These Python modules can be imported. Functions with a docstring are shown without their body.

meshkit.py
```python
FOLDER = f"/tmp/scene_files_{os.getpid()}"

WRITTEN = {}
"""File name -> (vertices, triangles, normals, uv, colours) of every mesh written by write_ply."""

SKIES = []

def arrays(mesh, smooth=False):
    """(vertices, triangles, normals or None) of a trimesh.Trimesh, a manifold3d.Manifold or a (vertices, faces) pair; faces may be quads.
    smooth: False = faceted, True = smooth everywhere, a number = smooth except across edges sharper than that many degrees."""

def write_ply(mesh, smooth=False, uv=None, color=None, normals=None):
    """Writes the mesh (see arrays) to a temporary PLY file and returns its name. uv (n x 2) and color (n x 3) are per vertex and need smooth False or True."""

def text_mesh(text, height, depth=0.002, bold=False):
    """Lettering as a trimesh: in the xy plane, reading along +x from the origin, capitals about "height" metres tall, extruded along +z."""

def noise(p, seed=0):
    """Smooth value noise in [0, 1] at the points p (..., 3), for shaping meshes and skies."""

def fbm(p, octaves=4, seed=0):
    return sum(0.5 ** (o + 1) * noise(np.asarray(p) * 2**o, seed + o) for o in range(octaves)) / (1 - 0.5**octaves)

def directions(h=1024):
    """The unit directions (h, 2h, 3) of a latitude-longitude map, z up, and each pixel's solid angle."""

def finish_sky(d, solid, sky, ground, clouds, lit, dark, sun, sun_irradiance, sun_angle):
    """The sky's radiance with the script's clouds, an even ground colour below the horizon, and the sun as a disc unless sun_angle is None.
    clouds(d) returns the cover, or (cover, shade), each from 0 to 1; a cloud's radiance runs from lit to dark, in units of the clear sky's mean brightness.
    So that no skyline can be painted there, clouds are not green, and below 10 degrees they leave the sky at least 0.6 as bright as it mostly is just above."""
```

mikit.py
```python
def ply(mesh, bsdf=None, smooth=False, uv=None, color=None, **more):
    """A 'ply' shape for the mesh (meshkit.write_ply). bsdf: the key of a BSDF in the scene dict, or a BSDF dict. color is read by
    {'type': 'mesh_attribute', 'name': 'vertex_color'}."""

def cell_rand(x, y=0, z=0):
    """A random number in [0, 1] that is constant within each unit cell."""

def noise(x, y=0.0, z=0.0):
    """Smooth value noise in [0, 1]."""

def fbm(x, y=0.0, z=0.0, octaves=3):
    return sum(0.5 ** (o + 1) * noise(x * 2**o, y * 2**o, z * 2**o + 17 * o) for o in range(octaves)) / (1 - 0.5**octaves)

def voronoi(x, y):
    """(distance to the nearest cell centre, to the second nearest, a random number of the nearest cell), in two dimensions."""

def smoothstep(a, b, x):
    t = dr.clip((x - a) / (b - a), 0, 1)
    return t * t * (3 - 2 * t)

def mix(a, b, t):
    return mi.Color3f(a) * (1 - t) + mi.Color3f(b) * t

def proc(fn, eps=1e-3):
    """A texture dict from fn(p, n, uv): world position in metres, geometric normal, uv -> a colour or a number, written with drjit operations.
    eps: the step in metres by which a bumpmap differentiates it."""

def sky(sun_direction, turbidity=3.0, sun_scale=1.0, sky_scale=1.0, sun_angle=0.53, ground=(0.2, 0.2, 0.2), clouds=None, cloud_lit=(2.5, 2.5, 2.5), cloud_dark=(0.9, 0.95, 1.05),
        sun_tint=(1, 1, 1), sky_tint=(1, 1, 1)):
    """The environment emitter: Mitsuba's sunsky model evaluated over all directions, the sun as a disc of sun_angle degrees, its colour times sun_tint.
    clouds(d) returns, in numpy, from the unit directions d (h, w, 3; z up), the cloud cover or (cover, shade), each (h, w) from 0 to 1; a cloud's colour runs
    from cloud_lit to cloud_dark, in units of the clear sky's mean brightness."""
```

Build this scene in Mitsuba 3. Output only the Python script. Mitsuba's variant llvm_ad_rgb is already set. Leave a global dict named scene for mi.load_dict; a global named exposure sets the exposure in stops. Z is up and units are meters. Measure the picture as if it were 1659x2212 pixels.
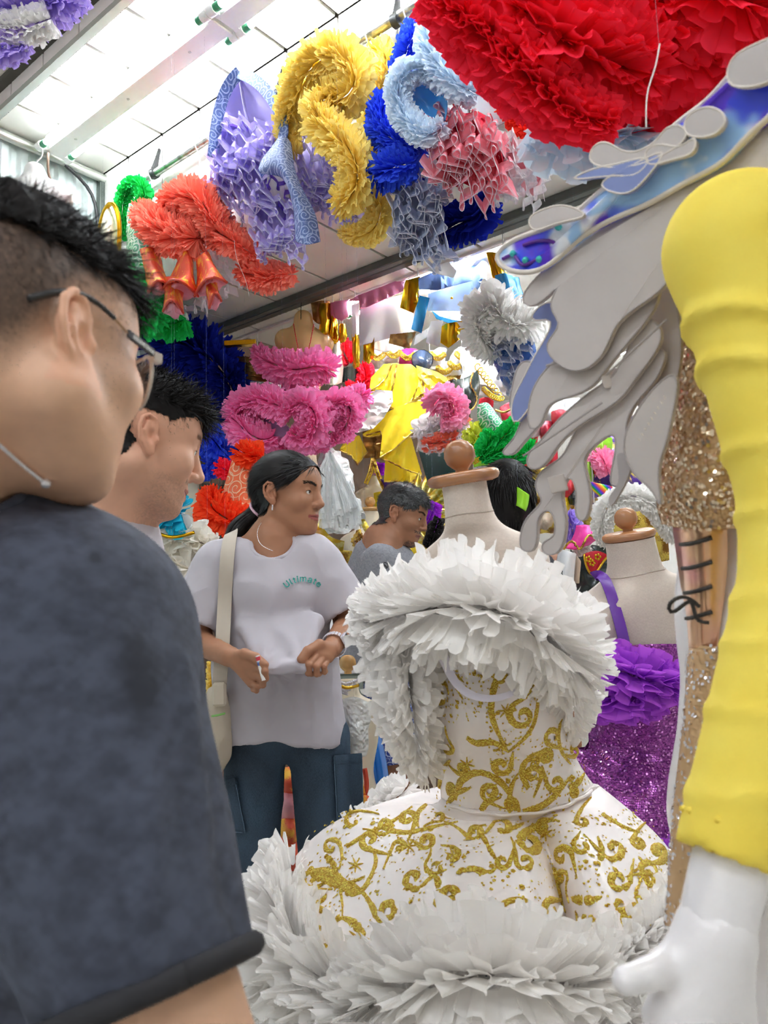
import math, random
import numpy as np, trimesh, mitsuba as mi, drjit as dr, mikit, meshkit
from mikit import noise, fbm, voronoi, cell_rand, smoothstep, mix
PI = math.pi
T = mi.ScalarTransform4f
scene, labels = {'type': 'scene'}, {}

# ---------------------------------------------------------------- camera, lights, exposure
EYE = np.array([0.0, 0.0, 1.35])
# rows: camera right, camera down, viewing direction; columns: world X (along the lamps), Y (into the stall), Z up
CAM = np.array([[0.77320631, 0.633293, -0.03304509], [-0.10128277, 0.07188339, -0.99225732], [-0.62601421, 0.77056652, 0.11972236]])
FOC = 1687.38                                    # focal length in pixels of the 1659 x 2212 frame
cam_m = np.eye(4)
cam_m[:3, 0], cam_m[:3, 1], cam_m[:3, 2], cam_m[:3, 3] = -CAM[0], -CAM[1], CAM[2], EYE
scene['camera'] = {'type': 'thinlens', 'fov': 2 * math.degrees(math.atan(829.5 / FOC)), 'fov_axis': 'x', 'to_world': T(cam_m.tolist()),
                   'aperture_radius': 0.0016, 'focus_distance': 2.2, 'near_clip': 0.05, 'far_clip': 60.0}
exposure = 0.42
TUBE, STALL_GAIN = 40.0, 1.9                                      # radiance of the fluorescent tubes
LAMPS = [(-3.28, 1.70, 3.47, 0), (-2.05, 1.70, 3.47, 0), (-0.82, 1.70, 3.47, 0), (0.41, 1.70, 3.47, 0),
         (-2.05, -0.75, 3.60, 0), (-0.6, -0.75, 3.60, 0), (0.85, -0.75, 3.60, 0), (-1.6, -2.3, 3.60, 0), (0.0, -2.3, 3.60, 0)]                # twin battens, 1.2 m along X; last two are unseen, added for frontal fill
STALL_LAMPS = [(-2.55, 2.80, 2.81, 0), (-1.3, 2.80, 2.81, 0), (-2.2, 4.4, 2.81, 0)]

# ---------------------------------------------------------------- helpers
def at(px, py, d):
    """The point of the place at the distance d (metres along the viewing axis) that the photograph shows at (px, py)."""
    return EYE + CAM.T @ np.array([(px - 829.5) / FOC, (py - 1106.0) / FOC, 1.0]) * d
FW = np.array([CAM[2, 0], CAM[2, 1], 0.0]); FW /= np.linalg.norm(FW)          # level direction away from the viewer
RT = np.array([FW[1], -FW[0], 0.0]); UP = np.array([0, 0, 1.0])               # level direction to the right
def V(u, v, w): return u * RT + v * FW + w * UP
def unit(a): a = np.asarray(a, float); return a / (np.linalg.norm(a, axis=-1, keepdims=True) + 1e-12)
used = {}
def uniq(name):
    n = used.get(name, -1) + 1; used[name] = n
    return name if n == 0 else f'{name}_{n:03d}'
def thing(name, label, cat, group=None, kind=None):
    k = uniq(name); labels[k] = {'label': label, 'category': cat}
    if group: labels[k]['group'] = group
    if kind: labels[k]['kind'] = kind
    return k
def struct(name):
    labels[name] = {'kind': 'structure'}; used[name] = 0
    return name
def part(parent, name, mesh, bsdf, smooth=True, label=None, kind=None, **kw):
    k = uniq(parent + '__' + name)
    scene[k] = mikit.ply(mesh, bsdf, smooth=smooth, **kw) if not isinstance(mesh, dict) else mesh
    if label or kind:
        labels[k] = {}
        if label: labels[k]['label'] = label
        if kind: labels[k]['kind'] = kind
    return k
def solo(name, mesh, bsdf, label, cat, smooth=True, group=None, kind=None, **kw):
    k = thing(name, label, cat, group, kind); scene[k] = mikit.ply(mesh, bsdf, smooth=smooth, **kw); return k
def join(*ms):
    vs, fs, n = [], [], 0
    for m in ms:
        v, f = (m.vertices, m.faces) if hasattr(m, 'vertices') else m
        f = np.asarray(f)
        if f.shape[1] == 4: f = np.vstack([f[:, [0, 1, 2]], f[:, [0, 2, 3]]])
        vs.append(np.asarray(v, float)); fs.append(f + n); n += len(v)
    return np.vstack(vs), np.vstack(fs)
def boxm(lo, hi, bev=0.0):
    lo, hi = np.minimum(lo, hi).astype(float), np.maximum(lo, hi).astype(float)
    if bev <= 0: m = trimesh.creation.box(extents=hi - lo); return m.vertices + (lo + hi) / 2, m.faces
    p = []
    for k in range(3):
        for s in np.ndindex(2, 2, 2):
            q = np.where(np.array(s) == 1, hi, lo); e = np.where(np.array(s) == 1, -bev, bev); e[k] = 0; p.append(q + e)
    m = trimesh.convex.convex_hull(np.array(p)); return np.array(m.vertices), np.array(m.faces)
def obox(c, ax, ay, az, bev=0.0):
    """A box about c with the half-axis vectors ax, ay, az."""
    h = [np.linalg.norm(a) for a in (ax, ay, az)]; v, f = boxm(-np.array(h), np.array(h), bev)
    B = np.array([unit(ax), unit(ay), unit(az)]); f = f if np.linalg.det(B) > 0 else f[:, ::-1]
    return v @ B + c, f
def spline(pts, n):
    """n points of a smooth curve through pts, evenly spaced."""
    from scipy.interpolate import CubicSpline
    p = np.asarray(pts, float)
    if len(p) == 2: return p[0] + (p[1] - p[0]) * np.linspace(0, 1, n)[:, None]
    closed = np.allclose(p[0], p[-1])
    t = np.r_[0, np.cumsum(np.linalg.norm(np.diff(p, axis=0), axis=1) ** 0.7 + 1e-9)]
    c = CubicSpline(t, p, bc_type='periodic' if closed else 'natural')
    q = c(np.linspace(0, t[-1], 12 * n)); s = np.r_[0, np.cumsum(np.linalg.norm(np.diff(q, axis=0), axis=1))]
    u = np.linspace(0, s[-1], n); return np.stack([np.interp(u, s, q[:, k]) for k in range(q.shape[1])], 1)
def frames(p):
    t = unit(np.gradient(p, axis=0)); n = np.zeros_like(p)
    a = np.cross(t[0], [0.3, 0.2, 0.93]); n[0] = unit(a if np.linalg.norm(a) > 1e-3 else np.cross(t[0], [1, 0, 0]))
    for i in range(1, len(p)):
        q = n[i - 1] - t[i] * (n[i - 1] @ t[i]); n[i] = q / (np.linalg.norm(q) + 1e-12)
    return t, n, np.cross(t, n)
def gridf(nu, nv, wrap_v=False):
    i, j = np.meshgrid(np.arange(nu - 1), np.arange(nv if wrap_v else nv - 1), indexing='ij'); k = (j + 1) % nv
    a, b, c, d = i * nv + j, (i + 1) * nv + j, (i + 1) * nv + k, i * nv + k
    return np.vstack([np.stack([a, b, c], -1).reshape(-1, 3), np.stack([a, c, d], -1).reshape(-1, 3)])
def sheet(P): return np.asarray(P, float).reshape(-1, 3), gridf(P.shape[0], P.shape[1])
def thick(P, t):
    """A sheet of points (n, m, 3) given the thickness t."""
    P = np.asarray(P, float); n, m = P.shape[:2]
    N = unit(np.cross(np.gradient(P, axis=0), np.gradient(P, axis=1)))
    A, B = (P + N * t / 2), (P - N * t / 2); f = gridf(n, m)
    ring = np.r_[np.arange(m), np.arange(1, n) * m + m - 1, (n - 1) * m + np.arange(m - 2, -1, -1), np.arange(n - 2, 0, -1) * m]
    r2 = np.roll(ring, -1); o = n * m
    return np.vstack([A.reshape(-1, 3), B.reshape(-1, 3)]), np.vstack([f, f[:, ::-1] + o, np.stack([ring, r2 + o, ring + o], 1), np.stack([ring, r2, r2 + o], 1)])
def loft(R, cap=True):
    """Closed rings (n, m, 3) joined to one surface."""
    R = np.asarray(R, float); n, m = R.shape[:2]; f = gridf(n, m, True)[:, ::-1]; v = R.reshape(-1, 3)
    if cap:
        i = np.arange(m); c0, c1 = len(v), len(v) + 1
        v = np.vstack([v, R[0].mean(0), R[-1].mean(0)])
        f = np.vstack([f, np.stack([(i + 1) % m, i, i * 0 + c0], 1), np.stack([(n - 1) * m + i, (n - 1) * m + (i + 1) % m, i * 0 + c1], 1)])
    return v, f
def tube(p, r, sides=8, n=None, cap=True):
    p = np.asarray(p, float); r = np.broadcast_to(np.asarray(r, float), (len(p),))
    if n: r = np.interp(np.linspace(0, 1, n), np.linspace(0, 1, len(p)), r); p = spline(p, n)
    t, a, b = frames(p); ang = np.arange(sides) * 2 * PI / sides
    return loft(p[:, None] + r[:, None, None] * (np.cos(ang)[None, :, None] * a[:, None] + np.sin(ang)[None, :, None] * b[:, None]), cap)
def ribbon(p, w, nrm, t=0.0):
    """A band of half-width w along p, lying across nrm."""
    p = np.asarray(p, float); tt = unit(np.gradient(p, axis=0)); s = unit(np.cross(tt, np.broadcast_to(nrm, p.shape)))
    w = np.broadcast_to(np.asarray(w, float), (len(p),))[:, None]
    P = np.stack([p - s * w, p + s * w], 1)
    return thick(P, t) if t else sheet(P)
def lathe(prof, c, axis=UP, sides=24):
    """prof: rows (radius, height) turned about axis through c."""
    axis = unit(axis); a = unit(np.cross(axis, [0.31, 0.17, 0.9] if abs(axis[2]) < 0.9 else [1, 0, 0])); b = np.cross(axis, a); g = np.arange(sides) * 2 * PI / sides
    prof = np.asarray(prof, float); R = c + prof[:, 1, None, None] * axis + prof[:, 0, None, None] * (np.cos(g)[None, :, None] * a + np.sin(g)[None, :, None] * b)
    return loft(R)
def ball(c, r, sub=2):
    m = trimesh.creation.icosphere(subdivisions=sub); return m.vertices * np.asarray(r) + c, m.faces
def n1(s, seed=0): return meshkit.noise(np.stack([np.asarray(s, float), np.full_like(np.asarray(s, float), seed * 7.31 + 0.5), np.zeros_like(np.asarray(s, float))], -1)) * 2 - 1

# frilled tulle: many gathered strips that stand out from a path like the hairs of a brush
def ruffle(path, r, strips=16, wl=0.014, amp=0.5, rows=3, seed=0, per=6, jag=0.12, arc=(0, 2 * PI), n0=None, inner=0.12, flop=0.0):
    rng = np.random.default_rng(seed); path = np.asarray(path, float)
    L = np.linalg.norm(np.diff(spline(path, 60), axis=0), axis=1).sum(); m = max(8, int(L / wl * per))
    p = spline(path, m); s = np.linspace(0, L, m); t, a, b = frames(p)
    if n0 is not None:
        n0 = np.broadcast_to(np.asarray(n0, float), p.shape)
        a = unit(n0 - t * (n0 * t).sum(1, keepdims=True)); b = np.cross(t, a)
    rr = np.interp(np.linspace(0, 1, m), np.linspace(0, 1, len(np.atleast_1d(r))), np.atleast_1d(r)) if np.ndim(r) else np.full(m, r)
    full = arc[1] - arc[0] > 6.2; out = []
    for j in range(strips):
        ph = arc[0] + (arc[1] - arc[0]) * (j + 0.5 * rng.random()) / (strips if full else max(strips - 1, 1)) + 0.35 * n1(s / (wl * 4), seed + j)
        e = np.cos(ph)[:, None] * a + np.sin(ph)[:, None] * b; o = -np.sin(ph)[:, None] * a + np.cos(ph)[:, None] * b
        f0 = rng.random() * 6.28; w1 = np.sin(s * 2 * PI / wl + f0 + 1.5 * n1(s / (wl * 2.5), seed + 50 + j)); w2 = np.cos(s * 2 * PI / wl * 0.5 + f0 * 3 + 2 * n1(s / (wl * 2), seed + 90 + j))
        ln = rr * (1 + jag * 2 * n1(s / (wl * 0.7), seed + 130 + j) + 0.1 * (rng.random() - 0.5)); P = []
        for k in range(rows):
            q = inner + (1 - inner) * k / (rows - 1); g = q ** 1.1
            P.append(p + e * (ln * q)[:, None] + t * (amp * wl * w1 * g)[:, None] + o * (amp * wl * 0.9 * w2 * g)[:, None] - UP * (flop * ln * q * q)[:, None])
        out.append(sheet(np.stack(P, 1)))
    return join(*out)
# a gathered flounce: hangs from the line `top` in the direction `down`, its foot swinging in folds
def flounce(top, down, h, folds, depth, seed=0, rows=5, per=10, out=None, flare=0.25, g0=0.0):
    top = np.asarray(top, float); m = int(folds * per); p = spline(top, m); s = np.linspace(0, 1, m)
    t = unit(np.gradient(p, axis=0)); d = unit(np.broadcast_to(down, p.shape)); o = unit(np.cross(t, d)) if out is None else unit(np.broadcast_to(out, p.shape))
    ph = 2 * PI * folds * s + 1.7 * n1(s * folds * 0.6, seed); P = []
    wl_ = np.linalg.norm(np.diff(p, axis=0), axis=1).sum() / folds; depth = depth * (0.75 + 0.5 * meshkit.noise(np.stack([s * folds, s * 0 + seed, s * 0], 1)))
    hh = h * (1 + 0.12 * n1(s * folds * 0.8, seed + 5))
    for k in range(rows):
        q = k / (rows - 1); g = g0 + (1 - g0) * q ** 0.8
        P.append(p + d * (hh * q)[:, None] + o * (depth * g * np.sin(ph) + flare * h * q * q)[:, None] + t * (wl_ * 0.27 * g * np.sin(2 * ph))[:, None])
    P = np.stack(P, 1); return P
# ---------------------------------------------------------------- surfaces from distance fields (bodies and clothes)
def nets(fn, xs, ys, zs):
    """A smooth mesh of the zero set of fn on the grid xs, ys, zs (the spacing may vary)."""
    X, Y, Z = np.meshgrid(xs, ys, zs, indexing='ij'); F = fn(np.stack([X, Y, Z], -1).reshape(-1, 3).astype(np.float32)).reshape(X.shape)
    S = F < 0; ax = (xs, ys, zs); n = np.array(F.shape) - 1
    acc = np.zeros((*n, 3)); cnt = np.zeros(n)
    for k in range(3):
        o = [a for a in range(3) if a != k]
        lo = [slice(None)] * 3; hi = [slice(None)] * 3; lo[k] = slice(0, -1); hi[k] = slice(1, None)
        A, B = F[tuple(lo)], F[tuple(hi)]; I = np.argwhere((A < 0) != (B < 0))
        if not len(I): continue
        fa, fb = A[tuple(I.T)], B[tuple(I.T)]; tt = fa / (fa - fb)
        pt = np.stack([ax[c][I[:, c]] for c in range(3)], 1); pt[:, k] += tt * (ax[k][I[:, k] + 1] - ax[k][I[:, k]])
        for d0, d1 in np.ndindex(2, 2):
            J = I.copy(); J[:, o[0]] -= d0; J[:, o[1]] -= d1
            ok = ((J >= 0) & (J < n)).all(1); np.add.at(acc, tuple(J[ok].T), pt[ok]); np.add.at(cnt, tuple(J[ok].T), 1)
    ids = -np.ones(n, int); act = cnt > 0; ids[act] = np.arange(act.sum()); v = acc[act] / cnt[act][:, None]; fs = []
    for k in range(3):
        o = [(k + 1) % 3, (k + 2) % 3]
        lo = [slice(None)] * 3; hi = [slice(None)] * 3; lo[k] = slice(0, -1); hi[k] = slice(1, None)
        A, B = S[tuple(lo)], S[tuple(hi)]; I = np.argwhere(A != B)
        I = I[(I[:, o[0]] > 0) & (I[:, o[1]] > 0) & (I[:, o[0]] < n[o[0]]) & (I[:, o[1]] < n[o[1]])]
        q = []
        for d0, d1 in ((1, 1), (0, 1), (0, 0), (1, 0)):
            J = I.copy(); J[:, o[0]] -= d0; J[:, o[1]] -= d1; q.append(ids[tuple(J.T)])
        q = np.stack(q, 1); inside = A[tuple(I.T)]; q[~inside] = q[~inside][:, ::-1]; fs.append(q)
    q = np.vstack(fs); return v, np.vstack([q[:, [0, 1, 2]], q[:, [0, 2, 3]]])
def axis_pts(lo, hi, h, fine=None, hf=None):
    """Grid positions from lo to hi, spaced h, and hf within the interval fine."""
    if fine is None: return np.arange(lo, hi + h, h)
    a = np.arange(fine[0], lo - h, -h)[::-1]; b = np.arange(fine[0] + hf, fine[1], hf); c = np.arange(fine[1], hi + h, h)
    return np.r_[a, b, c]
def smin(a, b, k):
    h = np.maximum(k - np.abs(a - b), 0) / k; return np.minimum(a, b) - h * h * k * 0.25
def smax(a, b, k): return -smin(-a, -b, k)
def cone(P, a, b, ra, rb):
    """Distance to a limb from a (radius ra) to b (radius rb)."""
    a, b = np.asarray(a, np.float32), np.asarray(b, np.float32); ab = b - a
    t = np.clip(((P - a) @ ab) / (ab @ ab + 1e-12), 0, 1); return np.linalg.norm(P - a - t[:, None] * ab, axis=1) - (ra + (rb - ra) * t)
def ell(P, c, r, Rm=None):
    q = P - np.asarray(c, np.float32)
    if Rm is not None: q = q @ np.asarray(Rm, np.float32).T
    r = np.asarray(r, np.float32); k0 = np.linalg.norm(q / r, axis=1); k1 = np.linalg.norm(q / (r * r), axis=1) + 1e-9; return k0 * (k0 - 1) / k1
def rot(axis, deg):
    return trimesh.transformations.rotation_matrix(math.radians(deg), axis)[:3, :3]
def wrinkle(m, amp, freq, seed=0, stretch=(1, 1, 1)):
    v, f = m; tm = trimesh.Trimesh(v, f, process=False); q = v * np.asarray(stretch) * freq
    d = (1 - np.abs(meshkit.noise(q, seed) * 2 - 1)) ** 2 - 0.4 + 0.5 * (meshkit.noise(q * 2.3, seed + 3) - 0.5)
    return v + np.array(tm.vertex_normals) * (amp * d)[:, None], f
# ---------------------------------------------------------------- materials
def rgb(*c): return {'type': 'rgb', 'value': list(c)}
def srgb(h):
    c = [int(h[i:i + 2], 16) / 255 for i in (0, 2, 4)]; return [x / 12.92 if x <= 0.04045 else ((x + 0.055) / 1.055) ** 2.4 for x in c]
def two(d): return {'type': 'twosided', 'bsdf': d}
def plain(name, col, rough=0.6, metal=0.0, **kw):
    scene[name] = two({'type': 'principled', 'base_color': rgb(*(srgb(col) if isinstance(col, str) else col)) if not isinstance(col, dict) else col, 'roughness': rough, 'metallic': metal, **kw}); return name
def thin(name, col, trans=0.7, rough=0.7, opacity=None):
    d = {'type': 'principledthin', 'base_color': rgb(*(srgb(col) if isinstance(col, str) else col)), 'roughness': rough, 'diff_trans': trans, 'spec_trans': 0.0}
    if opacity: d = {'type': 'mask', 'opacity': {'type': 'rgb', 'value': opacity}, 'bsdf': d}
    scene[name] = d; return name
def bumped(name, inner, fn, scale, eps=1e-3):
    scene[name] = two({'type': 'bumpmap', 'arbitrary': mikit.proc(fn, eps), 'scale': scale, 'bsdf': inner}); return name
def P_(col, rough=0.6, metal=0.0, **kw):
    return {'type': 'principled', 'base_color': rgb(*srgb(col)) if isinstance(col, str) else col, 'roughness': rough, 'metallic': metal, **kw}
def speck(c0, c1, sc, lo=0.45, hi=0.7, oc=3):
    a, b = srgb(c0), srgb(c1)
    return mikit.proc(lambda p, n, uv: mix(a, b, smoothstep(lo, hi, fbm(p.x * sc, p.y * sc, p.z * sc, oc))))
plain('m_panel', speck('efeee6', 'e2e0d4', 2.2), 0.25)
plain('m_panel_pink', speck('e6dcda', 'd9cdca', 3.0), 0.35)
plain('m_gap', '3a352d', 0.7)
plain('m_white_paint', 'f0efec', 0.4)
plain('m_metal_angle', 'b9bab2', 0.35, 0.6)
plain('m_pipe', speck('b5b6b0', '8d8e88', 40), 0.3, 0.9)
plain('m_black', '17181a', 0.45)
plain('m_rail', speck('4c534d', '3d433e', 9), 0.4, 0.3)
plain('m_corrugated', 'cfdcdc', 0.35)
plain('m_wall_brown', speck('6d5646', '4f3d31', 2.5), 0.8)
plain('m_wall_cream', 'dcd9d2', 0.7)
plain('m_floor', speck('b6b2ab', 'a09b93', 12), 0.4)
plain('m_green_cap', '2f7a55', 0.4)
plain('m_wood', speck('a8744c', '8c5a38', 18), 0.25, clearcoat=0.6)
plain('m_wood_light', speck('d6a868', 'c08f4f', 18), 0.3, clearcoat=0.5)
def scrolls(c0, c1, size, w=0.16):
    a, b = srgb(c0), srgb(c1)
    def fn(p, n, uv):
        x, y = (p.x * 0.773 + p.y * 0.633) / size, p.z / size
        o = mi.Float(0)
        for k, (ox, oy) in enumerate(((0, 0), (0.5, 0.47))):
            u, v = x + ox, y + oy; cx, cy = dr.floor(u), dr.floor(v); s = dr.select(cell_rand(cx, cy, k) > 0.5, 1.0, -1.0)
            dx, dy = (u - cx - 0.5) * s, v - cy - 0.5; r = dr.sqrt(dx * dx + dy * dy); t = dr.atan2(dy, dx) / (2 * PI) + cell_rand(cx, cy, 5 + k)
            f = r * 4.6 - t; f = dr.abs(f - dr.floor(f) - 0.5); o = dr.maximum(o, dr.select((f < w) & (r < 0.47) & (r > 0.06), 1.0, 0.0))
        return mix(a, b, o)
    return mikit.proc(fn)
def glit(c0, c1, size, dens=0.5):
    a, b = srgb(c0), srgb(c1)
    def fn(p, n, uv):
        x, y, z = p.x / size, p.y / size, p.z / size
        g = smoothstep(1 - dens, 1.0 - dens + 0.1, noise(p.x * 38, p.y * 38, p.z * 38) * 0.75 + 0.25 * cell_rand(x, y, z)); return mix(a, b, g)
    return mikit.proc(fn)
TUL = {}
def tul(name, col=None, trans=0.45, rough=0.8):
    if name not in TUL: TUL[name] = thin('t_' + name, col, trans, rough)
    return TUL[name]
for nm, c in dict(green='2fd46c', coral='ff9c86', yellow='ffec90', blue='4266f0', navy='1c2a9c', paleblue='e6f2fd', red='ff3a54', redneck='ff4a38', pink='ffa4d8', white='fbfaf8', lilac='cdb8f6', cream='f8f4ec', palepink='ffb4d6', orange='ff6238', teal='2ab4d4', purple='d050f0', limey='e9f06a', peach='ff9e86').items(): tul(nm, c)
thin('o_lilac', 'cfc2f6', 0.6, 0.5, 0.8); thin('o_lilac_deep', '8f6ae0', 0.5, 0.5, 0.9); thin('o_red', 'f0909f', 0.6, 0.5, 0.75); thin('o_red_deep', 'c81032', 0.5, 0.5, 0.95)
thin('o_grey', 'a6b0cc', 0.6, 0.5, 0.7); thin('o_white', 'f2f2f4', 0.7, 0.5, 0.5); thin('o_peach', 'f6a58c', 0.6, 0.5, 0.7)
plain('m_silver', 'e8e8f0', 0.25, 0.6); plain('m_gold', 'e2b53a', 0.25, 1.0); plain('m_gold_foil', 'd9a520', 0.16, 1.0)
plain('m_lilac_lining', 'b9aede', 0.45); plain('m_brocade', scrolls('4c63a0', '93a5cf', 0.055), 0.5)
plain('m_orange_glitter', glit('e2573c', 'f2b43a', 0.0016, 0.45), 0.6); plain('m_pink_lining', 'e89aa8', 0.5); plain('m_orange_edge', 'c8452c', 0.5)
plain('m_green_scroll', scrolls('5fae8c', 'e4f2ea', 0.07), 0.5); plain('m_sky_satin', '5cb4f4', 0.35); plain('m_hanger', 'e8e8e6', 0.4)
plain('m_grey_cloth', '8c94ac', 0.6); plain('m_red_satin', 'b81430', 0.45); plain('m_ivory', 'efe6cc', 0.6); plain('m_yellow_lace', speck('f7d93c', 'fff0a0', 60), 0.6)
# ================================================================ THE SETTING
STEP = 0.2755                                      # panels of the high ceiling
k = struct('floor'); scene[k] = mikit.ply(boxm([-3.5, -3.2, -0.1], [3.2, 5.3, 0.0]), 'm_floor')
def panels(holder, name, axis_lo, axis_hi, step, phase, box, bsdf, gap=0.014):
    x = axis_lo; e = phase + step * math.floor((axis_lo - phase) / step)
    while e < axis_hi:
        a, b = max(e + gap / 2, axis_lo), min(e + step - gap / 2, axis_hi)
        if b - a > 0.02: part(holder, name, boxm(*box(a, b), bev=0.002), bsdf, smooth=False)
        e += step
k = struct('ceiling')
scene[k] = mikit.ply(boxm([-3.45, 1.452, 3.566], [3.2, 2.03, 3.60]), 'm_gap')
panels(k, 'panel', -3.4, 3.1, STEP, -2.881, lambda a, b: ([a, 1.458, 3.55], [b, 2.008, 3.575]), 'm_panel')
k = struct('ceiling_front'); scene[k] = mikit.ply(boxm([-3.45, -3.2, 3.652], [3.2, 1.43, 3.70]), 'm_panel_pink')
part(k, 'seam_strip', boxm([-3.4, 1.40, 3.635], [3.2, 1.446, 3.655], 0.004), 'm_gap', smooth=False, label='dark strip along the upper edge of the panelled drop')
k = struct('wall_drop'); scene[k] = mikit.ply(boxm([-3.45, 1.450, 3.55], [3.2, 1.47, 3.66]), 'm_gap')
panels(k, 'panel', -3.4, 3.1, STEP, -2.881, lambda a, b: ([a, 1.440, 3.55], [b, 1.455, 3.65]), 'm_panel_pink', 0.010)
part(k, 'edge_strip', join(boxm([-3.4, 1.432, 3.540], [3.2, 1.462, 3.546]), boxm([-3.4, 1.432, 3.540], [3.2, 1.437, 3.565])), 'm_metal_angle', smooth=False, label='pale metal angle strip')
k = struct('wall_fascia'); scene[k] = mikit.ply(boxm([-3.45, 2.022, 2.83], [3.2, 2.05, 3.58]), 'm_gap')
panels(k, 'panel', -3.4, 3.1, STEP, -2.881, lambda a, b: ([a, 2.010, 2.82], [b, 2.026, 3.549]), 'm_white_paint', 0.009)
part(k, 'ledge', boxm([-3.4, 1.985, 3.13], [1.0, 2.012, 3.17], 0.003), 'm_white_paint', smooth=False)
LZ = 2.82
k = struct('ceiling_stall'); scene[k] = mikit.ply(boxm([-3.45, 2.03, LZ + 0.016], [1.9, 2.70, LZ + 0.05]), 'm_gap')
panels(k, 'panel', -3.4, 1.9, 0.3447, -2.305, lambda a, b: ([a, 2.012, LZ], [b, 2.69, LZ + 0.02]), 'm_panel', 0.012)
part(k, 'edge_trim', boxm([-3.4, 2.685, LZ - 0.012], [1.9, 2.71, LZ + 0.05], 0.003), 'm_panel_pink', smooth=False)
k = thing('shutter_rail', 'dark green metal shutter track under the low cream ceiling', 'rail')
for x0, x1, dy in ((-3.38, -1.82, -0.012), (-1.74, 0.9, 0.008)):
    part(k, 'track', join(boxm([x0, 2.495 + dy, LZ - 0.035], [x1, 2.530 + dy, LZ], 0.004), boxm([x0, 2.534 + dy, LZ - 0.035], [x1, 2.575 + dy, LZ], 0.004), boxm([x0, 2.50 + dy, LZ - 0.02], [x1, 2.57 + dy, LZ])), 'm_rail', smooth=False)
part(k, 'joint_plate', boxm([-1.84, 2.50, LZ - 0.022], [-1.72, 2.56, LZ], 0.004), 'm_black', smooth=False)
k = struct('ceiling_rear'); scene[k] = mikit.ply(boxm([-3.45, 2.69, 2.90], [1.9, 5.3, 2.95]), 'm_panel')
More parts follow.
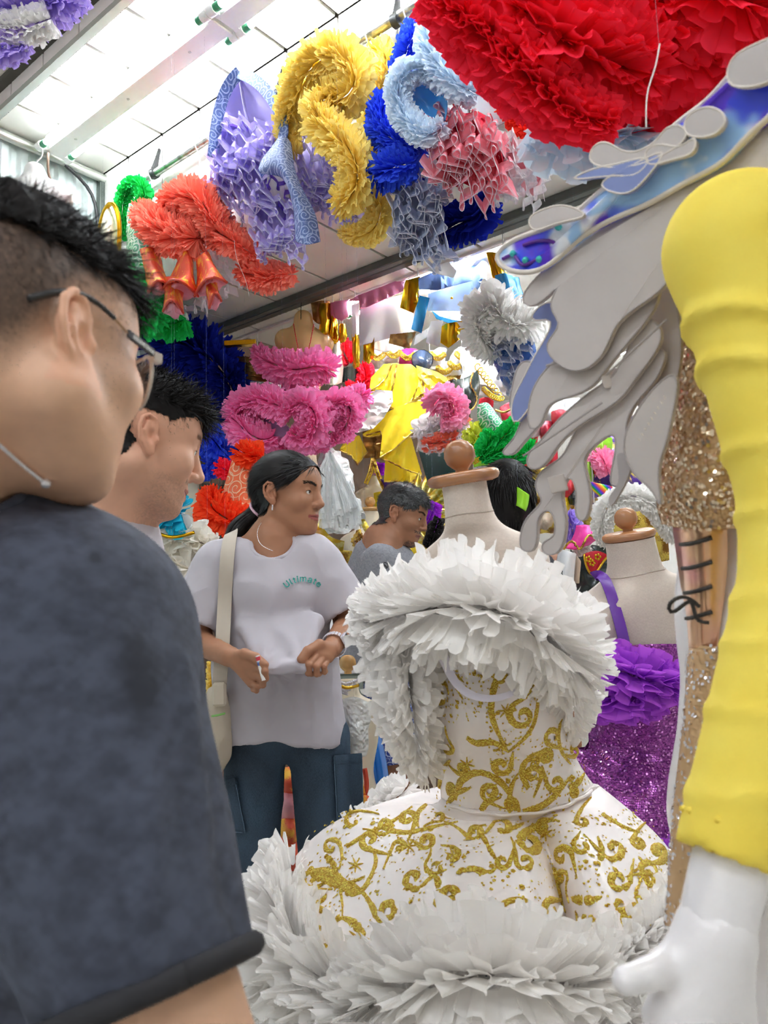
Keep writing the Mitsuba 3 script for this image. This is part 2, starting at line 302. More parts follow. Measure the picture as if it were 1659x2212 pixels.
# left wall: corrugated sheet
ys = np.arange(-3.2, 5.3, 0.006); ph = (ys % 0.09) / 0.09
prof = np.clip(np.abs(ph - 0.5) * 6 - 1.0, 0, 1) * 0.012
k = struct('wall_left')
P = np.stack([np.stack([np.full_like(ys, -3.41) + prof, ys, np.full_like(ys, z)], 1) for z in (0.0, 3.66)], 1)
scene[k] = mikit.ply(thick(P[:, ::-1], 0.004), 'm_corrugated')
part(k, 'pipe', tube([[-3.365, -1.0, 3.52], [-3.365, 1.0, 3.52], [-3.365, 2.03, 3.52]], 0.022, 10), 'm_metal_angle', label='grey pipe along the top of the corrugated wall')
part(k, 'corner_post', boxm([-3.40, 1.985, 2.4], [-3.36, 2.012, 3.52], 0.003), 'm_rail', smooth=False)
part(k, 'cable', tube([[-3.36, 1.80, 3.50], [-3.36, 1.93, 3.42], [-3.355, 1.97, 3.25], [-3.355, 1.975, 2.6]], 0.008, 7, 24), 'm_black')
k = struct('wall_rear'); scene[k] = mikit.ply(boxm([-3.5, 5.2, 0], [3.2, 5.3, 2.95]), 'm_wall_cream')
k = struct('wall_right'); scene[k] = mikit.ply(boxm([3.1, -3.2, 0], [3.2, 5.3, 3.7]), 'm_wall_cream')
k = struct('wall_front'); scene[k] = mikit.ply(boxm([-3.5, -3.3, 0], [3.2, -3.2, 3.7]), 'm_wall_cream')
k = struct('wall_stall'); scene[k] = mikit.ply(boxm([-3.42, 2.60, 0], [-3.3, 5.2, 2.9]), 'm_wall_brown')
# lamps: twin fluorescent battens
plain('m_tube_glass', 'ffffff', 0.3)
def batten(X, Y, Z, deg, label, group, gain=1.0):
    k = thing('lamp_batten', label, 'ceiling lamp', group); L = 1.215
    part(k, 'channel', boxm([X, Y - 0.045, Z], [X + L, Y + 0.045, Z + 0.08], 0.004), 'm_white_paint', smooth=False)
    for s in (-1, 1):
        y = Y + s * 0.068; z = Z + 0.012
        tb = part(k, 'tube', tube([[X + 0.03, y, z], [X + L - 0.03, y, z]], 0.0135, 12), 'm_tube_glass', label='glowing tube')
        scene[tb]['emitter'] = {'type': 'area', 'radiance': rgb(TUBE * gain * 0.92, TUBE * gain, TUBE * gain * 1.06)}
        for e in (X + 0.012, X + L - 0.012):
            sk = part(k, 'socket', join(tube([[e - 0.016, y, z], [e + 0.016, y, z]], 0.021, 14), boxm([e - 0.012, min(y, Y + s * 0.04), z - 0.012], [e + 0.012, max(y, Y + s * 0.04), z + 0.02])), 'm_white_paint', smooth=40)
            sg = 1 if e > X + 0.5 else -1
            part(sk, 'cap', tube([[e - sg * 0.012, y, z], [e - sg * 0.045, y, z]][::1], 0.0150, 12), 'm_green_cap', smooth=40, label='green end cap')
    for q in (0.16, 0.5, 0.84):
        part(k, 'screw', ball([X + L * q, Y, Z], [0.007, 0.007, 0.004], 1), 'm_metal_angle')
NAMES = ['white twin tube batten that runs from the corrugated wall', 'white twin tube batten above the lilac ruffled costume, cut by the top edge']
for i, a in enumerate(LAMPS):
    batten(*a, NAMES[i] if i < 2 else 'white twin tube ceiling batten outside the view', None if i < 2 else 'ceiling battens outside the view')
for a in STALL_LAMPS: batten(*a, 'white twin tube batten under the rear stall ceiling behind the hanging costumes', 'battens of the rear stall', STALL_GAIN)
# hanging pipe with straps
k = thing('hanging_pipe', 'grey metal pipe on which the ruffled costumes hang', 'pipe')
part(k, 'rod', tube([[-3.15, 1.965, 3.332], [-2.05, 1.965, 3.343], [0.4, 1.965, 3.356]], 0.0175, 12, 20), 'm_pipe')
for x in (-2.875, -2.05, -1.47, -0.62):
    part(k, 'strap', join(tube([[x - 0.013, 1.965, 3.337], [x + 0.013, 1.965, 3.337]], 0.024, 12), tube([[x, 1.965, 3.355], [x - 0.008, 1.985, 3.42], [x - 0.02, 2.005, 3.48]], [0.016, 0.010, 0.006], 6, 10)), 'm_black', smooth=40)
# ================================================================ COSTUMES ON THE HANGING PIPE
def hp(px, py, Y=1.9):
    """The point of the upright plane Y that shows at (px, py)."""
    r = CAM.T @ np.array([(px - 829.5) / FOC, (py - 1106.0) / FOC, 1.0]); return EYE + r * (Y / r[1])
def zp(px, py, Z):
    r = CAM.T @ np.array([(px - 829.5) / FOC, (py - 1106.0) / FOC, 1.0]); return EYE + r * ((Z - EYE[2]) / r[2])
def xp(px, py, X):
    r = CAM.T @ np.array([(px - 829.5) / FOC, (py - 1106.0) / FOC, 1.0]); return EYE + r * (X / r[0])
def boa(parent, pts, rpx, col, Y=1.9, name='boa', wl=0.009, strips=22, seed=1, arc=(0, 2 * PI), flop=0.0, pl=hp, rows=3, jag=0.15, amp=0.5, label=None):
    """pts: rows (px, py, Y offset); rpx: the radius in pixels there."""
    P = [pl(q[0], q[1], Y + (q[2] if len(q) > 2 else 0)) for q in pts]
    d = np.mean([(p - EYE) @ CAM[2] for p in P]); r = np.asarray(rpx, float) * d / FOC
    return part(parent, name, ruffle(P, r, strips, wl, amp, rows, seed, jag=jag, flop=flop, arc=arc), tul(col), True, label)
def hook(parent, x, drop=0.10, Y=1.965):
    x = x * 1.034; z = 3.335 + 0.018; c = [[x, Y + 0.02, z - 0.02], [x, Y + 0.018, z + 0.006], [x, Y, z + 0.02], [x, Y - 0.022, z + 0.004], [x, Y - 0.02, z - 0.03], [x, Y - 0.006, z - 0.05], [x, Y, z - 0.06 - drop]]
    part(parent, 'hanger_hook', tube(c, 0.003, 6, 26), 'm_hanger')
def organza(parent, rows, mat, deep, Y=1.9, folds=4, depth=0.045, h=0.13, seed=3, edge=True, pl=hp, out=UP, down=None, name='organza_frill', back=None):
    """rows: (left px, py, right px, py, Y offset) - one gathered frill along each, standing out towards the aisle."""
    E, Pm = [], []
    rows = [r for i, q in enumerate(rows) for r in ([q] if i + 1 == len(rows) else [q, tuple((a + b) / 2 for a, b in zip(q, rows[i + 1]))])]
    for i, (x0, y0, x1, y1, dy) in enumerate(rows):
        a, b = pl(x0, y0, Y + dy), pl(x1, y1, Y + dy); rng = np.random.default_rng(seed + i)
        top = [a + (b - a) * q + UP * 0.03 * math.sin(q * 5 + i) for q in np.linspace(0, 1, 5)]
        dn = down if down is not None else unit(0.8 * unit(EYE - top[2]) - 0.5 * UP + 0.25 * (rng.random(3) - 0.5))
        P = flounce(top, dn, h * .6, folds * 1.25 * (0.85 + 0.3 * rng.random()), depth * .8, seed + i, rows=5, per=18, flare=0.0, g0=.62)
        Pm.append(sheet(P))
        if edge:
            for r_, w in ((4, 0.0010), (3, 0.0006)): E.append(tube(P[:, r_], w, 4, cap=False))
            q = P[:, 3] * 0.5 + P[:, 4] * 0.5; E.append(tube(q, 0.0007, 4, cap=False))
    k = part(parent, name, join(*Pm), mat)
    if back:
        G = np.array([[pl(x0 * (1 - q) + x1 * q, y0 * (1 - q) + y1 * q, Y + dy + 0.06) for q in (0.08, 0.36, 0.64, 0.92)] for x0, y0, x1, y1, dy in rows])
        A = np.stack([spline(G[:, j], 16) for j in range(4)], 1); A = np.stack([spline(A[i], 24) for i in range(16)], 0); A[..., 1] += 0.03 * np.sin(np.linspace(0, 22, 24))[None, :]
        part(parent, 'underskirt', thick(A, 0.003), back)
    if E: part(k, 'silver_edge', join(*E), 'm_silver', label='glittering silver edge')
    return k
def poly_sheet(pl, grid, Y=1.9, bump=0.0, seed=0, n=24, t=0.003):
    """grid: rows of (px, py, Y offset) control points; a smooth cloth through them."""
    G = np.array([[pl(q[0], q[1], Y + (q[2] if len(q) > 2 else 0)) for q in row] for row in grid])
    A = np.stack([spline(G[:, j], n) for j in range(G.shape[1])], 1); B = np.stack([spline(A[i], n) for i in range(n)], 0)
    if bump:
        N = unit(np.cross(np.gradient(B, axis=0), np.gradient(B, axis=1))); B = B + N * (bump * (meshkit.fbm(B * 14, 2, seed) - 0.5))[..., None]
    return thick(B, t)

# green costume beside the corrugated wall
k = thing('costume', 'green costume with a fluffy green boa loop and white scroll bodice nearest the corrugated wall', 'costume')
boa(k, [(262, 515, 0), (264, 460, 0), (272, 415, 0), (295, 398, 0), (312, 420, 0), (306, 445, 0.02)], 17, 'green', 1.88, seed=3)
part(k, 'bodice', poly_sheet(hp, [[(280, 440), (300, 440), (312, 450)], [(272, 520), (298, 525, -0.03), (322, 530)], [(276, 590), (300, 600, -0.04), (335, 600)]], 1.86, 0.02), 'm_green_scroll')
boa(k, [(280, 610, 0), (312, 640, -0.02), (318, 680, 0), (290, 690, 0.03)], [34, 42, 40, 34], 'green', 1.87, seed=5, wl=0.011)
boa(k, [(330, 690, 0.1), (370, 700, 0.12), (400, 690, 0.15)], 34, 'green', 1.95, seed=6, wl=0.011)
hook(k, hp(330, 395, 1.9)[0], 0.02)
k = thing('headdress', 'cream round headdress with a gold band beside the green boa', 'headdress')
c = hp(238, 490, 1.8)
part(k, 'dome', poly_sheet(hp, [[(222, 470), (236, 446, -0.05), (254, 462)], [(214, 505), (234, 500, -0.09), (256, 505)], [(216, 560), (236, 565, -0.08), (256, 560)]], 1.84), 'm_ivory')
part(k, 'gold_band', tube([hp(214, 500, 1.8), hp(228, 452, 1.78), hp(244, 440, 1.78), hp(256, 470, 1.8), hp(256, 540, 1.8)], 0.010, 8, 30), 'm_gold_foil')
# coral dress
k = thing('costume', 'coral red fluffy dress with orange glitter skirt petals left of the lilac costume', 'costume')
boa(k, [(306, 455, 0.02), (335, 485, -0.03), (380, 512, -0.07), (428, 515, -0.06)], [26, 42, 44, 36], 'coral', 1.86, seed=11)
boa(k, [(365, 440, 0.02), (405, 428, -0.03), (445, 452, -0.05), (470, 495, -0.03)], [30, 40, 44, 34], 'coral', 1.86, seed=12)
boa(k, [(430, 480, 0.0), (480, 508, -0.02), (525, 535, 0), (555, 555, 0.05)], [36, 36, 34, 26], 'coral', 1.88, seed=13)
boa(k, [(525, 585, 0.05), (570, 598, 0.04), (632, 592, 0.06)], [24, 36, 22], 'coral', 1.9, seed=14)
for i, (a, b, c, dd) in enumerate([((300, 540), (345, 540), (318, 640), (368, 622)), ((385, 560), (415, 535), (350, 625), (428, 640)), ((425, 560), (450, 545), (420, 640), (490, 610)), ((350, 600), (400, 610), (352, 672), (396, 676)), ((430, 600), (470, 590), (452, 665), (478, 650))]):
    G = [[(a[0], a[1], 0.02 - 0.02 * i), ((a[0] + b[0]) / 2, (a[1] + b[1]) / 2 - 6, -0.06), (b[0], b[1], 0.02)], [((a[0] + c[0]) / 2 + 4, (a[1] + c[1]) / 2, 0), ((a[0] + dd[0]) / 2, (a[1] + dd[1]) / 2, -0.10), ((b[0] + dd[0]) / 2 - 4, (b[1] + dd[1]) / 2, 0)], [(c[0], c[1], 0.0), ((c[0] + dd[0]) / 2, (c[1] + dd[1]) / 2 - 26, -0.16), (dd[0], dd[1], 0.0)]]
    pk = part(k, 'skirt_petal', poly_sheet(hp, G, 1.83, 0.01, i, 18), 'm_orange_glitter', label='orange petal with gold glitter')
    G2 = [[(q[0], q[1] + 4, q[2] + 0.05) for q in r] for r in G[1:]]
    G2.append([(G[2][0][0] + 4, G[2][0][1] - 6, 0.06), ((c[0] + dd[0]) / 2, (c[1] + dd[1]) / 2 + 14, 0.10), (G[2][2][0] - 4, G[2][2][1] - 6, 0.06)])
    part(pk, 'lining', poly_sheet(hp, G2, 1.84, 0.0, i, 12, 0.002), 'm_pink_lining', label='pink lining')
    part(pk, 'edge', tube([hp(q[0], q[1], 1.825 + q[2]) for q in G[2]], 0.005, 6, 16), 'm_orange_edge')
organza(k, [(430, 540, 540, 575, 0.05), (440, 570, 560, 600, 0.08), (380, 655, 450, 668, 0.05)], 'o_white', None, 1.92, 3, 0.03, 0.10, 31, edge=False)
part(k, 'thread', tube([hp(506, 520, 1.8), hp(512, 560, 1.8), hp(530, 605, 1.82), hp(538, 640, 1.84)], 0.0008, 4, 20), 'm_hanger', label='loose white thread')
hook(k, hp(430, 320, 1.9)[0], 0.12)
# lilac costume
k = thing('costume', 'lilac costume with a pointed lilac bodice and silver edged organza frills', 'costume')
part(k, 'bodice', poly_sheet(hp, [[(512, 162, 0), (517, 158, 0), (522, 162, 0)], [(474, 235, 0.03), (522, 240, 0.10), (578, 215, 0.02)], [(462, 300, 0.0), (530, 320, 0.14), (606, 285, 0.0)], [(470, 380, 0), (530, 390, 0.12), (600, 370, 0)]], 1.84, 0.015), 'm_lilac_lining', label='lilac lining of the bodice')
for s, q in ((0, [(517, 157), (497, 180), (474, 238), (464, 300), (460, 340)]), (1, [(517, 157), (548, 172), (582, 205), (606, 250), (612, 290), (590, 340), (562, 375)])):
    part(k, 'brocade_edge', ribbon([hp(x, y, 1.825) for x, y in np.array(spline(np.array(q, float), 20))], 0.022, FW * 1.0 + RT * (0.7 if s else -0.7), 0.006), 'm_brocade', label='blue and white brocade border')
part(k, 'boning', tube([hp(518, 165, 1.85), hp(528, 230, 1.90), hp(545, 300, 1.93)], 0.006, 6, 14), 'm_lilac_lining')
organza(k, [(470, 268, 600, 262, 0.02), (455, 305, 600, 300, 0), (450, 345, 590, 345, -0.02), (452, 385, 580, 388, -0.02), (462, 425, 575, 430, 0.0)], 'o_lilac', None, 1.86, 3.2, 0.05, 0.13, 41, back='m_lilac_lining')
organza(k, [(480, 280, 590, 280, 0.05), (470, 330, 590, 330, 0.05), (470, 400, 580, 400, 0.05)], 'o_lilac_deep', None, 1.88, 3, 0.03, 0.05, 45, edge=False, name='violet_frill')
part(k, 'brocade_flap', poly_sheet(hp, [[(600, 300, 0), (616, 296, 0), (628, 310, 0.02)], [(560, 372, -0.04), (610, 350, -0.06), (648, 400, 0)], [(600, 380, -0.02), (640, 420, -0.06), (675, 450, 0)], [(640, 520, 0), (668, 528, -0.04), (692, 522, 0)]], 1.80, 0.01), 'm_brocade', label='blue brocade flap with white scrolls')
organza(k, [(545, 440, 660, 430, 0.02), (540, 480, 665, 475, 0), (545, 515, 665, 510, 0.0), (560, 550, 660, 540, 0.03)], 'o_lilac', None, 1.84, 3.2, 0.035, 0.10, 51, back='m_lilac_lining')
organza(k, [(570, 400, 640, 400, 0.02), (550, 460, 650, 460, 0.05), (560, 510, 650, 505, 0.05)], 'o_lilac_deep', None, 1.88, 3, 0.03, 0.08, 57, edge=False, name='violet_frill')
part(k, 'strap', ribbon([hp(612, 250, 1.88), hp(604, 215, 1.88), hp(614, 165, 1.9), hp(628, 155, 1.92), hp(634, 175, 1.92)], 0.010, FW, 0.004), 'm_brocade')
hook(k, hp(560, 230, 1.9)[0], 0.02)
# grey lilac organza costume under the yellow boa
k = thing('costume', 'pale lilac organza ruffle costume hanging under the yellow boas', 'costume')
organza(k, [(640, 300, 740, 320, 0.05), (632, 345, 740, 365, 0.03), (640, 385, 745, 400, 0.04), (660, 420, 760, 435, 0.06), (690, 455, 790, 462, 0.1)], 'o_lilac', None, 1.9, 3, 0.04, 0.11, 61, back='m_lilac_lining')
organza(k, [(650, 330, 730, 345, 0.1), (660, 390, 740, 410, 0.1)], 'o_lilac_deep', None, 1.95, 3, 0.03, 0.1, 66, edge=False, name='violet_frill')
hook(k, hp(690, 160, 1.9)[0], 0.1)
# yellow costume
k = thing('costume', 'yellow ruffled tulle boa costume in the middle of the pipe', 'costume')
boa(k, [(636, 330, 0.02), (622, 270, 0), (640, 210, -0.03), (665, 160, -0.06), (700, 125, -0.07), (745, 130, -0.06), (768, 165, -0.05), (750, 205, -0.05), (700, 215, -0.06)], [20, 32, 42, 46, 46, 44, 42, 42, 40], 'yellow', 1.86, seed=21, wl=0.011, strips=22)
boa(k, [(700, 215, -0.06), (690, 250, -0.08), (715, 290, -0.09), (755, 325, -0.09), (772, 370, -0.07), (765, 410, -0.05), (735, 440, -0.02)], [40, 42, 42, 42, 40, 40, 36], 'yellow', 1.84, seed=22, wl=0.011, strips=22)
boa(k, [(800, 415, 0.05), (822, 450, 0.04), (812, 488, 0.04), (775, 508, 0.06), (745, 500, 0.08)], [26, 28, 28, 24, 18], 'yellow', 1.9, seed=23, wl=0.011)
boa(k, [(808, 110, 0.10), (830, 120, 0.08), (835, 165, 0.08), (820, 215, 0.08), (812, 260, 0.1), (808, 330, 0.1)], [24, 30, 30, 28, 24, 20], 'yellow', 1.9, seed=24, wl=0.011)
part(k, 'lace_body', poly_sheet(hp, [[(775, 170, 0.1), (795, 165, 0.08), (812, 170, 0.1)], [(770, 260, 0.1), (790, 260, 0.05), (808, 260, 0.1)], [(775, 420, 0.1), (800, 400, 0.05), (815, 400, 0.1)]], 1.92, 0.03), 'm_yellow_lace')
hook(k, hp(798, 66, 1.9)[0], 0.03)
# blue costume
k = thing('costume', 'royal blue ruffled boa costume right of the yellow one', 'costume')
boa(k, [(905, 55, 0.06), (885, 95, 0.05), (872, 140, 0.06), (866, 185, 0.08)], [26, 30, 30, 26], 'blue', 1.9, seed=26, wl=0.012, strips=18)
boa(k, [(838, 215, 0.02), (822, 255, -0.02), (840, 295, -0.04), (880, 315, -0.04), (915, 330, -0.02)], [30, 34, 36, 36, 34], 'blue', 1.86, seed=27)
boa(k, [(900, 350, -0.03), (860, 360, -0.05), (825, 375, -0.04), (822, 400, 0)], [34, 40, 40, 30], 'blue', 1.86, seed=28)
boa(k, [(960, 500, 0.1), (1000, 480, 0.08), (1030, 470, 0.08), (1040, 440, 0.12)], [34, 44, 44, 34], 'navy', 1.92, seed=29)
organza(k, [(850, 400, 960, 380, 0.02), (842, 440, 960, 420, 0), (845, 478, 960, 465, 0.01), (855, 512, 960, 505, 0.03), (870, 545, 975, 540, 0.05)], 'o_grey', None, 1.86, 3, 0.042, 0.11, 71, back='m_grey_cloth')
boa(k, [(880, 420, 0.12), (930, 440, 0.12), (900, 490, 0.12)], 34, 'navy', 1.94, seed=30)
hook(k, hp(880, 15, 1.9)[0], 0.02)
# pale blue costume
k = thing('costume', 'pale blue ruffled tulle loops around sky blue satin beside the red tulle', 'costume')
boa(k, [(930, 60, 0), (930, 100, -0.04), (955, 150, -0.06), (995, 185, -0.06), (1030, 205, -0.02)], [30, 34, 38, 38, 30], 'paleblue', 1.84, seed=33, wl=0.009)
boa(k, [(960, 60, 0.02), (1000, 90, 0.04), (1035, 140, 0.04), (1050, 190, 0.04)], [22, 30, 30, 24], 'paleblue', 1.88, seed=34, wl=0.009)
boa(k, [(960, 185, 0.0), (915, 150, -0.05), (872, 165, -0.08), (860, 215, -0.08), (885, 265, -0.08), (930, 290, -0.07), (960, 270, -0.05)], [24, 28, 30, 30, 30, 28, 22], 'paleblue', 1.82, seed=35, wl=0.009)
part(k, 'satin', poly_sheet(hp, [[(890, 190, 0), (925, 180, 0), (955, 190, 0)], [(890, 225, 0), (925, 225, 0.04), (965, 225, 0)], [(900, 265, 0), (930, 275, 0.02), (960, 260, 0)]], 1.80, 0.02), 'm_sky_satin', label='sky blue satin')
hook(k, hp(960, -10, 1.9)[0], 0.02)
# red organza costume
k = thing('costume', 'red organza skirt with deep silver edged folds below the pale blue loops', 'costume')
organza(k, [(930, 250, 1070, 245, 0.02), (920, 290, 1090, 285, -0.02), (925, 330, 1095, 325, -0.04), (940, 368, 1100, 360, -0.03), (970, 400, 1090, 395, 0)], 'o_red', None, 1.82, 3.2, 0.05, 0.12, 81, back='m_red_satin')
organza(k, [(950, 255, 1065, 255, 0.06), (940, 300, 1080, 300, 0.06), (950, 350, 1090, 350, 0.06)], 'o_red_deep', None, 1.84, 3, 0.03, 0.05, 86, edge=False, name='crimson_frill')
organza(k, [(1060, 300, 1180, 310, 0.05), (1050, 345, 1190, 345, 0.04), (1050, 385, 1180, 380, 0.05), (1060, 420, 1160, 415, 0.08)], 'o_white', None, 1.86, 4, 0.03, 0.09, 91, back='m_pink_lining')
boa(k, [(1075, 165, 0.1), (1085, 210, 0.1), (1120, 255, 0.1), (1160, 285, 0.1), (1200, 290, 0.1)], [20, 24, 26, 26, 22], 'redneck', 1.85, seed=36, wl=0.009)
hook(k, hp(1060, -80, 1.9)[0], 0.2)
# red tulle costume, near, over the aisle
near = lambda px, py, d: at(px, py, d)
k = thing('costume', 'big bright red fluffy tulle costume hanging over the aisle at the top right', 'costume')
for i, (pts, r) in enumerate([([(930, -30, 0), (1010, 40, 0), (1090, 110, 0), (1170, 190, 0), (1250, 250, 0), (1330, 265, 0)], [60, 80, 84, 80, 62, 44]), ([(1050, -60, .05), (1180, 60, 0), (1300, 130, 0.02), (1400, 160, 0.05)], [110, 120, 120, 90]),
                              ([(1250, -60, .1), (1380, 40, .08), (1500, 110, .1), (1600, 70, .12)], [110, 120, 110, 90]), ([(1480, -90, 0.05), (1560, -20, .02), (1680, 30, .05)], [110, 120, 110]), ([(1330, 150, .2), (1450, 190, .2), (1560, 120, .25)], [90, 90, 80])]):
    boa(k, pts, r, 'red', 1.02, seed=101 + i, wl=0.012, strips=30, pl=near, rows=3, jag=0.12)
k = thing('costume', 'white and pale blue spiky tulle hem below the red tulle', 'costume')
boa(k, [(1150, 270, 0.1), (1230, 300, 0.1), (1330, 296, 0.1), (1420, 270, .1)], [62, 72, 72, 66], 'paleblue', 1.15, seed=121, wl=0.016, strips=24, pl=near, rows=3, jag=0.22)
k = solo('thread', tube([at(1425, 95, 0.86), at(1414, 150, 0.86), at(1400, 195, 0.86), at(1396, 275, 0.86)], 0.0011, 4, 20), 'm_hanger', 'loose pale thread with a knot hanging in front of the red tulle', 'thread')
k = thing('costume', 'lilac and white tulle costume in the top left corner under the front ceiling', 'costume')
for i, (pts, r) in enumerate([([(-30, 30, 0), (40, 20, 0), (110, 5, 0), (170, -30, 0)], [60, 60, 52, 40]), ([(-30, 100, 0), (20, 100, 0), (60, 90, 0)], [44, 38, 26]), ([(100, -30, 0), (140, -20, 0)], [60, 40])]):
    boa(k, pts, r, 'lilac' if i != 1 else 'lilac', 2.2, seed=131 + i, wl=0.011, strips=18, pl=near)
boa(k, [(-20, 60, -0.02), (50, 60, -0.02), (110, 40, -0.02)], 36, 'white', 2.2, seed=137, wl=0.011, pl=near)
# white plastic form and cord on the corrugated wall
k = thing('hanging_form', 'white plastic torso form hanging on the corrugated wall behind the nearest man', 'mannequin')
fw_ = lambda P: smin(cone(P, at(75, 372, 3.2), at(78, 400, 3.2), .042, .05), smin(cone(P, at(30, 420, 3.2), at(125, 425, 3.2), .06, .06), cone(P, at(78, 450, 3.2), at(80, 560, 3.2), .11, .10), .05), .03)
m = nets(lambda q: fw_(q @ np.array([RT, FW, UP], np.float32) + at(78, 450, 3.2).astype(np.float32)), np.arange(-.25, .25, .014), np.arange(-.2, .2, .014), np.arange(-.36, .24, .014)); part(k, 'body', (m[0] @ np.array([RT, FW, UP]) + at(78, 450, 3.2), m[1]), 'm_white_paint')
part(k, 'hook', tube([at(78, 372, 3.2), at(80, 350, 3.2), at(90, 338, 3.2), at(90, 322, 3.2), at(84, 318, 3.2)], .003, 6, 20), 'm_hanger')
k = thing('cord', 'brown knotted cord hanging from the pipe on the corrugated wall', 'cord'); part(k, 'strand', tube([[-3.365, xp(104, 330, -3.365)[1], 3.51], at(104, 345, 3.5), at(106, 380, 3.5), at(116, 405, 3.5), at(122, 440, 3.5)], .006, 6, 16), 'm_wall_brown'); part(k, 'knot', ball(at(118, 412, 3.49), [.014, .014, .02], 2), 'm_wall_brown')
# ================================================================ PEOPLE
def skin_mat(name): scene[name] = two({'type': 'principled', 'base_color': {'type': 'mesh_attribute', 'name': 'vertex_color'}, 'roughness': 0.5, 'specular': 0.35}); return name
skin_mat('m_skin')
plain('m_hair', '0b0909', 0.6, specular=0.12); plain('m_hair_grey', speck('1c1d1e', '5c5e60', 420, 0.45, 0.8), 0.4)
plain('m_mouth', '4a2422', 0.5); plain('m_eye_white', 'e8e2da', 0.15); plain('m_iris', '1c100b', 0.1)
def basis(yaw, pitch, roll=0.0):
    """Rows: the head's forward, left and up; yaw 0 looks to the right, positive turns away from the viewer."""
    y, p, r = map(math.radians, (yaw, pitch, roll))
    F = (math.cos(y) * RT + math.sin(y) * FW) * math.cos(p) - UP * math.sin(p); L = np.cross(UP, F); L /= np.linalg.norm(L); U = np.cross(F, L)
    return np.array([F, math.cos(r) * L + math.sin(r) * U, math.cos(r) * U - math.sin(r) * L])
HELIX = np.array([[.008, .004, -.004], [.013, .007, .012], [.009, .010, .027], [-.004, .013, .033], [-.016, .016, .025], [-.020, .017, .008], [-.017, .015, -.010], [-.008, .010, -.024]])
def ear_field(Q, s):
    """Q: head-local points; s = 1 left, -1 right."""
    q = Q - np.array([-.010, s * .0725, -.006], np.float32); q = q * np.array([1, s, 1], np.float32) / .94
    c, t = math.cos(.22), math.sin(.22); q = np.stack([q[:, 0] * c + q[:, 2] * t, q[:, 1], -q[:, 0] * t + q[:, 2] * c], 1)
    d = ell(q, (-.003, .006, .0), (.017, .0075, .029))
    d = smin(d, ell(q, (.001, .006, -.027), (.010, .0055, .011)), .006)
    h = np.full(len(q), 9.0, np.float32)
    for a, b in zip(HELIX[:-1], HELIX[1:]): h = np.minimum(h, cone(q, a, b, .0038, .0036))
    d = smin(d, h, .004)
    an = np.minimum(cone(q, (-.004, .012, .020), (-.010, .014, .004), .0036, .004), cone(q, (-.010, .014, .004), (-.003, .011, -.016), .004, .004)); d = smin(d, an, .004)
    d = smax(d, -ell(q, (.004, .015, -.004), (.0085, .0085, .0125)), .004)
    d = smax(d, -cone(q, (.006, .017, .016), (-.012, .020, .012), .004, .003), .003)
    return smin(d, ell(q, (.012, .008, -.008), (.0045, .005, .007)), .005) * .94
def head_field(Q, o):
    """o: options - nose, jaw, lips, smile, brow, full (cheeks)."""
    g = o.get; full = g('full', 1.0); j = g('jaw', 1.0)
    d = ell(Q, (-.014, 0, .030), (.099, .076, .086))
    d = smin(d, ell(Q, (.036, 0, .034), (.050, .062, .056)), .03)
    d = smin(d, ell(Q, (.030, 0, -.038), (.056, .052 * full, .072)), .03)
    for s in (-1, 1):
        d = smin(d, cone(Q, (-.010, s * .052 * j, -.050), (.062, s * .016, -.094), .021 * full, .016), .03)
        d = smin(d, ell(Q, (.050, s * .040, -.026), (.030, .024 * full, .024)), .022)
        d = smin(d, cone(Q, (.077, s * .010, .026), (.060, s * .046, .024), .010, .008), .014)
    d = smin(d, ell(Q, (.071, 0, -.096), (.017, .020, .015)), .02)
    d = smin(d, ell(Q, (.070, 0, -.062), (.020, .030, .022)), .02)
    for s in (-1, 1):
        d = smax(d, -ell(Q, (.098, s * .032, .004), (.016, .019, .013)), .014)
        lid = ell(Q, (.0685, s * .0315, .004), (.0155, .0165, .0145)); slit = ell(Q, (.088, s * .033, .0005), (.015, .0150, .0054))
        d = smin(d, smax(lid, -slit, .002), .004)
    n = g('nose', 1.0)
    d = smin(d, cone(Q, (.085, 0, .016), (.085 + .020 * n, 0, -.026), .0075, .0105), .012)
    d = smin(d, ell(Q, (.085 + .021 * n, 0, -.029), (.0105, .0115, .0095)), .006)
    for s in (-1, 1):
        d = smin(d, ell(Q, (.085 + .008 * n, s * .0135, -.033), (.010, .0075, .0075)), .006)
        d = smax(d, -ell(Q, (.085 + .014 * n, s * .0075, -.041), (.0055, .0035, .004)), .003)
    w = .023 + .004 * g('smile', 0); lz = .002 * g('smile', 0)
    for s in (-1, 1):
        d = smin(d, cone(Q, (.0905, s * .004, -.0595), (.077, s * w, -.0655 + lz), .0056, .003), .004)
        d = smin(d, cone(Q, (.0885, 0, -.0720), (.077, s * (w - .003), -.0675 + lz), .0062, .003), .004)
        d = smax(d, -cone(Q, (.0975, 0, -.0655), (.082, s * (w + .001), -.0665 + lz), .0016, .0014), .003)
        d = smin(d, ear_field(Q, s), .005)
    return d
def blob(prims, k):
    """prims: (a, b, ra, rb) limbs in world coordinates."""
    def f(P):
        d = None
        for a, b, ra, rb in prims:
            e = cone(P, a, b, ra, rb); d = e if d is None else smin(d, e, k)
        return d
    return f
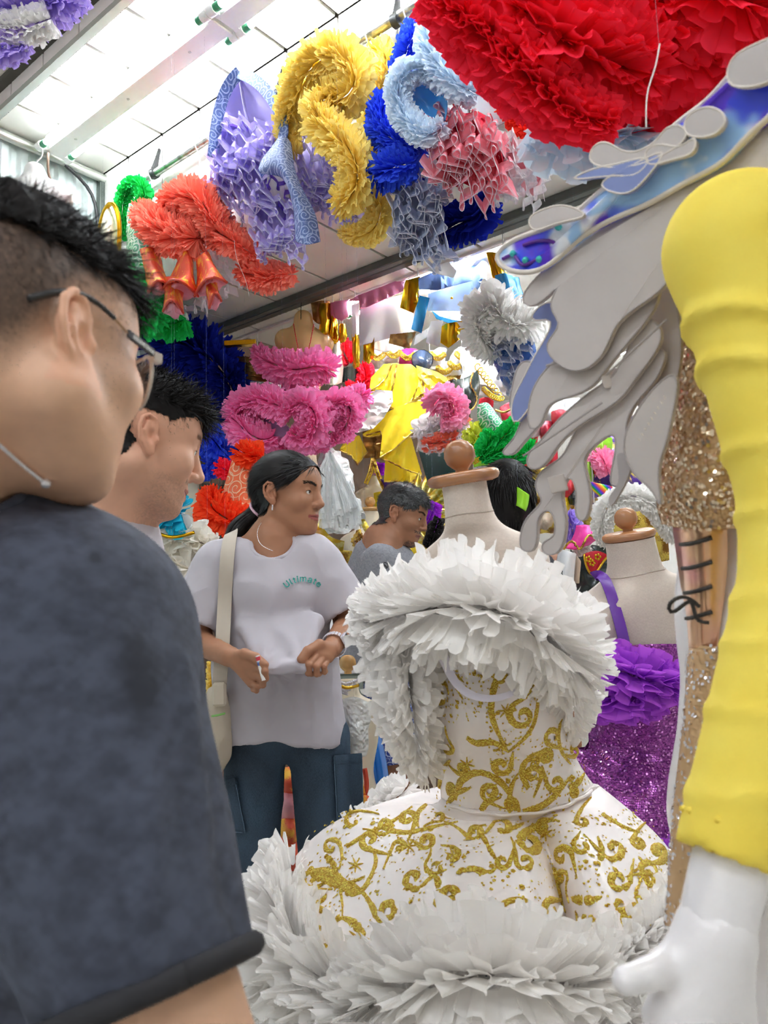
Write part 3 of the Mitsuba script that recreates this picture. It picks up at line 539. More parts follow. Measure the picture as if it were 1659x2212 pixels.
class Fig:
    """A person: head pose, then limbs; everything in metres."""
    def __init__(s, name_label, c, B, scale, o, tone, lip):
        s.k = thing('person', name_label, 'person'); s.c, s.B, s.s, s.o, s.tone, s.lip = c, B, scale, o, np.array(srgb(tone)), np.array(srgb(lip))
    def loc(s, P): return ((P - s.c) @ s.B.T / s.s)
    def wor(s, Q): return s.c + (np.asarray(Q, float) * s.s) @ s.B
    def skin(s, limbs, hands=(), h=0.014, hf=0.0027, k=0.03, paint=None, pad=0.05, extra_fine=()):
        ends = np.array([p for l in limbs for p in (l[0], l[1])] + [s.c]); W = np.array([RT, FW, UP])
        e = (ends - s.c) @ W.T; rad = max(max(l[2], l[3]) for l in limbs); lo, hi = e.min(0) - rad - pad, e.max(0) + rad + pad
        lo = np.minimum(lo, -0.16 * s.s); hi = np.maximum(hi, 0.16 * s.s)
        body, c, B, sc, o = blob(limbs, k), s.c, s.B, s.s, s.o
        def field(uvw):
            P = (uvw @ W.astype(np.float32) + c.astype(np.float32)); Q = ((P - c.astype(np.float32)) @ B.T.astype(np.float32)) / sc
            d = body(P); near = np.linalg.norm(Q, axis=1) < 0.21
            hd = np.full(len(P), 9.0, np.float32)
            if near.any(): hd[near] = head_field(Q[near], o) * sc
            return smin(d, np.where(near, hd, 0.08 * sc), 0.022)
        g = [axis_pts(lo[i], hi[i], h, (-0.125 * sc if i < 2 else -0.13 * sc, 0.125 * sc), hf) for i in range(3)]
        v, f = nets(field, *g); v = v @ W + c
        for m in hands: v, f = join((v, f), m)
        s.v, s.f = v, f; q = s.loc(v); s.q = q
        col = np.tile(s.tone, (len(v), 1)); nz = meshkit.fbm(q * 60, 3, 5)[:, None]; col = col * (0.93 + 0.14 * nz)
        ear = (np.abs(q[:, 1]) > .0785) & (np.abs(q[:, 0] + .01) < .03) & (np.abs(q[:, 2] + .005) < .045); col[ear] = col[ear] * [1.02, .93, .91]
        lipm = (q[:, 0] > .076) & (np.abs(q[:, 1]) < .028) & (np.abs(q[:, 2] + .0655) < .0105 - .25 * np.abs(q[:, 1]) * .9); col[lipm] = s.lip
        if paint is not None: col = paint(q, col)
        s.col = np.clip(col, 0, 1)
        part(s.k, 'body', (v, f), 'm_skin', True, color=s.col)
        for sd in (-1, 1):
            e = s.wor((.0700, sd * .0315, .003)); ek = part(s.k, 'eye', ball(e, .0128 * s.s, 3), 'm_eye_white')
            look = s.B[0]; part(ek, 'iris', ball(e + look * .0078 * s.s, .0060 * s.s, 2), 'm_iris', label='dark iris')
        from scipy.spatial import cKDTree
        s.tree = cKDTree(s.q)
        for sd in (-1, 1):
            u = np.linspace(-1, 1, 14); s.line('eyelash', np.stack([.0855 - .006 * u ** 2 - .003 * (u > 0) * u, sd * (.0325 + .0135 * u), .0062 - .0048 * u ** 2], 1), .00085, 'm_hair')
        u = np.linspace(-1, 1, 16); s.line('mouth_line', np.stack([.097 - .014 * u ** 2, .024 * u, -.0655 + .002 * s.o.get('smile', 0) * u ** 2], 1), .0007, 'm_mouth')
        return s
    def line(s, name, q, r, mat):
        d, i = s.tree.query(q); p = s.q[i]; p = np.stack([np.convolve(np.pad(p[:, k], 2, 'edge'), np.ones(5) / 5, 'valid') for k in range(3)], 1); part(s.k, name, tube(s.wor(p + [.0004, 0, 0]), np.interp(np.linspace(0, 1, len(p)), [0, .3, .7, 1], [.3, 1, 1, .3]) * r * s.s, 5), mat)
    def scalp(s, n, mask, seed=0):
        """n random points of the skin where mask(local, normal) says hair grows: (local points, local normals)."""
        rng = np.random.default_rng(seed); tm = trimesh.Trimesh(s.v, s.f, process=False); cen = s.loc(tm.triangles_center)
        near = np.linalg.norm(cen, axis=1) < .2; w = tm.area_faces * near; w = w / w.sum(); N = tm.face_normals @ s.B.T
        i = rng.choice(len(w), n * 3, p=w); uv = rng.random((len(i), 2)); fl = uv.sum(1) > 1; uv[fl] = 1 - uv[fl]
        t = s.q[s.f[i]]; p = t[:, 0] + uv[:, :1] * (t[:, 1] - t[:, 0]) + uv[:, 1:] * (t[:, 2] - t[:, 0]); nn = N[i]
        ok = rng.random(len(p)) < mask(p, nn); return p[ok][:n], nn[ok][:n]
    def strands(s, p, n, groom, length, width, seed=0, curl=0.25, lift=0.3, steps=4, droop=0.0):
        """Tapered locks rooted at p; groom(p, n) is the direction they are combed in."""
        rng = np.random.default_rng(seed + 9); m = len(p); g = unit(groom(p, n)); g = unit(g - n * (g * n).sum(1, keepdims=True))
        L = np.broadcast_to(length(p) if callable(length) else length, (m,)) * (0.7 + 0.6 * rng.random(m))
        lf = lift(p)[:, None] if callable(lift) else lift
        d = unit(g + n * lf + curl * rng.normal(size=(m, 3)) * 0.6); x = p - n * .001; pts = [x]; sw = rng.normal(size=(m, 3)) * curl
        for k in range(steps):
            d = unit(d + sw * 0.5 + g * 0.25 - np.array([0, 0, droop]) ); x = x + d * (L / steps)[:, None]
            r = np.linalg.norm(x, axis=1, keepdims=True); pts.append(x)
        X = np.stack(pts, 1); t = np.gradient(X, axis=1); side = unit(np.cross(t, n[:, None] + 0.5 * rng.normal(size=(m, 1, 3))))
        w = np.broadcast_to(width, (m,))[:, None] * np.array([1.0, 1.0, .85, .6, .12])[:steps + 1][None] if steps == 4 else np.broadcast_to(width, (m,))[:, None] * np.linspace(1, .15, steps + 1)[None]
        A, Bv = X - side * w[..., None], X + side * w[..., None]; v = np.stack([A, Bv], 2).reshape(-1, 3)
        base = (np.arange(m) * (steps + 1) * 2)[:, None] + (np.arange(steps) * 2)[None]; base = base.reshape(-1)
        f = np.vstack([np.stack([base, base + 1, base + 3], 1), np.stack([base, base + 3, base + 2], 1)])
        return s.wor(v), f
    def cap(s, mask, t, seed=0, bump=.004, fr=70):
        N = trimesh.Trimesh(s.v, s.f, process=False).vertex_normals; keep = mask(s.q, N @ s.B.T) > .5
        fm = keep[s.f].all(1) & (np.linalg.norm(s.q[s.f[:, 0]], axis=1) < .2); idx = np.unique(s.f[fm]); re = -np.ones(len(s.v), int); re[idx] = np.arange(len(idx))
        tt = t(s.q[idx]) if callable(t) else np.full(len(idx), t); q = s.q[idx] + (N[idx] @ s.B.T) * (tt + bump * (meshkit.fbm(s.q[idx] * fr, 3, seed) - .5))[:, None]
        return s.wor(q), re[s.f[fm]]
def hair_line(q, front=.055, side=.018, back=-.075, ear=True):
    """True above the usual hair line of a head (head-local)."""
    x, y, z = q.T; ax = np.interp(x, [-.12, -.06, -.025, .0, .035, .06, .075, .09, .12], [back, back, back + .02, .012, side, side + .012, front, front + .012, front + .02])
    return np.clip((z - ax) / .008 + .5, 0, 1) * (np.abs(y) < .2)
def cloth(fn, c, lo, hi, h, mat_fold=None):
    """A garment from a distance field in world coordinates; lo, hi in the level view frame about c."""
    W = np.array([RT, FW, UP]); g = [np.arange(lo[i], hi[i] + h, h) for i in range(3)]
    v, f = nets(lambda q: fn(q @ W.astype(np.float32) + c.astype(np.float32)), *g); v = v @ W + c
    return v, f
# ---------------------------------------------------------------- the man in the washed grey T-shirt (nearest)
def stain(p, c, r):
    q = [(p[i] - c[i]) / r[i] for i in range(3)]; return dr.exp(-(q[0] * q[0] + q[1] * q[1] + q[2] * q[2]))
B = basis(60, 5, 0); ear = np.array([-.010, -.080, -.004]); c1 = at(168, 715, .61) - (ear * 1.03) @ B
F1 = Fig('man with faded black hair in a washed dark grey T-shirt, nearest, at the left', c1, B, 1.03, dict(full=1.30, jaw=1.20, nose=.75), 'dcae92', 'c08070')
sh = at(170, 1340, .67); el = at(365, 2150, .555); nb = at(-150, 1205, .745); wr = at(620, 2600, .50)
other = at(-420, 1250, .85)
limbs1 = [(F1.wor((-.045, 0, -.045)), nb, .052, .058), (nb, at(40, 1500, .74), .075, .13), (at(40, 1500, .74), at(20, 2350, .74), .13, .125), (nb, sh, .055, .055), (sh, el, .055, .042), (el, wr, .041, .030), (nb, other, .05, .05)]
def paint1(q, col):
    # shaven sides: the short stubble darkens the scalp
    x, y, z = q.T; up = np.interp(x, [-.12, -.05, -.015, .02, .05], [-.075, -.055, .0, .020, .020])
    st = np.clip((z - up) / .05, 0, 1) * np.clip((.066 - x) / .01, 0, 1); sb = np.clip((.03 - np.abs(x - .032)) / .012, 0, 1) * np.clip((z + .055) / .02, 0, 1) * np.clip((.03 - z) / .01, 0, 1) * (np.abs(y) > .035)
    st = np.maximum(st * .95, sb * .30); n = meshkit.fbm(q * 600, 2, 3); st = st * (0.75 + 0.4 * n); st = np.where(np.abs(y) > .0785, 0, st)
    return col * (1 - np.clip(st, 0, .9))[:, None] + np.array([.018, .016, .016]) * np.clip(st, 0, .9)[:, None]
F1.skin(limbs1, hf=.0026, paint=paint1)
earm = lambda q: (np.abs(q[:, 1]) > .066) & (np.abs(q[:, 0] + .012) < .026) & (np.abs(q[:, 2] + .008) < .040)
def top1(q, n):
    x, y, z = q.T; lim = np.interp(x, [-.13, -.08, -.03, .03, .07, .09], [.062, .066, .064, .060, .062, .068]); return np.clip((z - lim) / .012 + .5, 0, 1)
def fade1(q, n):
    x, y, z = q.T; up = np.interp(x, [-.12, -.05, -.015, .02, .05, .06], [-.085, -.065, .004, .020, .022, .04]); d = np.clip((z - up) / .055, 0, 1) * (x < .068)
    sb = (np.abs(x - .030) < .012) * (z > -.055) * (z < .03) * (np.abs(y) > .04) * .6; return np.where(earm(q), 0, np.maximum(d, sb))
groom1 = lambda q, n: np.stack([np.full(len(q), 1.0), np.zeros(len(q)), np.full(len(q), -.12)], 1)
p, n = F1.scalp(16000, fade1, 1); short = F1.strands(p, n, lambda q, n: np.stack([0.5 + 0 * q[:, 0], 0 * q[:, 0], -1.0 + 0 * q[:, 0]], 1), lambda q: .0035 + .006 * np.clip((q[:, 2]) / .06, 0, 1), .00022, 2, .25, .55, steps=2)
p, n = F1.scalp(14000, top1, 3); longs = F1.strands(p, n, groom1, lambda q: .024 + .016 * np.clip((q[:, 0] + .05) / .12, 0, 1), .0007, 4, .45, lambda q: .5 + 0 * q[:, 0], droop=.06)
part(F1.k, 'hair', join(F1.cap(top1, lambda q: .004 + .009 * np.clip((q[:, 2] - .06) / .04, 0, 1), 5, .010, 110), longs, short), 'm_hair', True, label='short black hair, longer on top, faded at the sides')
# T-shirt
def wash(p, n, uv):
    t = fbm(p.x * 45, p.y * 45, p.z * 45, 4) * 0.6 + 0.4 * fbm(p.x * 120, p.y * 120, p.z * 120, 2); c = mix(srgb('2b303d'), srgb('404656'), smoothstep(.3, .72, t))
    s = dr.maximum(stain(p, STAIN[0][0], STAIN[0][1]), dr.maximum(stain(p, STAIN[1][0], STAIN[1][1]), stain(p, STAIN[2][0], STAIN[2][1]))); s = s * (0.6 + 0.7 * noise(p.x * 150, p.y * 150, p.z * 150))
    return mix(c, srgb('181c26'), dr.clip(s * 1.2, 0, .85))
STAIN = [(at(305, 1420, .60), (.022, .022, .034)), (at(315, 1465, .60), (.02, .02, .03)), (at(207, 1207, .62), (.007, .007, .009))]
plain('m_wash', mikit.proc(wash), 0.9, sheen=0.3); plain('m_wash_dark', '17181d', 0.85)
hem = at(350, 2135, .55); hemd = unit(el - sh)
def tee1(P):
    P = P.astype(np.float32)
    d = cone(P, at(-200, 1095, .78), at(-30, 1165, .725), .086, .078)
    d = smin(d, cone(P, at(118, 1405, .68), at(335, 2180, .55), .119, .074), .025); d = smin(d, cone(P, at(-40, 1350, .70), at(55, 1385, .70), .095, .10), .03)
    d = smin(d, cone(P, at(20, 1450, .74), at(20, 2500, .72), .150, .165), .07); d = smin(d, cone(P, at(-300, 1300, .80), at(0, 1345, .72), .09, .092), .04)
    d = smax(d, (P - hem.astype(np.float32)) @ hemd.astype(np.float32), .004)
    neck = cone(P, F1.wor((-.045, 0, -.045)), nb, .055, .062); d = smax(d, -(neck - .003), .006)
    return smax(d, -cone(P, el + hemd * .05, hem - hemd * .012, .052, .050), .004)
m = cloth(tee1, at(150, 1600, .65), (-.42, -.30, -.36), (.24, .34, .30), .0085)
m = wrinkle(m, .005, 9, 4, (1, 1, .45))
def on_mesh(v, px, py, lift=.002, rad=9):
    # the point of the mesh v that shows at the pixel, a little in front
    q = (v - EYE) @ CAM.T; u = np.hypot(829.5 + FOC * q[:, 0] / q[:, 2] - px, 1106 + FOC * q[:, 1] / q[:, 2] - py); o = u < rad
    return at(px, py, (q[o, 2].min() if o.any() else q[np.argmin(u), 2]) - lift)
for pts, am, wd in (([(330, 1730), (322, 1900), (312, 2080), (305, 2212)], .006, .011), ([(452, 1480), (462, 1650), (490, 1850), (520, 2000)], -.006, .012), ([(400, 1420), (425, 1600), (450, 1800)], .005, .012), ([(235, 1800), (240, 2000), (232, 2180)], -.005, .012), ([(100, 1250), (220, 1330), (330, 1480)], .003, .02)):
    L = spline([on_mesh(m[0], *q, 0, 12) for q in pts], 60); dd = np.min(np.linalg.norm(m[0][:, None] - L[None, ::3], axis=2), axis=1); nv = np.array(trimesh.Trimesh(*m, process=False).vertex_normals); m = (m[0] + nv * (am * np.exp(-(dd / wd) ** 2))[:, None], m[1])
STAIN = [(on_mesh(m[0], 303, 1420, 0), (.016, .016, .034)), (on_mesh(m[0], 310, 1480, 0), (.015, .015, .030)), (on_mesh(m[0], 207, 1207, 0), (.006, .006, .008))]
tk = part(F1.k, 't_shirt', m, 'm_wash', True, label='washed dark grey T-shirt with damp stains')
ax = unit(np.cross(hemd, [0.2, 0.9, 0.3])); ay = np.cross(hemd, ax); g = np.linspace(0, 2 * PI, 40)
def ring_on(fn, c, ax, ay, r0=.02, r1=.2):
    """The outline of the field fn in the plane through c."""
    out = []
    for a in np.linspace(0, 2 * PI, 48, endpoint=False):
        e = math.cos(a) * ax + math.sin(a) * ay; rr = np.linspace(r0, r1, 80); v = fn((c + rr[:, None] * e).astype(np.float32)); i = np.argmax(v > 0); out.append(c + e * rr[i if v.max() > 0 else -1])
    return np.array(out)
rg = ring_on(tee1, hem - hemd * .003, ax, ay, .055, .2); part(tk, 'sleeve_hem', tube(np.vstack([rg, rg[:1]]), .0088, 8, 90), 'm_wash_dark', label='rolled darker sleeve hem')
nk = [at(-60, 960, .622), at(0, 1000, .622), at(60, 1052, .632), at(105, 1090, .65), at(140, 1100, .68)]
nf = cone(m[0], F1.wor((-.045, 0, -.045)), nb, .055, .062); e = m[0][(np.abs(nf) < .012)]; wn_ = unit(nb - F1.wor((-.045, 0, -.045))); wa_ = unit(np.cross(wn_, FW)); wb_ = np.cross(wn_, wa_); w = (e - nb) @ np.array([wa_, wb_]).T; an = np.arctan2(w[:, 1], w[:, 0]); hgt = e @ UP; rim = []
for a in np.linspace(-PI, PI, 41)[:-1]:
    o = np.abs((an - a + PI) % (2 * PI) - PI) < .12
    if o.any(): q = e[o]; rim.append(q[np.argsort(q @ -wn_)[-6:]].mean(0))
part(tk, 'collar', tube(spline(rim, 90), .0055, 8), 'm_wash', label='ribbed collar')
# necklace and glasses
k = thing('necklace', 'thin silver rope necklace with a small bead at the collar of the grey T-shirt', 'necklace')
q = spline([on_mesh(F1.v, x, y) for x, y in [(-150, 830), (-80, 890), (-30, 935), (0, 962), (35, 993), (70, 1022), (96, 1042)]], 90)
part(k, 'chain', join(*[ball(x, [.0021, .0013, .0013] if i % 2 else [.0013, .0013, .0021], 1) for i, x in enumerate(q)]), 'm_silver'); part(k, 'bead', ball(q[-1] + (q[-1] - q[-3]) * .5, .0042, 2), 'm_silver')
k = thing('glasses', 'eyeglasses with black temple tip and clear round rims on the nearest man', 'glasses')
scene['m_lens'] = {'type': 'thindielectric', 'int_ior': 1.25}
plain('m_clear_frame', 'cfc4bc', 0.12, 0.2); plain('m_gold_wire', 'b09070', 0.25, 0.9)
e0 = F1.wor((-.028, -.076, .012)); hinge = F1.wor((.078, -.068, .010))
tip = [F1.wor((-.052, -.079, .004)), F1.wor((-.030, -.084, .018)), F1.wor((-.004, -.0835, .024)), F1.wor((.022, -.081, .019))]
part(k, 'temple_tip', tube(tip, [.0032, .0030, .0024, .0020], 8, 30), 'm_black', label='black temple tip'); part(k, 'temple_wire', tube([tip[-1], F1.wor((.040, -.078, .013))], .0009, 6, 8), 'm_gold_wire')
a_, b_ = F1.wor((.038, -.0785, .0135)), F1.wor((.073, -.0715, .010)); tx = unit(b_ - a_); ty = unit(np.cross(tx, F1.B[1])); tz = np.cross(tx, ty)
if tz @ (EYE - a_) < 0: tz, ty = -tz, -ty
ty = np.cross(tz, tx)
tb = part(k, 'temple', obox((a_ + b_) / 2, tx * np.linalg.norm(b_ - a_) / 2, ty * .0036, tz * .0014, .0006), 'm_black', False, label='black temple bar with white lettering')
t = meshkit.text_mesh('BALENCIAGA', .0032, .0003, True); tv = np.array(t.vertices); sc_ = .030 / tv[:, 0].max(); tv = tv * [sc_, 1, 1]
part(tb, 'lettering', (a_ + tx * .006 + tv[:, :1] * tx + (tv[:, 1:2] - .0016) * ty + (tv[:, 2:] + .0014) * tz, t.faces), 'm_white_paint', False, label='white lettering')
for s in (-1, 1):
    g = np.linspace(0, 2 * PI, 41); cc = np.array([.096, s * .034, -.003]); rim = F1.wor(np.stack([cc[0] - .014 * np.abs(np.cos(g)) * (np.sign(s * np.cos(g)) > 0), cc[1] + .027 * np.cos(g), cc[2] + .0235 * np.sin(g)], 1))
    rk = part(k, 'rim', tube(rim, .0019, 7), 'm_clear_frame', label='clear rim'); part(rk, 'lens', join((np.vstack([rim[:-1], rim.mean(0)]), np.stack([np.arange(40), (np.arange(40) + 1) % 40, np.full(40, 40)], 1))), 'm_lens', True)
part(k, 'bridge', tube([F1.wor((.094, -.010, .006)), F1.wor((.102, 0, .010)), F1.wor((.094, .010, .006))], .0018, 6, 12), 'm_clear_frame')
part(k, 'hinge', obox(F1.wor((.080, -.067, .009)), F1.B[0] * .005, F1.B[1] * .004, F1.B[2] * .0045, .001), 'm_clear_frame', False)
part(k, 'far_temple', tube([F1.wor((.080, .066, .010)), F1.wor((.03, .078, .018)), F1.wor((-.03, .082, .012))], .002, 6, 16), 'm_black')
# ---------------------------------------------------------------- second man, white T-shirt
B = basis(33, 15, 0); c2 = at(324, 935, 1.24) - (ear) @ B
F2 = Fig('man with tousled hair and light beard in a white T-shirt behind the nearest man', c2, B, 1.0, dict(full=1.05, nose=1.05, smile=1), 'd6a389', 'a8685c')
nb2 = at(235, 1110, 1.33); sr = at(265, 1320, 1.24); sl = at(60, 1200, 1.5)
def paint2(q, col):
    x, y, z = q.T; b = np.clip((-.048 - z) / .012, 0, 1) * np.clip((x - .0) / .03, 0, 1) * (np.linalg.norm(q, axis=1) < .16); m = np.clip((.006 - np.abs(z + .049)) / .004, 0, 1) * (x > .078)
    n = meshkit.fbm(q * 500, 2, 8); b = np.clip(np.maximum(b * .30, m * .6) * n * 1.6, 0, .7); lips = (x > .076) & (np.abs(y) < .026) & (np.abs(z + .0655) < .010); b[lips] = 0
    return col * (1 - b)[:, None] + np.array([.03, .025, .022]) * b[:, None]
F2.skin([(F2.wor((-.03, 0, -.05)), nb2, .056, .060), (nb2, at(200, 1500, 1.38), .08, .125), (at(200, 1500, 1.38), at(200, 1900, 1.38), .125, .12), (nb2, sr, .05, .05), (nb2, sl, .05, .05), (sr, at(290, 1700, 1.22), .045, .036)], hf=.0030, paint=paint2)
h2 = lambda q, n: np.where(earm(q), 0, hair_line(q, .066, .040, -.06))
g2 = lambda q, n: np.stack([1.0 + 0 * q[:, 0], .2 * np.sin(q[:, 0] * 90), .35 * np.sin(q[:, 1] * 70)], 1)
p, n = F2.scalp(9000, lambda q, n: np.clip((q[:, 2] - .05) / .02, 0, 1) * h2(q, n), 11); l2 = F2.strands(p, n, g2, lambda q: .028 + .024 * np.clip((q[:, 0] + .02) / .1, 0, 1), .0010, 12, .55, .7)
p, n = F2.scalp(9000, lambda q, n: np.where(earm(q), 0, np.clip((q[:, 2] - np.interp(q[:, 0], [-.12, -.05, -.012, .02, .045, .07], [-.075, -.055, .0, .012, .02, .06])) / .04, 0, 1) * (q[:, 0] < .05)), 13)
s2 = F2.strands(p, n, lambda q, n: np.stack([.4 + 0 * q[:, 0], 0 * q[:, 0], -1 + 0 * q[:, 0]], 1), .008, .0004, 14, .3, .5, steps=2)
p, n = F2.scalp(1500, lambda q, n: ((np.abs(q[:, 0] - .034) < .010) & (q[:, 2] > -.05) & (q[:, 2] < .03) & (np.abs(q[:, 1]) > .04)) * .9 + ((q[:, 2] < -.075) & (q[:, 0] > .03) & (q[:, 2] > -.12)) * .25, 15)
s3 = F2.strands(p, n, lambda q, n: np.stack([.2 + 0 * q[:, 0], 0 * q[:, 0], -1 + 0 * q[:, 0]], 1), .005, .0003, 16, .3, .4, steps=2)
part(F2.k, 'hair', join(F2.cap(h2, lambda q: .002 + .007 * np.clip((q[:, 2] - .05) / .04, 0, 1), 6, .006, 90), l2, s2, s3), 'm_hair', True, label='tousled black hair')
bw = []
def brow(F, s, w=.0011, n=170, seed=0, z=.023):
    rng = np.random.default_rng(seed); t = rng.random(n); q = np.stack([.089 - .026 * t ** 1.5, s * (.012 + .030 * t), z + .006 * np.sin(t * 2.4) + .004 * (rng.random(n) - .5)], 1)
    q = F.q[F.tree.query(q)[1]] + [.0012, 0, 0]; d = np.tile([-.002, s * .007, .0012], (n, 1)) * (.6 + .6 * rng.random((n, 1))); a = F.wor(q); b = F.wor(q + d); u = F.B[2] * w
    v = np.stack([a - u, a + u, b], 1).reshape(-1, 3); return v, np.arange(3 * n).reshape(-1, 3)
part(F2.k, 'eyebrow', brow(F2, -1), 'm_hair', False); part(F2.k, 'eyebrow', brow(F2, 1), 'm_hair', False)
plain('m_tee_white', 'b0abb2', 0.85, sheen=0.2); plain('m_tee_grey', speck('8e9097', '7f8188', 160, .35, .75), 0.9)
def tee2(P):
    d = smin(cone(P, at(200, 1175, 1.33), at(280, 1300, 1.27), .082, .075), cone(P, at(280, 1310, 1.26), at(300, 1560, 1.22), .083, .085), .05); d = smin(d, cone(P, at(200, 1350, 1.38), at(200, 1950, 1.38), .14, .15), .06)
    d = smin(d, cone(P, at(225, 1160, 1.33), at(60, 1210, 1.5), .085, .08), .05); return smax(d, -(cone(P, F2.wor((-.03, 0, -.05)), at(238, 1095, 1.33), .052, .066)), .006)
m = cloth(tee2, at(250, 1500, 1.33), (-.35, -.3, -.40), (.32, .35, .42), .011); tk = part(F2.k, 't_shirt', wrinkle(m, .006, 8, 5, (1, 1, .5)), 'm_tee_white', True, label='white T-shirt')
# ---------------------------------------------------------------- hands
def hand(wrist, knuckles, thumb, fingers, rad=.0080, palm=.014, h=.0026):
    """One hand: knuckles - four points across the palm; fingers - four lists of joints from each knuckle; thumb - joints from the palm's side."""
    C = np.mean(knuckles, 0)
    def fn(P):
        d = None
        for q in knuckles: e = cone(P, wrist, q, palm * 1.15, palm * .85); d = e if d is None else smin(d, e, .012)
        d = smin(d, cone(P, wrist, thumb[0], palm, .0125), .012)
        for i, F in enumerate(fingers):
            J = [knuckles[i]] + list(F); r = rad * (1.0, 1.05, 1.0, .86)[i]
            fd = None
            for a, b, k in zip(J[:-1], J[1:], range(9)): e = cone(P, a, b, r * (1.12 - .1 * k), r * (1.04 - .1 * k)); fd = e if fd is None else smin(fd, e, .003)
            d = smin(d, fd, .0022)
        td = None
        for a, b, k in zip(thumb[:-1], thumb[1:], range(9)): e = cone(P, a, b, .0125 - .0012 * k, .0112 - .0012 * k); td = e if td is None else smin(td, e, .003)
        return smin(d, td, .005)
    pts = np.array(list(knuckles) + [wrist] + list(thumb) + [q for F in fingers for q in F]); W = np.array([RT, FW, UP]); e = (pts - C) @ W.T; lo, hi = e.min(0) - .022, e.max(0) + .022
    v, f = nets(lambda q: fn(q @ W.astype(np.float32) + C.astype(np.float32)), *[np.arange(lo[i], hi[i] + h, h) for i in range(3)]); return v @ W + C, f
def off(c, px, d=2.0): return lambda x, y, z=0.0: c + V(x * d / px, z, -y * d / px)
# ---------------------------------------------------------------- the woman in the white T-shirt
D = 2.12
B = basis(-22, 5, 0); c3 = at(586, 1063, D - .02) - (ear * .98) @ B
F3 = Fig('woman with a black ponytail in a white T-shirt pulling at her shirt', c3, B, .98, dict(jaw=.92, full=.97, smile=1, nose=.8), '9d6e53', '8e4a46')
nb3 = at(585, 1165, D + .03)
shR, shL = at(460, 1228, D + .03), at(704, 1222, D + .03)            # shoulders: left and right in the view
elR, elL = at(425, 1385, D - .02), at(752, 1345, D + .02); wrR, wrL = at(500, 1420, D - .19), at(716, 1402, D - .17)
hip, chest = at(610, 1590, D + .03), at(595, 1300, D + .03)
kneeR, kneeL = at(540, 1870, D + .02), at(712, 1860, D + .02)
def relaxed(w, d, side, r=.008):
    # a hanging, slightly curled hand at the wrist w that points along d; side: towards the thumb
    d = unit(d); s = unit(side - d * (side @ d)); n = np.cross(d, s); K = [w + d * .082 + s * (.027 - .018 * i) - d * .004 * abs(i - 1) for i in range(4)]
    F = [[K[i] + d * l * .45 + n * .006, K[i] + d * l * .75 + n * .020, K[i] + d * l * .92 + n * .036] for i, l in enumerate((.078, .086, .080, .062))]
    return hand(w, K, [w + d * .030 + s * .026, w + d * .062 + s * .042 + n * .008, w + d * .090 + s * .044 + n * .016], F, r)
hp_ = lambda L: [at(x, y, D - z) for x, y, z in L]
handR = hand(wrR, hp_([(548, 1425, .23), (556, 1442, .238), (554, 1460, .236), (544, 1476, .226)]), hp_([(528, 1412, .225), (552, 1420, .252), (572, 1436, .262)]), [hp_(q) for q in ([(566, 1434, .262), (572, 1450, .262), (562, 1456, .244)], [(572, 1450, .268), (574, 1466, .262), (562, 1470, .244)], [(568, 1466, .264), (568, 1480, .256), (556, 1482, .240)], [(556, 1482, .250), (554, 1492, .242), (546, 1490, .230)])])
handL = hand(wrL, hp_([(676, 1404, .205), (688, 1412, .21), (700, 1418, .205), (710, 1422, .195)]), hp_([(690, 1392, .205), (664, 1406, .232), (650, 1424, .244)]), [hp_(q) for q in ([(656, 1424, .24), (655, 1440, .238), (664, 1446, .222)], [(668, 1436, .244), (666, 1454, .238), (674, 1456, .222)], [(684, 1440, .238), (684, 1456, .232), (690, 1456, .217)], [(700, 1440, .224), (701, 1452, .218), (704, 1450, .208)])])
limbs3 = [(F3.wor((-.028, 0, -.05)), nb3, .046, .050), (nb3, chest, .06, .11), (chest, hip - UP * -.05, .10, .055), (nb3, shR, .045, .038), (nb3, shL, .045, .038), (shR, elR, .038, .034), (shL, elL, .038, .034), (elR, wrR, .035, .026), (elL, wrL, .035, .025),
          (hip + V(-.085, 0, -.03), kneeR, .066, .05), (hip + V(.09, 0, -.03), kneeL, .066, .05), (kneeR, kneeR + V(0, .03, -.40), .05, .035), (kneeL, kneeL + V(0, .03, -.40), .05, .035), (kneeR + V(0, .03, -.40), kneeR + V(0, -.10, -.44), .035, .025), (kneeL + V(0, .03, -.40), kneeL + V(0, -.10, -.44), .035, .025)]
# the legs stand on the floor
FZ = kneeR[2] - .46
F3.skin(limbs3, hands=(handR, handL), hf=.0031, h=.013, k=.02)
h3 = lambda q, n: np.where(earm(q), 0, hair_line(q, .072, .030, -.07))
def back3(q, n): return unit(np.stack([-.9 + 0 * q[:, 0], -.2 * q[:, 1] / .07, -.75 - 3 * np.clip(.02 - q[:, 2], 0, .1)], 1))
p, n = F3.scalp(9000, h3, 21); l3 = F3.strands(p, n, back3, .050, .0009, 22, .03, .03)
tail = spline([F3.wor((-.085, 0, -.035)), F3.wor((-.125, .0, -.075)), at(512, 1150, D + .07), at(500, 1210, D + .10)], 24); tr = np.interp(np.linspace(0, 1, 24), [0, .12, .5, 1], [.024, .026, .032, .018])
rng = np.random.default_rng(5); tt, ta, tb_ = frames(tail); lk = []
for i in range(130):
    a = rng.random() * 6.28; r = tr * (0.75 + .3 * rng.random()); w = tail + (math.cos(a) * ta + math.sin(a) * tb_) * r[:, None]; lk.append(ribbon(w, np.interp(np.linspace(0, 1, 24), [0, .8, 1], [.0026, .002, .0004]), math.cos(a) * ta + math.sin(a) * tb_))
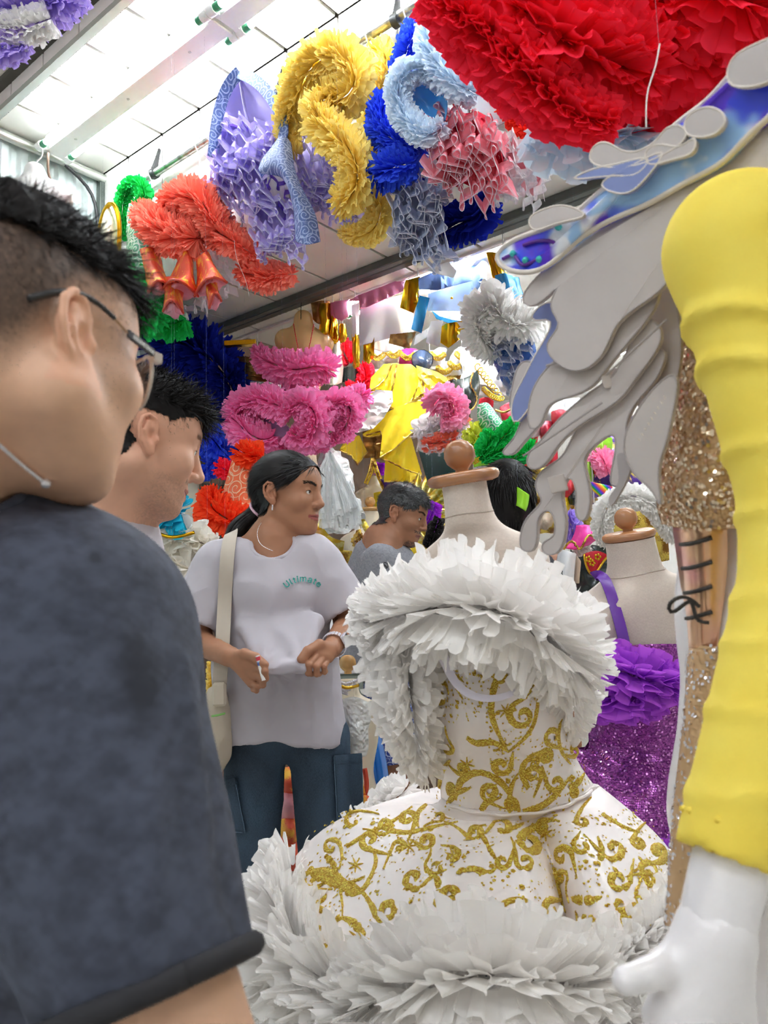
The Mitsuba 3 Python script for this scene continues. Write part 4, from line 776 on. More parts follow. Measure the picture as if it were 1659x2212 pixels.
part(F3.k, 'hair', join(F3.cap(h3, lambda q: .005 + .006 * np.clip((q[:, 2] - .02) / .05, 0, 1) * np.clip(-q[:, 0] / .03 + 1, 0, 1), 7, .0012, 40), l3, tube(tail, tr, 14), *lk), 'm_hair_sleek' if 'm_hair_sleek' in scene else plain('m_hair_sleek', '0b0909', 0.45, specular=0.2), True, label='smooth black hair drawn back into a ponytail')
part(F3.k, 'eyebrow', brow(F3, -1), 'm_hair', False); part(F3.k, 'eyebrow', brow(F3, 1), 'm_hair', False)
plain('m_hairtie', 'e2b6c8', 0.6); g = np.linspace(0, 2 * PI, 30); solo('hair_tie', tube(tail[2] + .027 * (np.cos(g)[:, None] * ta[2] + np.sin(g)[:, None] * tb_[2]), .0042, 8), 'm_hairtie', "pale pink hair tie around the woman's black ponytail", 'hair tie')
e = F3.wor((-.004, -.079, -.040)); solo('earring', join(*[ball(e + F3.B[2] * -.004 * i, .0024, 1) for i in range(4)]), 'm_silver', "small sparkling drop earring on the woman's ear", 'earring')
k = solo('necklace', tube(spline([F3.wor((-.045, -.047, -.075)), at(556, 1150, D - .045), at(563, 1175, D - .065), at(590, 1190, D - .075)], 30), .0008, 5), 'm_silver', "thin fine chain on the woman's neck", 'necklace')
# her T-shirt: hangs wide, pulled up and forward between the fists
gR, gL = at(572, 1452, D - .245), at(654, 1440, D - .235)
def neck3(P): return cone(P, at(588, 1100, D + .02), at(588, 1160, D - .03), .05, .062)
def tee3(P, cut=True):
    d = smin(cone(P, at(520, 1225, D + .035), at(655, 1220, D + .035), .085, .085), cone(P, at(590, 1290, D + .03), at(600, 1420, D + .04), .130, .150), .05)
    d = smin(d, cone(P, at(560, 1290, D - .045), at(640, 1285, D - .045), .045, .045), .05)
    d = smin(d, cone(P, at(570, 1440, D + .03), at(580, 1640, D + .03), .135, .135), .05); d = smin(d, cone(P, at(634, 1440, D + .03), at(658, 1650, D + .03), .112, .124), .05)
    d = smin(d, cone(P, gR, gL, .006, .006), .012); 
    for i in range(6): d = smin(d, cone(P, at(530 + 30 * i, 1345, D - .085), gR + (gL - gR) * i / 5, .024, .006), .022)
    for a, b, ra, rb, e0, e1 in ((at(478, 1228, D + .03), at(428, 1345, D), .078, .086, shR, elR), (at(684, 1224, D + .03), at(742, 1318, D + .02), .072, .080, shL, elL)):
        u = unit(b - a); sl_ = smax(cone(P, a, b + u * .05, ra, rb), (P - b.astype(np.float32)) @ u.astype(np.float32), .004); sl_ = smax(sl_, -cone(P, b - u * .02, b + u * .1, .06, .066), .004); d = smin(d, sl_, .035)
    hemz = at(600, 1603, D)[2]; side = (P - at(600, 1600, D).astype(np.float32)) @ RT.astype(np.float32)
    d = smax(d, (hemz + .012 * np.cos(side * 16 + .4)) - P[:, 2], .006)
    return smax(d, -neck3(P), .004) if cut else d
m = cloth(tee3, at(600, 1400, D), (-.30, -.30, -.36), (.30, .24, .34), .0078)
v, f = m; q = (v - at(600, 1400, D)) @ np.array([RT, FW, UP]).T
# folds radiate from the fists to the chest and the hem
tv = np.array(trimesh.Trimesh(v, f, process=False).vertex_normals)
fold = np.zeros(len(v))
for gp, sg in ((gR, -1), (gL, 1)):
    w = (v - gp) @ np.array([RT, UP]).T; r = np.linalg.norm(w, axis=1); a = np.arctan2(w[:, 1], w[:, 0]); fold += np.exp(-r / .12) * np.clip(r / .04, 0, 1) * np.sin(a * 9 + sg)
front = np.clip(-(tv @ FW), 0, 1); v = v + tv * (fold * .006 * front + .0035 * np.sin(q[:, 0] * 62 + 2 * np.sin(q[:, 2] * 9)) * np.clip((-.05 - q[:, 2]) / .1, 0, 1))[:, None]
tk = part(F3.k, 't_shirt', wrinkle(wrinkle((v, f), .008, 7, 6, (1, 1, .4)), .005, 17, 16, (1, 1, .6)), 'm_tee_white', True, label='white T-shirt with a small teal word')

def surf_ray(fn, px, py, d0, d1, n=160):
    """Where the ray of the pixel meets the field fn."""
    d = np.linspace(d0, d1, n); P = EYE + (CAM.T @ np.array([(px - 829.5) / FOC, (py - 1106.0) / FOC, 1.0]))[None] * d[:, None]; h = fn(P.astype(np.float32)); i = np.argmax(h < 0); return P[i] if h.min() < 0 else None
e = v[(np.abs(neck3(v)) < .007) & (np.abs(tee3(v, False)) < .010)]; w = (e - e.mean(0)) @ np.array([RT, FW]).T; an = np.arctan2(w[:, 1], w[:, 0]); rim = []
for a in np.linspace(-PI, PI, 37)[:-1]:
    o = np.abs((an - a + PI) % (2 * PI) - PI) < .2
    if o.any(): rim.append(e[o].mean(0))
part(tk, 'collar', tube(spline(rim + rim[:1], 90), .0068, 8), 'm_tee_white', label='ribbed collar')
plain('m_teal_print', '2f8f86', 0.6)
word = []
gl = [meshkit.text_mesh(ch, .0155, .0006, True) for ch in 'Ultimate']; wds = [np.ptp(np.array(t.vertices)[:, 0]) + .0022 for t in gl]; pos = np.cumsum([0] + wds); R_ = .056
for t, x0, w in zip(gl, pos, wds):
    a = (x0 + w / 2 - pos[-1] / 2) / R_; tv = np.array(t.vertices); tv[:, 0] -= (tv[:, 0].min() + tv[:, 0].max()) / 2
    x = tv[:, 0] * math.cos(-a) - tv[:, 1] * math.sin(-a) + R_ * math.sin(a); y = tv[:, 0] * math.sin(-a) + tv[:, 1] * math.cos(-a) + R_ * math.cos(a) - R_; word.append((np.stack([x, y, tv[:, 2]], 1), t.faces))
v, f = join(*word); b0 = at(661, 1258, D); P = []
dirx = RT; v3 = b0 + v[:, :1] * dirx + v[:, 1:2] * UP
out = []
for q, z in zip(v3, v[:, 2]):
    dd = np.linspace(-.28, .1, 120); L = (q + FW * dd[:, None]).astype(np.float32); h = tee3(L); i = np.argmax(h < 0); out.append(q + FW * (dd[i] - .008 - z))
part(tk, 'print', (np.array(out), f[:, ::-1]), 'm_teal_print', False, label='curved teal word Ultimate')
# jeans
def denim(p, n, uv):
    w = noise(p.x * 700, p.y * 700, p.z * 260); t = fbm(p.x * 9, p.y * 9, p.z * 5, 3); return mix(srgb('172330'), srgb('384d60'), dr.clip(smoothstep(.35, .75, t) * .55 + .35 * w, 0, 1))
plain('m_denim', mikit.proc(denim), 0.85); plain('m_denim_seam', '54687c', 0.85); plain('m_shoe', 'e6e4e0', 0.6)
def jeans(P):
    d = cone(P, at(553, 1600, D + .03), at(534, 2000, D + .03), .083, .078); d = smin(d, cone(P, at(690, 1600, D + .03), at(722, 2000, D + .03), .083, .078), .006); d = smin(d, cone(P, at(575, 1560, D + .04), at(662, 1560, D + .04), .098, .098), .03)
    for a in ((534, 2000), (722, 2000)): q = at(*a, D + .03); d = smin(d, cone(P, q, np.array([q[0], q[1], .06]), .078, .088), .01)
    return smax(smax(d, P[:, 2] - at(600, 1520, D)[2], .004), .03 - P[:, 2], .004)
m = cloth(jeans, at(620, 1800, D), (-.30, -.2, -.85), (.32, .25, .40), .012); jk = part(F3.k, 'jeans', wrinkle(m, .006, 9, 7, (1, 1, .6)), 'm_denim', True, label='dark blue cargo jeans')
def on(fn, px, py, lift=.006, d0=1.6, d1=2.5):
    q = surf_ray(fn, px, py, d0, d1); return (q if q is not None else at(px, py, D)) - FW * lift
for quad in ([(722, 1632), (782, 1628), (786, 1770), (730, 1782)], [(476, 1690), (510, 1680), (532, 1795), (488, 1792)]):
    G = np.array([[on(jeans, quad[0][0] * (1 - u) * (1 - w) + quad[1][0] * u * (1 - w) + quad[2][0] * u * w + quad[3][0] * (1 - u) * w, quad[0][1] * (1 - u) * (1 - w) + quad[1][1] * u * (1 - w) + quad[2][1] * u * w + quad[3][1] * (1 - u) * w, .012) for u in np.linspace(0, 1, 7)] for w in np.linspace(0, 1, 9)])
    pk = part(jk, 'cargo_pocket', thick(G, .010), 'm_denim', True); bd = np.vstack([G[:, 0], G[-1, 1:], G[-2::-1, -1]]); part(pk, 'stitching', tube(bd - FW * .005, .0011, 4), 'm_denim_seam', label='paler seam')
    part(pk, 'flap', thick(G[:2] * np.array([1, 1, 1]) + np.array([0, 0, .004]) - FW * .006, .006), 'm_denim', True)
for kx in (534, 722):
    q = at(kx, 2000, D + .03); part(F3.k, 'shoe', join(boxm(np.array([-.045, -.16, 0]) + [0, 0, 0], [.045, .10, .07], .02)) if False else ((lambda b: (b[0] @ np.array([RT, FW, UP]) + np.array([q[0], q[1], 0]), b[1]))(boxm([-.045, -.17, 0], [.045, .09, .075], .02))), 'm_shoe', 40)
# bag, watch, marker
plain('m_strap', 'b4aa9c', 0.8); plain('m_bag', speck('c3b8a6', 'b2a692', 8), 0.7); plain('m_green_band', '86c06a', 0.5)
k = thing('shoulder_bag', 'beige padded shoulder bag on a wide strap hanging beside the woman', 'bag')
st = [(498, 1170, -.02), (495, 1190, -.06), (492, 1225, -.085), (488, 1300, -.10), (480, 1400, -.12), (474, 1480, -.12)]
part(k, 'strap', ribbon(spline([at(512, 1178, D + .14), at(504, 1152, D + .09), at(500, 1150, D + .03)] + [on(tee3, x, y, .016) if y < 1380 else at(x, y, D + dz) for x, y, dz in st], 40), .0185, FW, .003), 'm_strap', True, label='wide woven strap')
def bagf(P):
    d = smin(cone(P, at(470, 1505, D - .10), at(464, 1620, D - .08), .028, .042), cone(P, at(455, 1550, D - .08), at(450, 1640, D - .06), .035, .045), .04); return d
m = cloth(bagf, at(470, 1580, D - .1), (-.13, -.12, -.18), (.13, .16, .16), .007); part(k, 'pouch', wrinkle(m, .006, 30, 9, (1, 1, .5)), 'm_bag', True); part(k, 'zip_flap', obox(at(474, 1500, D - .132), RT * .018, FW * .008, UP * .030, .006), 'm_bag', False)
part(k, 'band', tube([at(458, 1547, D - .138), at(470, 1545, D - .146), at(486, 1541, D - .136)], .0028, 6, 12), 'm_green_band', label='pale green elastic band')
k = thing('wristwatch', "steel wristwatch on the woman's wrist beside the white ruffle", 'watch')
wd = unit(elL - wrL); wc = wrL + wd * .030; wa = unit(np.cross(wd, [.1, .3, .9])); wb = np.cross(wd, wa); g = np.linspace(0, 2 * PI, 25)[:-1]
for j, a in enumerate(g): part(k, 'link', obox(wc + .0315 * (math.cos(a) * wa + math.sin(a) * wb), wd * .0085, (-math.sin(a) * wa + math.cos(a) * wb) * .0034, (math.cos(a) * wa + math.sin(a) * wb) * .0016, .0008), 'm_silver', False)
wn = unit(RT * .8 - FW * .55 + UP * .3); wn = unit(wn - wd * (wn @ wd)); wt = np.cross(wd, wn)
part(k, 'case', obox(wc + wn * .034, wd * .017, wt * .014, wn * .005, .002), 'm_silver', False); part(k, 'dial', obox(wc + wn * .0385, wd * .013, wt * .010, wn * .0012), 'm_black', False, label='dark dial')
plain('m_marker_red', 'c83a48', 0.4)
k = thing('marker', "white marker with red and blue bands held in the woman's fist", 'marker'); a, b = at(556, 1416, D - .262), at(570, 1470, D - .27)
part(k, 'barrel', tube([a, b], .0052, 12), 'm_white_paint', 40); part(k, 'red_band', tube([a + (b - a) * .05, a + (b - a) * .2], .0055, 12), 'm_marker_red', 40, label='red band'); part(k, 'blue_band', tube([a + (b - a) * .24, a + (b - a) * .4], .0055, 12), 'm_brocade', 40, label='blue band')
# ---------------------------------------------------------------- the man in the grey T-shirt further back
D4 = 3.05
B = basis(-16, 20, 0); c4 = at(853, 1108, D4) - (ear) @ B
F4 = Fig('man with greying hair in a heather grey T-shirt looking down', c4, B, 1.0, dict(full=1.06, nose=1.0), '9c6e54', '86524a')
nb4 = at(826, 1172, D4 + .03); s4 = at(822, 1215, D4 - .08); e4 = at(842, 1345, D4 - .10); w4 = at(900, 1440, D4 - .18); s4b = at(850, 1195, D4 + .22); hp4 = at(815, 1440, D4 + .05)
k4a, k4b = at(838, 1650, D4 - .02), at(862, 1655, D4 + .14)
foot = lambda q: np.array([q[0], q[1], .05])
limbs4 = [(F4.wor((-.03, 0, -.05)), nb4, .053, .056), (nb4, at(815, 1290, D4 + .05), .08, .12), (at(815, 1290, D4 + .05), hp4, .12, .12), (nb4, s4, .05, .055), (nb4, s4b, .05, .055), (s4, e4, .046, .038), (e4, w4, .037, .026), (s4b, s4b + V(.05, .02, -.28), .046, .030), (hp4, k4a, .08, .058), (hp4, k4b, .08, .058), (k4a, foot(k4a), .055, .036), (k4b, foot(k4b), .055, .036), (foot(k4a), foot(k4a) + V(.14, -.02, -.02), .036, .026), (foot(k4b), foot(k4b) + V(.14, -.02, -.02), .036, .026)]
def paint4(q, col):
    x, y, z = q.T; b = (np.clip((.006 - np.abs(z + .050)) / .003, 0, 1) * (x > .076) * .8 + np.clip((-.088 - z) / .008, 0, 1) * (x > .045) * (np.abs(y) < .04) * .7) * (meshkit.fbm(q * 300, 2, 4) > .42)
    return col * (1 - b)[:, None] + .03 * b[:, None]
F4.skin(limbs4, hands=(relaxed(w4, unit(w4 - e4) * .6 - UP * .7, RT), relaxed(s4b + V(.05, .02, -.28) , V(.3, 0, -1), RT)), hf=.0036, h=.017, k=.03, paint=paint4)
h4 = lambda q, n: np.where(earm(q), 0, hair_line(q, .060, .022, -.07))
p, n = F4.scalp(8000, h4, 31); l4 = F4.strands(p, n, lambda q, n: np.stack([np.where(q[:, 2] > .06, .8, -.3), .3 * np.sin(q[:, 0] * 50), np.where(q[:, 2] > .06, -.1, -.9)], 1), lambda q: .010 + .026 * np.clip((q[:, 2] - .03) / .05, 0, 1), .0009, 32, .25, .4)
part(F4.k, 'hair', join(F4.cap(h4, lambda q: .003 + .009 * np.clip((q[:, 2] - .05) / .05, 0, 1), 8), l4), 'm_hair_grey', True, label='short black hair turning grey')
part(F4.k, 'eyebrow', brow(F4, -1), 'm_hair', False); part(F4.k, 'eyebrow', brow(F4, 1), 'm_hair', False)
def tee4(P):
    d = smin(cone(P, at(812, 1200, D4 + .05), at(832, 1195, D4 + .16), .085, .085), cone(P, at(812, 1260, D4 + .05), at(815, 1440, D4 + .06), .135, .145), .06); d = smin(d, cone(P, s4, at(842, 1300, D4 - .10), .072, .080), .04)
    d = smin(d, cone(P, at(850, 1230, D4 + .05), at(860, 1400, D4 + .05), .10, .12), .06); d = smin(d, cone(P, s4b, s4b + V(.03, .02, -.15), .07, .078), .04)
    d = smax(d, at(815, 1475, D4)[2] - P[:, 2], .005); return smax(d, -cone(P, F4.wor((-.03, 0, -.06)), nb4 + V(.004, 0, .03), .044, .048), .005)
m = cloth(tee4, at(825, 1330, D4), (-.3, -.3, -.32), (.3, .42, .34), .0095); tk = part(F4.k, 't_shirt', wrinkle(m, .006, 14, 10, (1, 1, .6)), 'm_tee_grey', True, label='heather grey T-shirt')
g = np.linspace(0, 2 * PI, 30); lc = surf_ray(tee4, 832, 1222, D4 - .4, D4 + .2); lc = lc if lc is not None else s4
part(tk, 'badge', join(tube(lc - FW * .008 + np.cos(g)[:, None] * RT * .010 + np.sin(g)[:, None] * UP * .011, .0012, 5), tube([lc - FW * .008 - RT * .006 + UP * .004, lc - FW * .009, lc - FW * .008 + RT * .006 - UP * .006], .002, 5, 10)), 'm_black', True, label='small dark round emblem on the sleeve')
plain('m_shorts', scrolls('2b3f9c', 'c8d4f0', 0.05), 0.7)
def sh4(P):
    d = smin(cone(P, hp4 + V(0, 0, .03), k4a + V(0, 0, .03), .13, .095), cone(P, hp4 + V(0, .1, .03), k4b + V(0, 0, .03), .13, .095), .03); return smax(smax(d, at(838, 1643, D4)[2] - P[:, 2], .004), P[:, 2] - hp4[2] - .02, .004)
m = cloth(sh4, at(830, 1540, D4), (-.3, -.3, -.4), (.3, .4, .3), .013); part(F4.k, 'shorts', wrinkle(m, .006, 9, 11), 'm_shorts', True, label='dark blue shorts with a white pattern')
# ---------------------------------------------------------------- someone behind the gold and white costume
B = basis(95, 5, 0); c5 = at(1092, 1075, 2.55)
F5 = Fig('person with black hair in dark clothes almost hidden behind the front dress form', c5, B, .98, {}, '9c6a4e', '8c4a48')
nb5 = at(1090, 1190, 2.56); L5 = nb5[2] - .05
F5.skin([(F5.wor((-.03, 0, -.05)), nb5, .05, .052), (nb5, nb5 - UP * .5, .08, .12), (nb5, nb5 + V(-.17, .02, -.06), .05, .05), (nb5, nb5 + V(.17, .02, -.06), .05, .05), (nb5 - UP * .5 + V(-.08, 0, 0), nb5 + V(-.08, 0, -L5), .09, .045), (nb5 - UP * .5 + V(.08, 0, 0), nb5 + V(.08, 0, -L5), .09, .045), (nb5 + V(-.17, .02, -.06), nb5 + V(-.2, .02, -.55), .045, .03), (nb5 + V(.17, .02, -.06), nb5 + V(.2, .02, -.55), .045, .03)], hands=(relaxed(nb5 + V(-.2, .02, -.55), -UP, FW), relaxed(nb5 + V(.2, .02, -.55), -UP, FW)), hf=.007, h=.02)
h5 = lambda q, n: hair_line(q, .06, -.01, -.11)
p, n = F5.scalp(3000, h5, 41); part(F5.k, 'hair', join(F5.cap(h5, .012, 9, .003, 40), F5.strands(p, n, lambda q, n: np.stack([0 * q[:, 0], 0 * q[:, 0], -1 + 0 * q[:, 0]], 1), .07, .0014, 42, .06, .1)), 'm_hair_sleek', True, label='black hair')
plain('m_dark_cloth', '2a2a30', 0.85)
m = cloth(lambda P: smax(smin(cone(P, nb5 + V(-.1, .02, -.09), nb5 + V(.1, .02, -.09), .09, .09), cone(P, nb5 - UP * .1, nb5 - UP * .6, .14, .15), .05), -cone(P, F5.wor((-.03, 0, -.06)), nb5 + UP * .01, .05, .06), .005), nb5, (-.3, -.3, -.62), (.3, .3, .1), .018); part(F5.k, 't_shirt', m, 'm_dark_cloth', True, label='dark top')
m = cloth(lambda P: smin(cone(P, nb5 - UP * .6 + V(-.08, 0, 0), nb5 + V(-.08, 0, -L5 + .06), .11, .07), cone(P, nb5 - UP * .6 + V(.08, 0, 0), nb5 + V(.08, 0, -L5 + .06), .11, .07), .03), nb5 - UP * .9, (-.3, -.3, -.6), (.3, .3, .45), .02); part(F5.k, 'trousers', m, 'm_dark_cloth', True)
# ================================================================ DRESS FORMS AND THEIR COSTUMES
def felt(p, n, uv): return mix(srgb('cfc2b6'), srgb('bdafa3'), fbm(p.x * 320, p.y * 320, p.z * 320, 3))
plain('m_felt', mikit.proc(felt), 0.95, sheen=0.3); plain('m_seam', 'a89a8e', 0.9); plain('m_foot_metal', '8a8a88', 0.3, 0.8)
def bust(name_label, c, up, right, s=1.0, pole=True, plate=True, width=1.0, depth=1.0, cut=-.77, mat='m_felt', wood='m_wood', ring=True):
    """A dress form: c is the centre of the neck plate; up its axis; right its left-right direction."""
    k = thing('dress_form', name_label, 'mannequin'); up = unit(up); rt = unit(right - up * (right @ up)); fw = np.cross(up, rt)
    prof = [(0.0, .056, .056, 0), (-.012, .056, .057, 0), (-.045, .058, .060, 0), (-.075, .066, .066, .004), (-.095, .090, .076, .008), (-.115, .135, .088, .01), (-.135, .168, .096, .012), (-.160, .182, .102, .014), (-.20, .178, .108, .016), (-.26, .168, .116, .016), (-.34, .155, .112, .012), (-.42, .135, .098, .004), (-.48, .128, .094, 0), (-.54, .138, .104, .004), (-.62, .165, .125, .01), (-.70, .175, .13, .01), (-.76, .165, .12, .008)]
    t = np.linspace(0, 2 * PI, 56, endpoint=False); R = []
    for z, a, b, dy in prof:
        if z < cut: break
        b = b * (depth if z < -.08 else 1)
        e = 0.86; cx, sy = np.sign(np.cos(t)) * np.abs(np.cos(t)) ** e, np.sign(np.sin(t)) * np.abs(np.sin(t)) ** e
        R.append(c + s * (z * up + (a * width * cx)[:, None] * rt + (b * sy + dy)[:, None] * fw))
    R = np.array(R); R = np.stack([spline(R[:, j], 60) for j in range(56)], 1)
    bk = part(k, 'torso', loft(R), mat, 60)
    if ring: part(bk, 'neck_seam', tube(np.vstack([spline(np.vstack([R[6], R[6][:1]]), 60)]), .0014 * s, 5), 'm_seam')
    if plate: part(k, 'neck_plate', lathe([(0, 0), (.050, 0), (.060, .003), (.0635, .010), (.062, .017), (.055, .021), (0, .0215)], c, up, 40), wood, 50)
    part(k, 'knob', lathe([(0, .018), (.012, .0185), (.0115, .026), (.016, .030), (.024, .038), (.0275, .050), (.0255, .063), (.018, .073), (.008, .0775), (0, .078)], c, up, 32), wood, 60)
    if pole:
        b = R[-1].mean(0); f = np.array([b[0], b[1], 0.0]); part(k, 'pole', tube([b, b - UP * .05, f + UP * .05, f + UP * .02], [.016, .016, .016, .02], 12), 'm_foot_metal'); part(k, 'base', lathe([(0, .0), (.17, 0), (.175, .008), (.16, .018), (.03, .03), (.02, .05), (0, .05)], f, UP, 40), 'm_foot_metal', 40)
    return k, R
# front dress form, leaning a little
UPF = unit(at(1003, 1046, 1.36) - at(1098, 1620, 1.36)); cA = at(1003, 1046, 1.36)
kA, RA = bust('dress form with a wooden knob wearing the white and gold costume, in front', cA, UPF, V(.94, -.34, .0), .9, True, True, .74, .72, -.55)
# -- the white and gold costume
def satin(p, n, uv): return mix(srgb('ece2de'), srgb('f6efec'), fbm(p.x * 9, p.y * 9, p.z * 9, 3))
plain('m_satin', mikit.proc(satin), 0.32, sheen=0.2, specular=0.5)
def gl_bump(p, n, uv): return cell_rand(p.x / .0016, p.y / .0016, p.z / .0016)
def gl_col(p, n, uv): return mix(srgb('c8920f'), srgb('fff26a'), smoothstep(.25, .95, cell_rand(p.x / .0019, p.y / .0019, p.z / .0019)))
bumped('m_gold_glitter', P_(mikit.proc(gl_col), 0.3, 0.3, specular=.8), gl_bump, 0.0022, 4e-4)
plain('m_gold_dust', speck('d8a93c', 'f0cf63', 260), 0.35, 0.6)
k1 = thing('costume', 'white satin costume with gold scrolls and big white tulle ruffles, in front', 'costume')
DW = 1.30
# bodice: a surface over s (left to right) and t (top to waist)
def bez(P, u): return spline(np.array(P, float), 41)[np.clip((u * 40).astype(int), 0, 40)]
def patch(rows, n=41):
    G = np.array([[at(*q) for q in r] for r in rows]); A = np.stack([spline(G[:, j], n) for j in range(G.shape[1])], 1); return np.stack([spline(A[i], n) for i in range(n)], 0)
BOD = patch([[(918, 1440, 1.37), (985, 1420, 1.27), (1075, 1430, 1.225), (1150, 1460, 1.25), (1200, 1490, 1.33)],
             [(925, 1540, 1.39), (985, 1540, 1.27), (1070, 1545, 1.225), (1160, 1550, 1.25), (1222, 1570, 1.35)],
             [(945, 1640, 1.41), (1000, 1650, 1.31), (1080, 1650, 1.275), (1180, 1650, 1.29), (1250, 1650, 1.38)],
             [(955, 1730, 1.42), (1010, 1750, 1.33), (1090, 1758, 1.30), (1200, 1745, 1.31), (1285, 1700, 1.39)]], 49)
BOD += (UPF * 0)[None] + (FW * .0035)[None] * np.sin(np.linspace(0, 40, 49))[None, :, None] * np.linspace(0, 1, 49)[:, None, None] ** 2
part(k1, 'bodice', thick(BOD, .003), 'm_satin', True, label='white satin bodice')
# the back of the bodice closes round the form
BB = np.stack([np.stack([BOD[i, 0] * (1 - u) + BOD[i, -1] * u + FW * .15 * math.sin(PI * u) * (1 if True else 0) for u in np.linspace(0, 1, 21)]) for i in range(49)])
part(k1, 'bodice_back', thick(BB, .003), 'm_satin', True)
# skirt: flares in deep folds from the waist
cols = [((935, 1740, 1.44), (800, 1745, 1.46), (690, 1800, 1.48), (640, 1850, 1.50)), ((955, 1750, 1.40), (850, 1800, 1.36), (735, 1900, 1.33), (650, 1975, 1.32)), ((985, 1765, 1.36), (900, 1850, 1.26), (810, 1970, 1.19), (735, 2070, 1.15)),
        ((1020, 1772, 1.33), (985, 1860, 1.19), (940, 1990, 1.10), (900, 2090, 1.05)), ((1065, 1772, 1.31), (1070, 1860, 1.17), (1075, 1990, 1.08), (1080, 2090, 1.03)), ((1110, 1770, 1.31), (1150, 1860, 1.18), (1185, 1990, 1.10), (1210, 2090, 1.06)),
        ((1140, 1765, 1.32), (1195, 1870, 1.26), (1220, 1990, 1.22), (1240, 2090, 1.19)), ((1170, 1758, 1.32), (1230, 1850, 1.20), (1275, 1970, 1.13), (1310, 2070, 1.09)), ((1225, 1738, 1.34), (1300, 1810, 1.24), (1375, 1900, 1.18), (1420, 1990, 1.15)), ((1290, 1695, 1.40), (1370, 1760, 1.36), (1440, 1830, 1.34), (1480, 1900, 1.33))]
SK = patch([[c[i] for c in cols] for i in range(4)], 61)
part(k1, 'skirt', thick(SK, .003), 'm_satin', True, label='white satin skirt')
SB = np.stack([np.stack([SK[i, 0] * (1 - u) + SK[i, -1] * u + FW * (.16 + .16 * i / 60) * math.sin(PI * u) for u in np.linspace(0, 1, 31)]) for i in range(0, 61, 4)]); part(k1, 'skirt_back', thick(SB, .003), 'm_satin', True)
a_ = BOD[-1][np.linspace(0, 48, 61).round().astype(int)]; part(k1, 'waistband', thick(np.stack([a_ - (BOD[-1].mean(0) - BOD[-4].mean(0)) * .3 - FW * .002, a_ * .5 + SK[0] * .5 - FW * .004, SK[1] - FW * .002], 0), .003), 'm_satin')
part(k1, 'waist_cord', tube(BOD[-1, 3:-2] - FW * .006, .0030, 7), 'm_satin')
# gold scrolls: raised curves on the patches
def on_patch(S, px):
    """Pixels (n, 2) to points on the patch S and its normals towards the viewer."""
    q = (S.reshape(-1, 3) - EYE) @ CAM.T; uv = np.stack([829.5 + FOC * q[:, 0] / q[:, 2], 1106 + FOC * q[:, 1] / q[:, 2]], 1)
    from scipy.spatial import cKDTree
    tr = cKDTree(uv); d, i = tr.query(np.asarray(px, float), k=4); w = 1 / (d + .5); w /= w.sum(1, keepdims=True); dep = (q[i, 2] * w).sum(1)
    N = unit(np.cross(np.gradient(S, axis=0), np.gradient(S, axis=1))).reshape(-1, 3); n = unit((N[i] * w[..., None]).sum(1)); P = np.array([at(x, y, z) for (x, y), z in zip(px, dep)])
    n = np.where(((EYE - P) * n).sum(1, keepdims=True) < 0, -n, n); return P, n, d[:, 0]
def scroll(x, y, r0, turns, a0, cw=1, tail=0, ta=0.0):
    """A spiral about (x, y) that ends in a tail of the given length."""
    t = np.linspace(0, 1, 26); a = math.radians(a0) + cw * t * turns * 2 * PI; r = r0 * (.16 + .84 * t); p = np.stack([x + r * np.cos(a), y + r * np.sin(a)], 1)
    if tail:
        d = unit(p[-1] - p[-2]); s = np.linspace(0, 1, 10)[1:, None]; c, sn = math.cos(math.radians(ta)), math.sin(math.radians(ta)); e = np.array([d[0] * c - d[1] * sn, d[0] * sn + d[1] * c]); p = np.vstack([p, p[-1] + d * tail * s * (1 - s * .5) + e * tail * .5 * s * s])
    return p
def gold(parent, S, p, w, lim=16):
    p = np.asarray(p, float); P, n, d = on_patch(S, p)
    if (d > lim).mean() > .3: return
    dd = ((P - EYE) @ CAM[2]); W = np.asarray(w) * 1.45 * dd / FOC
    rng = np.random.default_rng(int(abs(p[0, 0] * 7 + p[0, 1]))); W = W * np.interp(np.linspace(0, 1, len(p)), [0, .15, .6, 1], [.75, 1, 1, .25]) * (.9 + .2 * rng.random(len(p)))
    tt = unit(np.gradient(P, axis=0)); s = unit(np.cross(tt, n)); P = P + n * .0026
    G = np.stack([P - s * W[:, None] - n * .0012, P - s * W[:, None] * .6 + n * .0010, P + n * .0016, P + s * W[:, None] * .6 + n * .0010, P + s * W[:, None] - n * .0012], 1); m = sheet(G)
    part(parent, 'gold_scroll', m, 'm_gold_glitter', True)
bk, skk = k1 + '__bodice', k1 + '__skirt'
L_ = lambda *q: spline(np.array(q, float), 30)
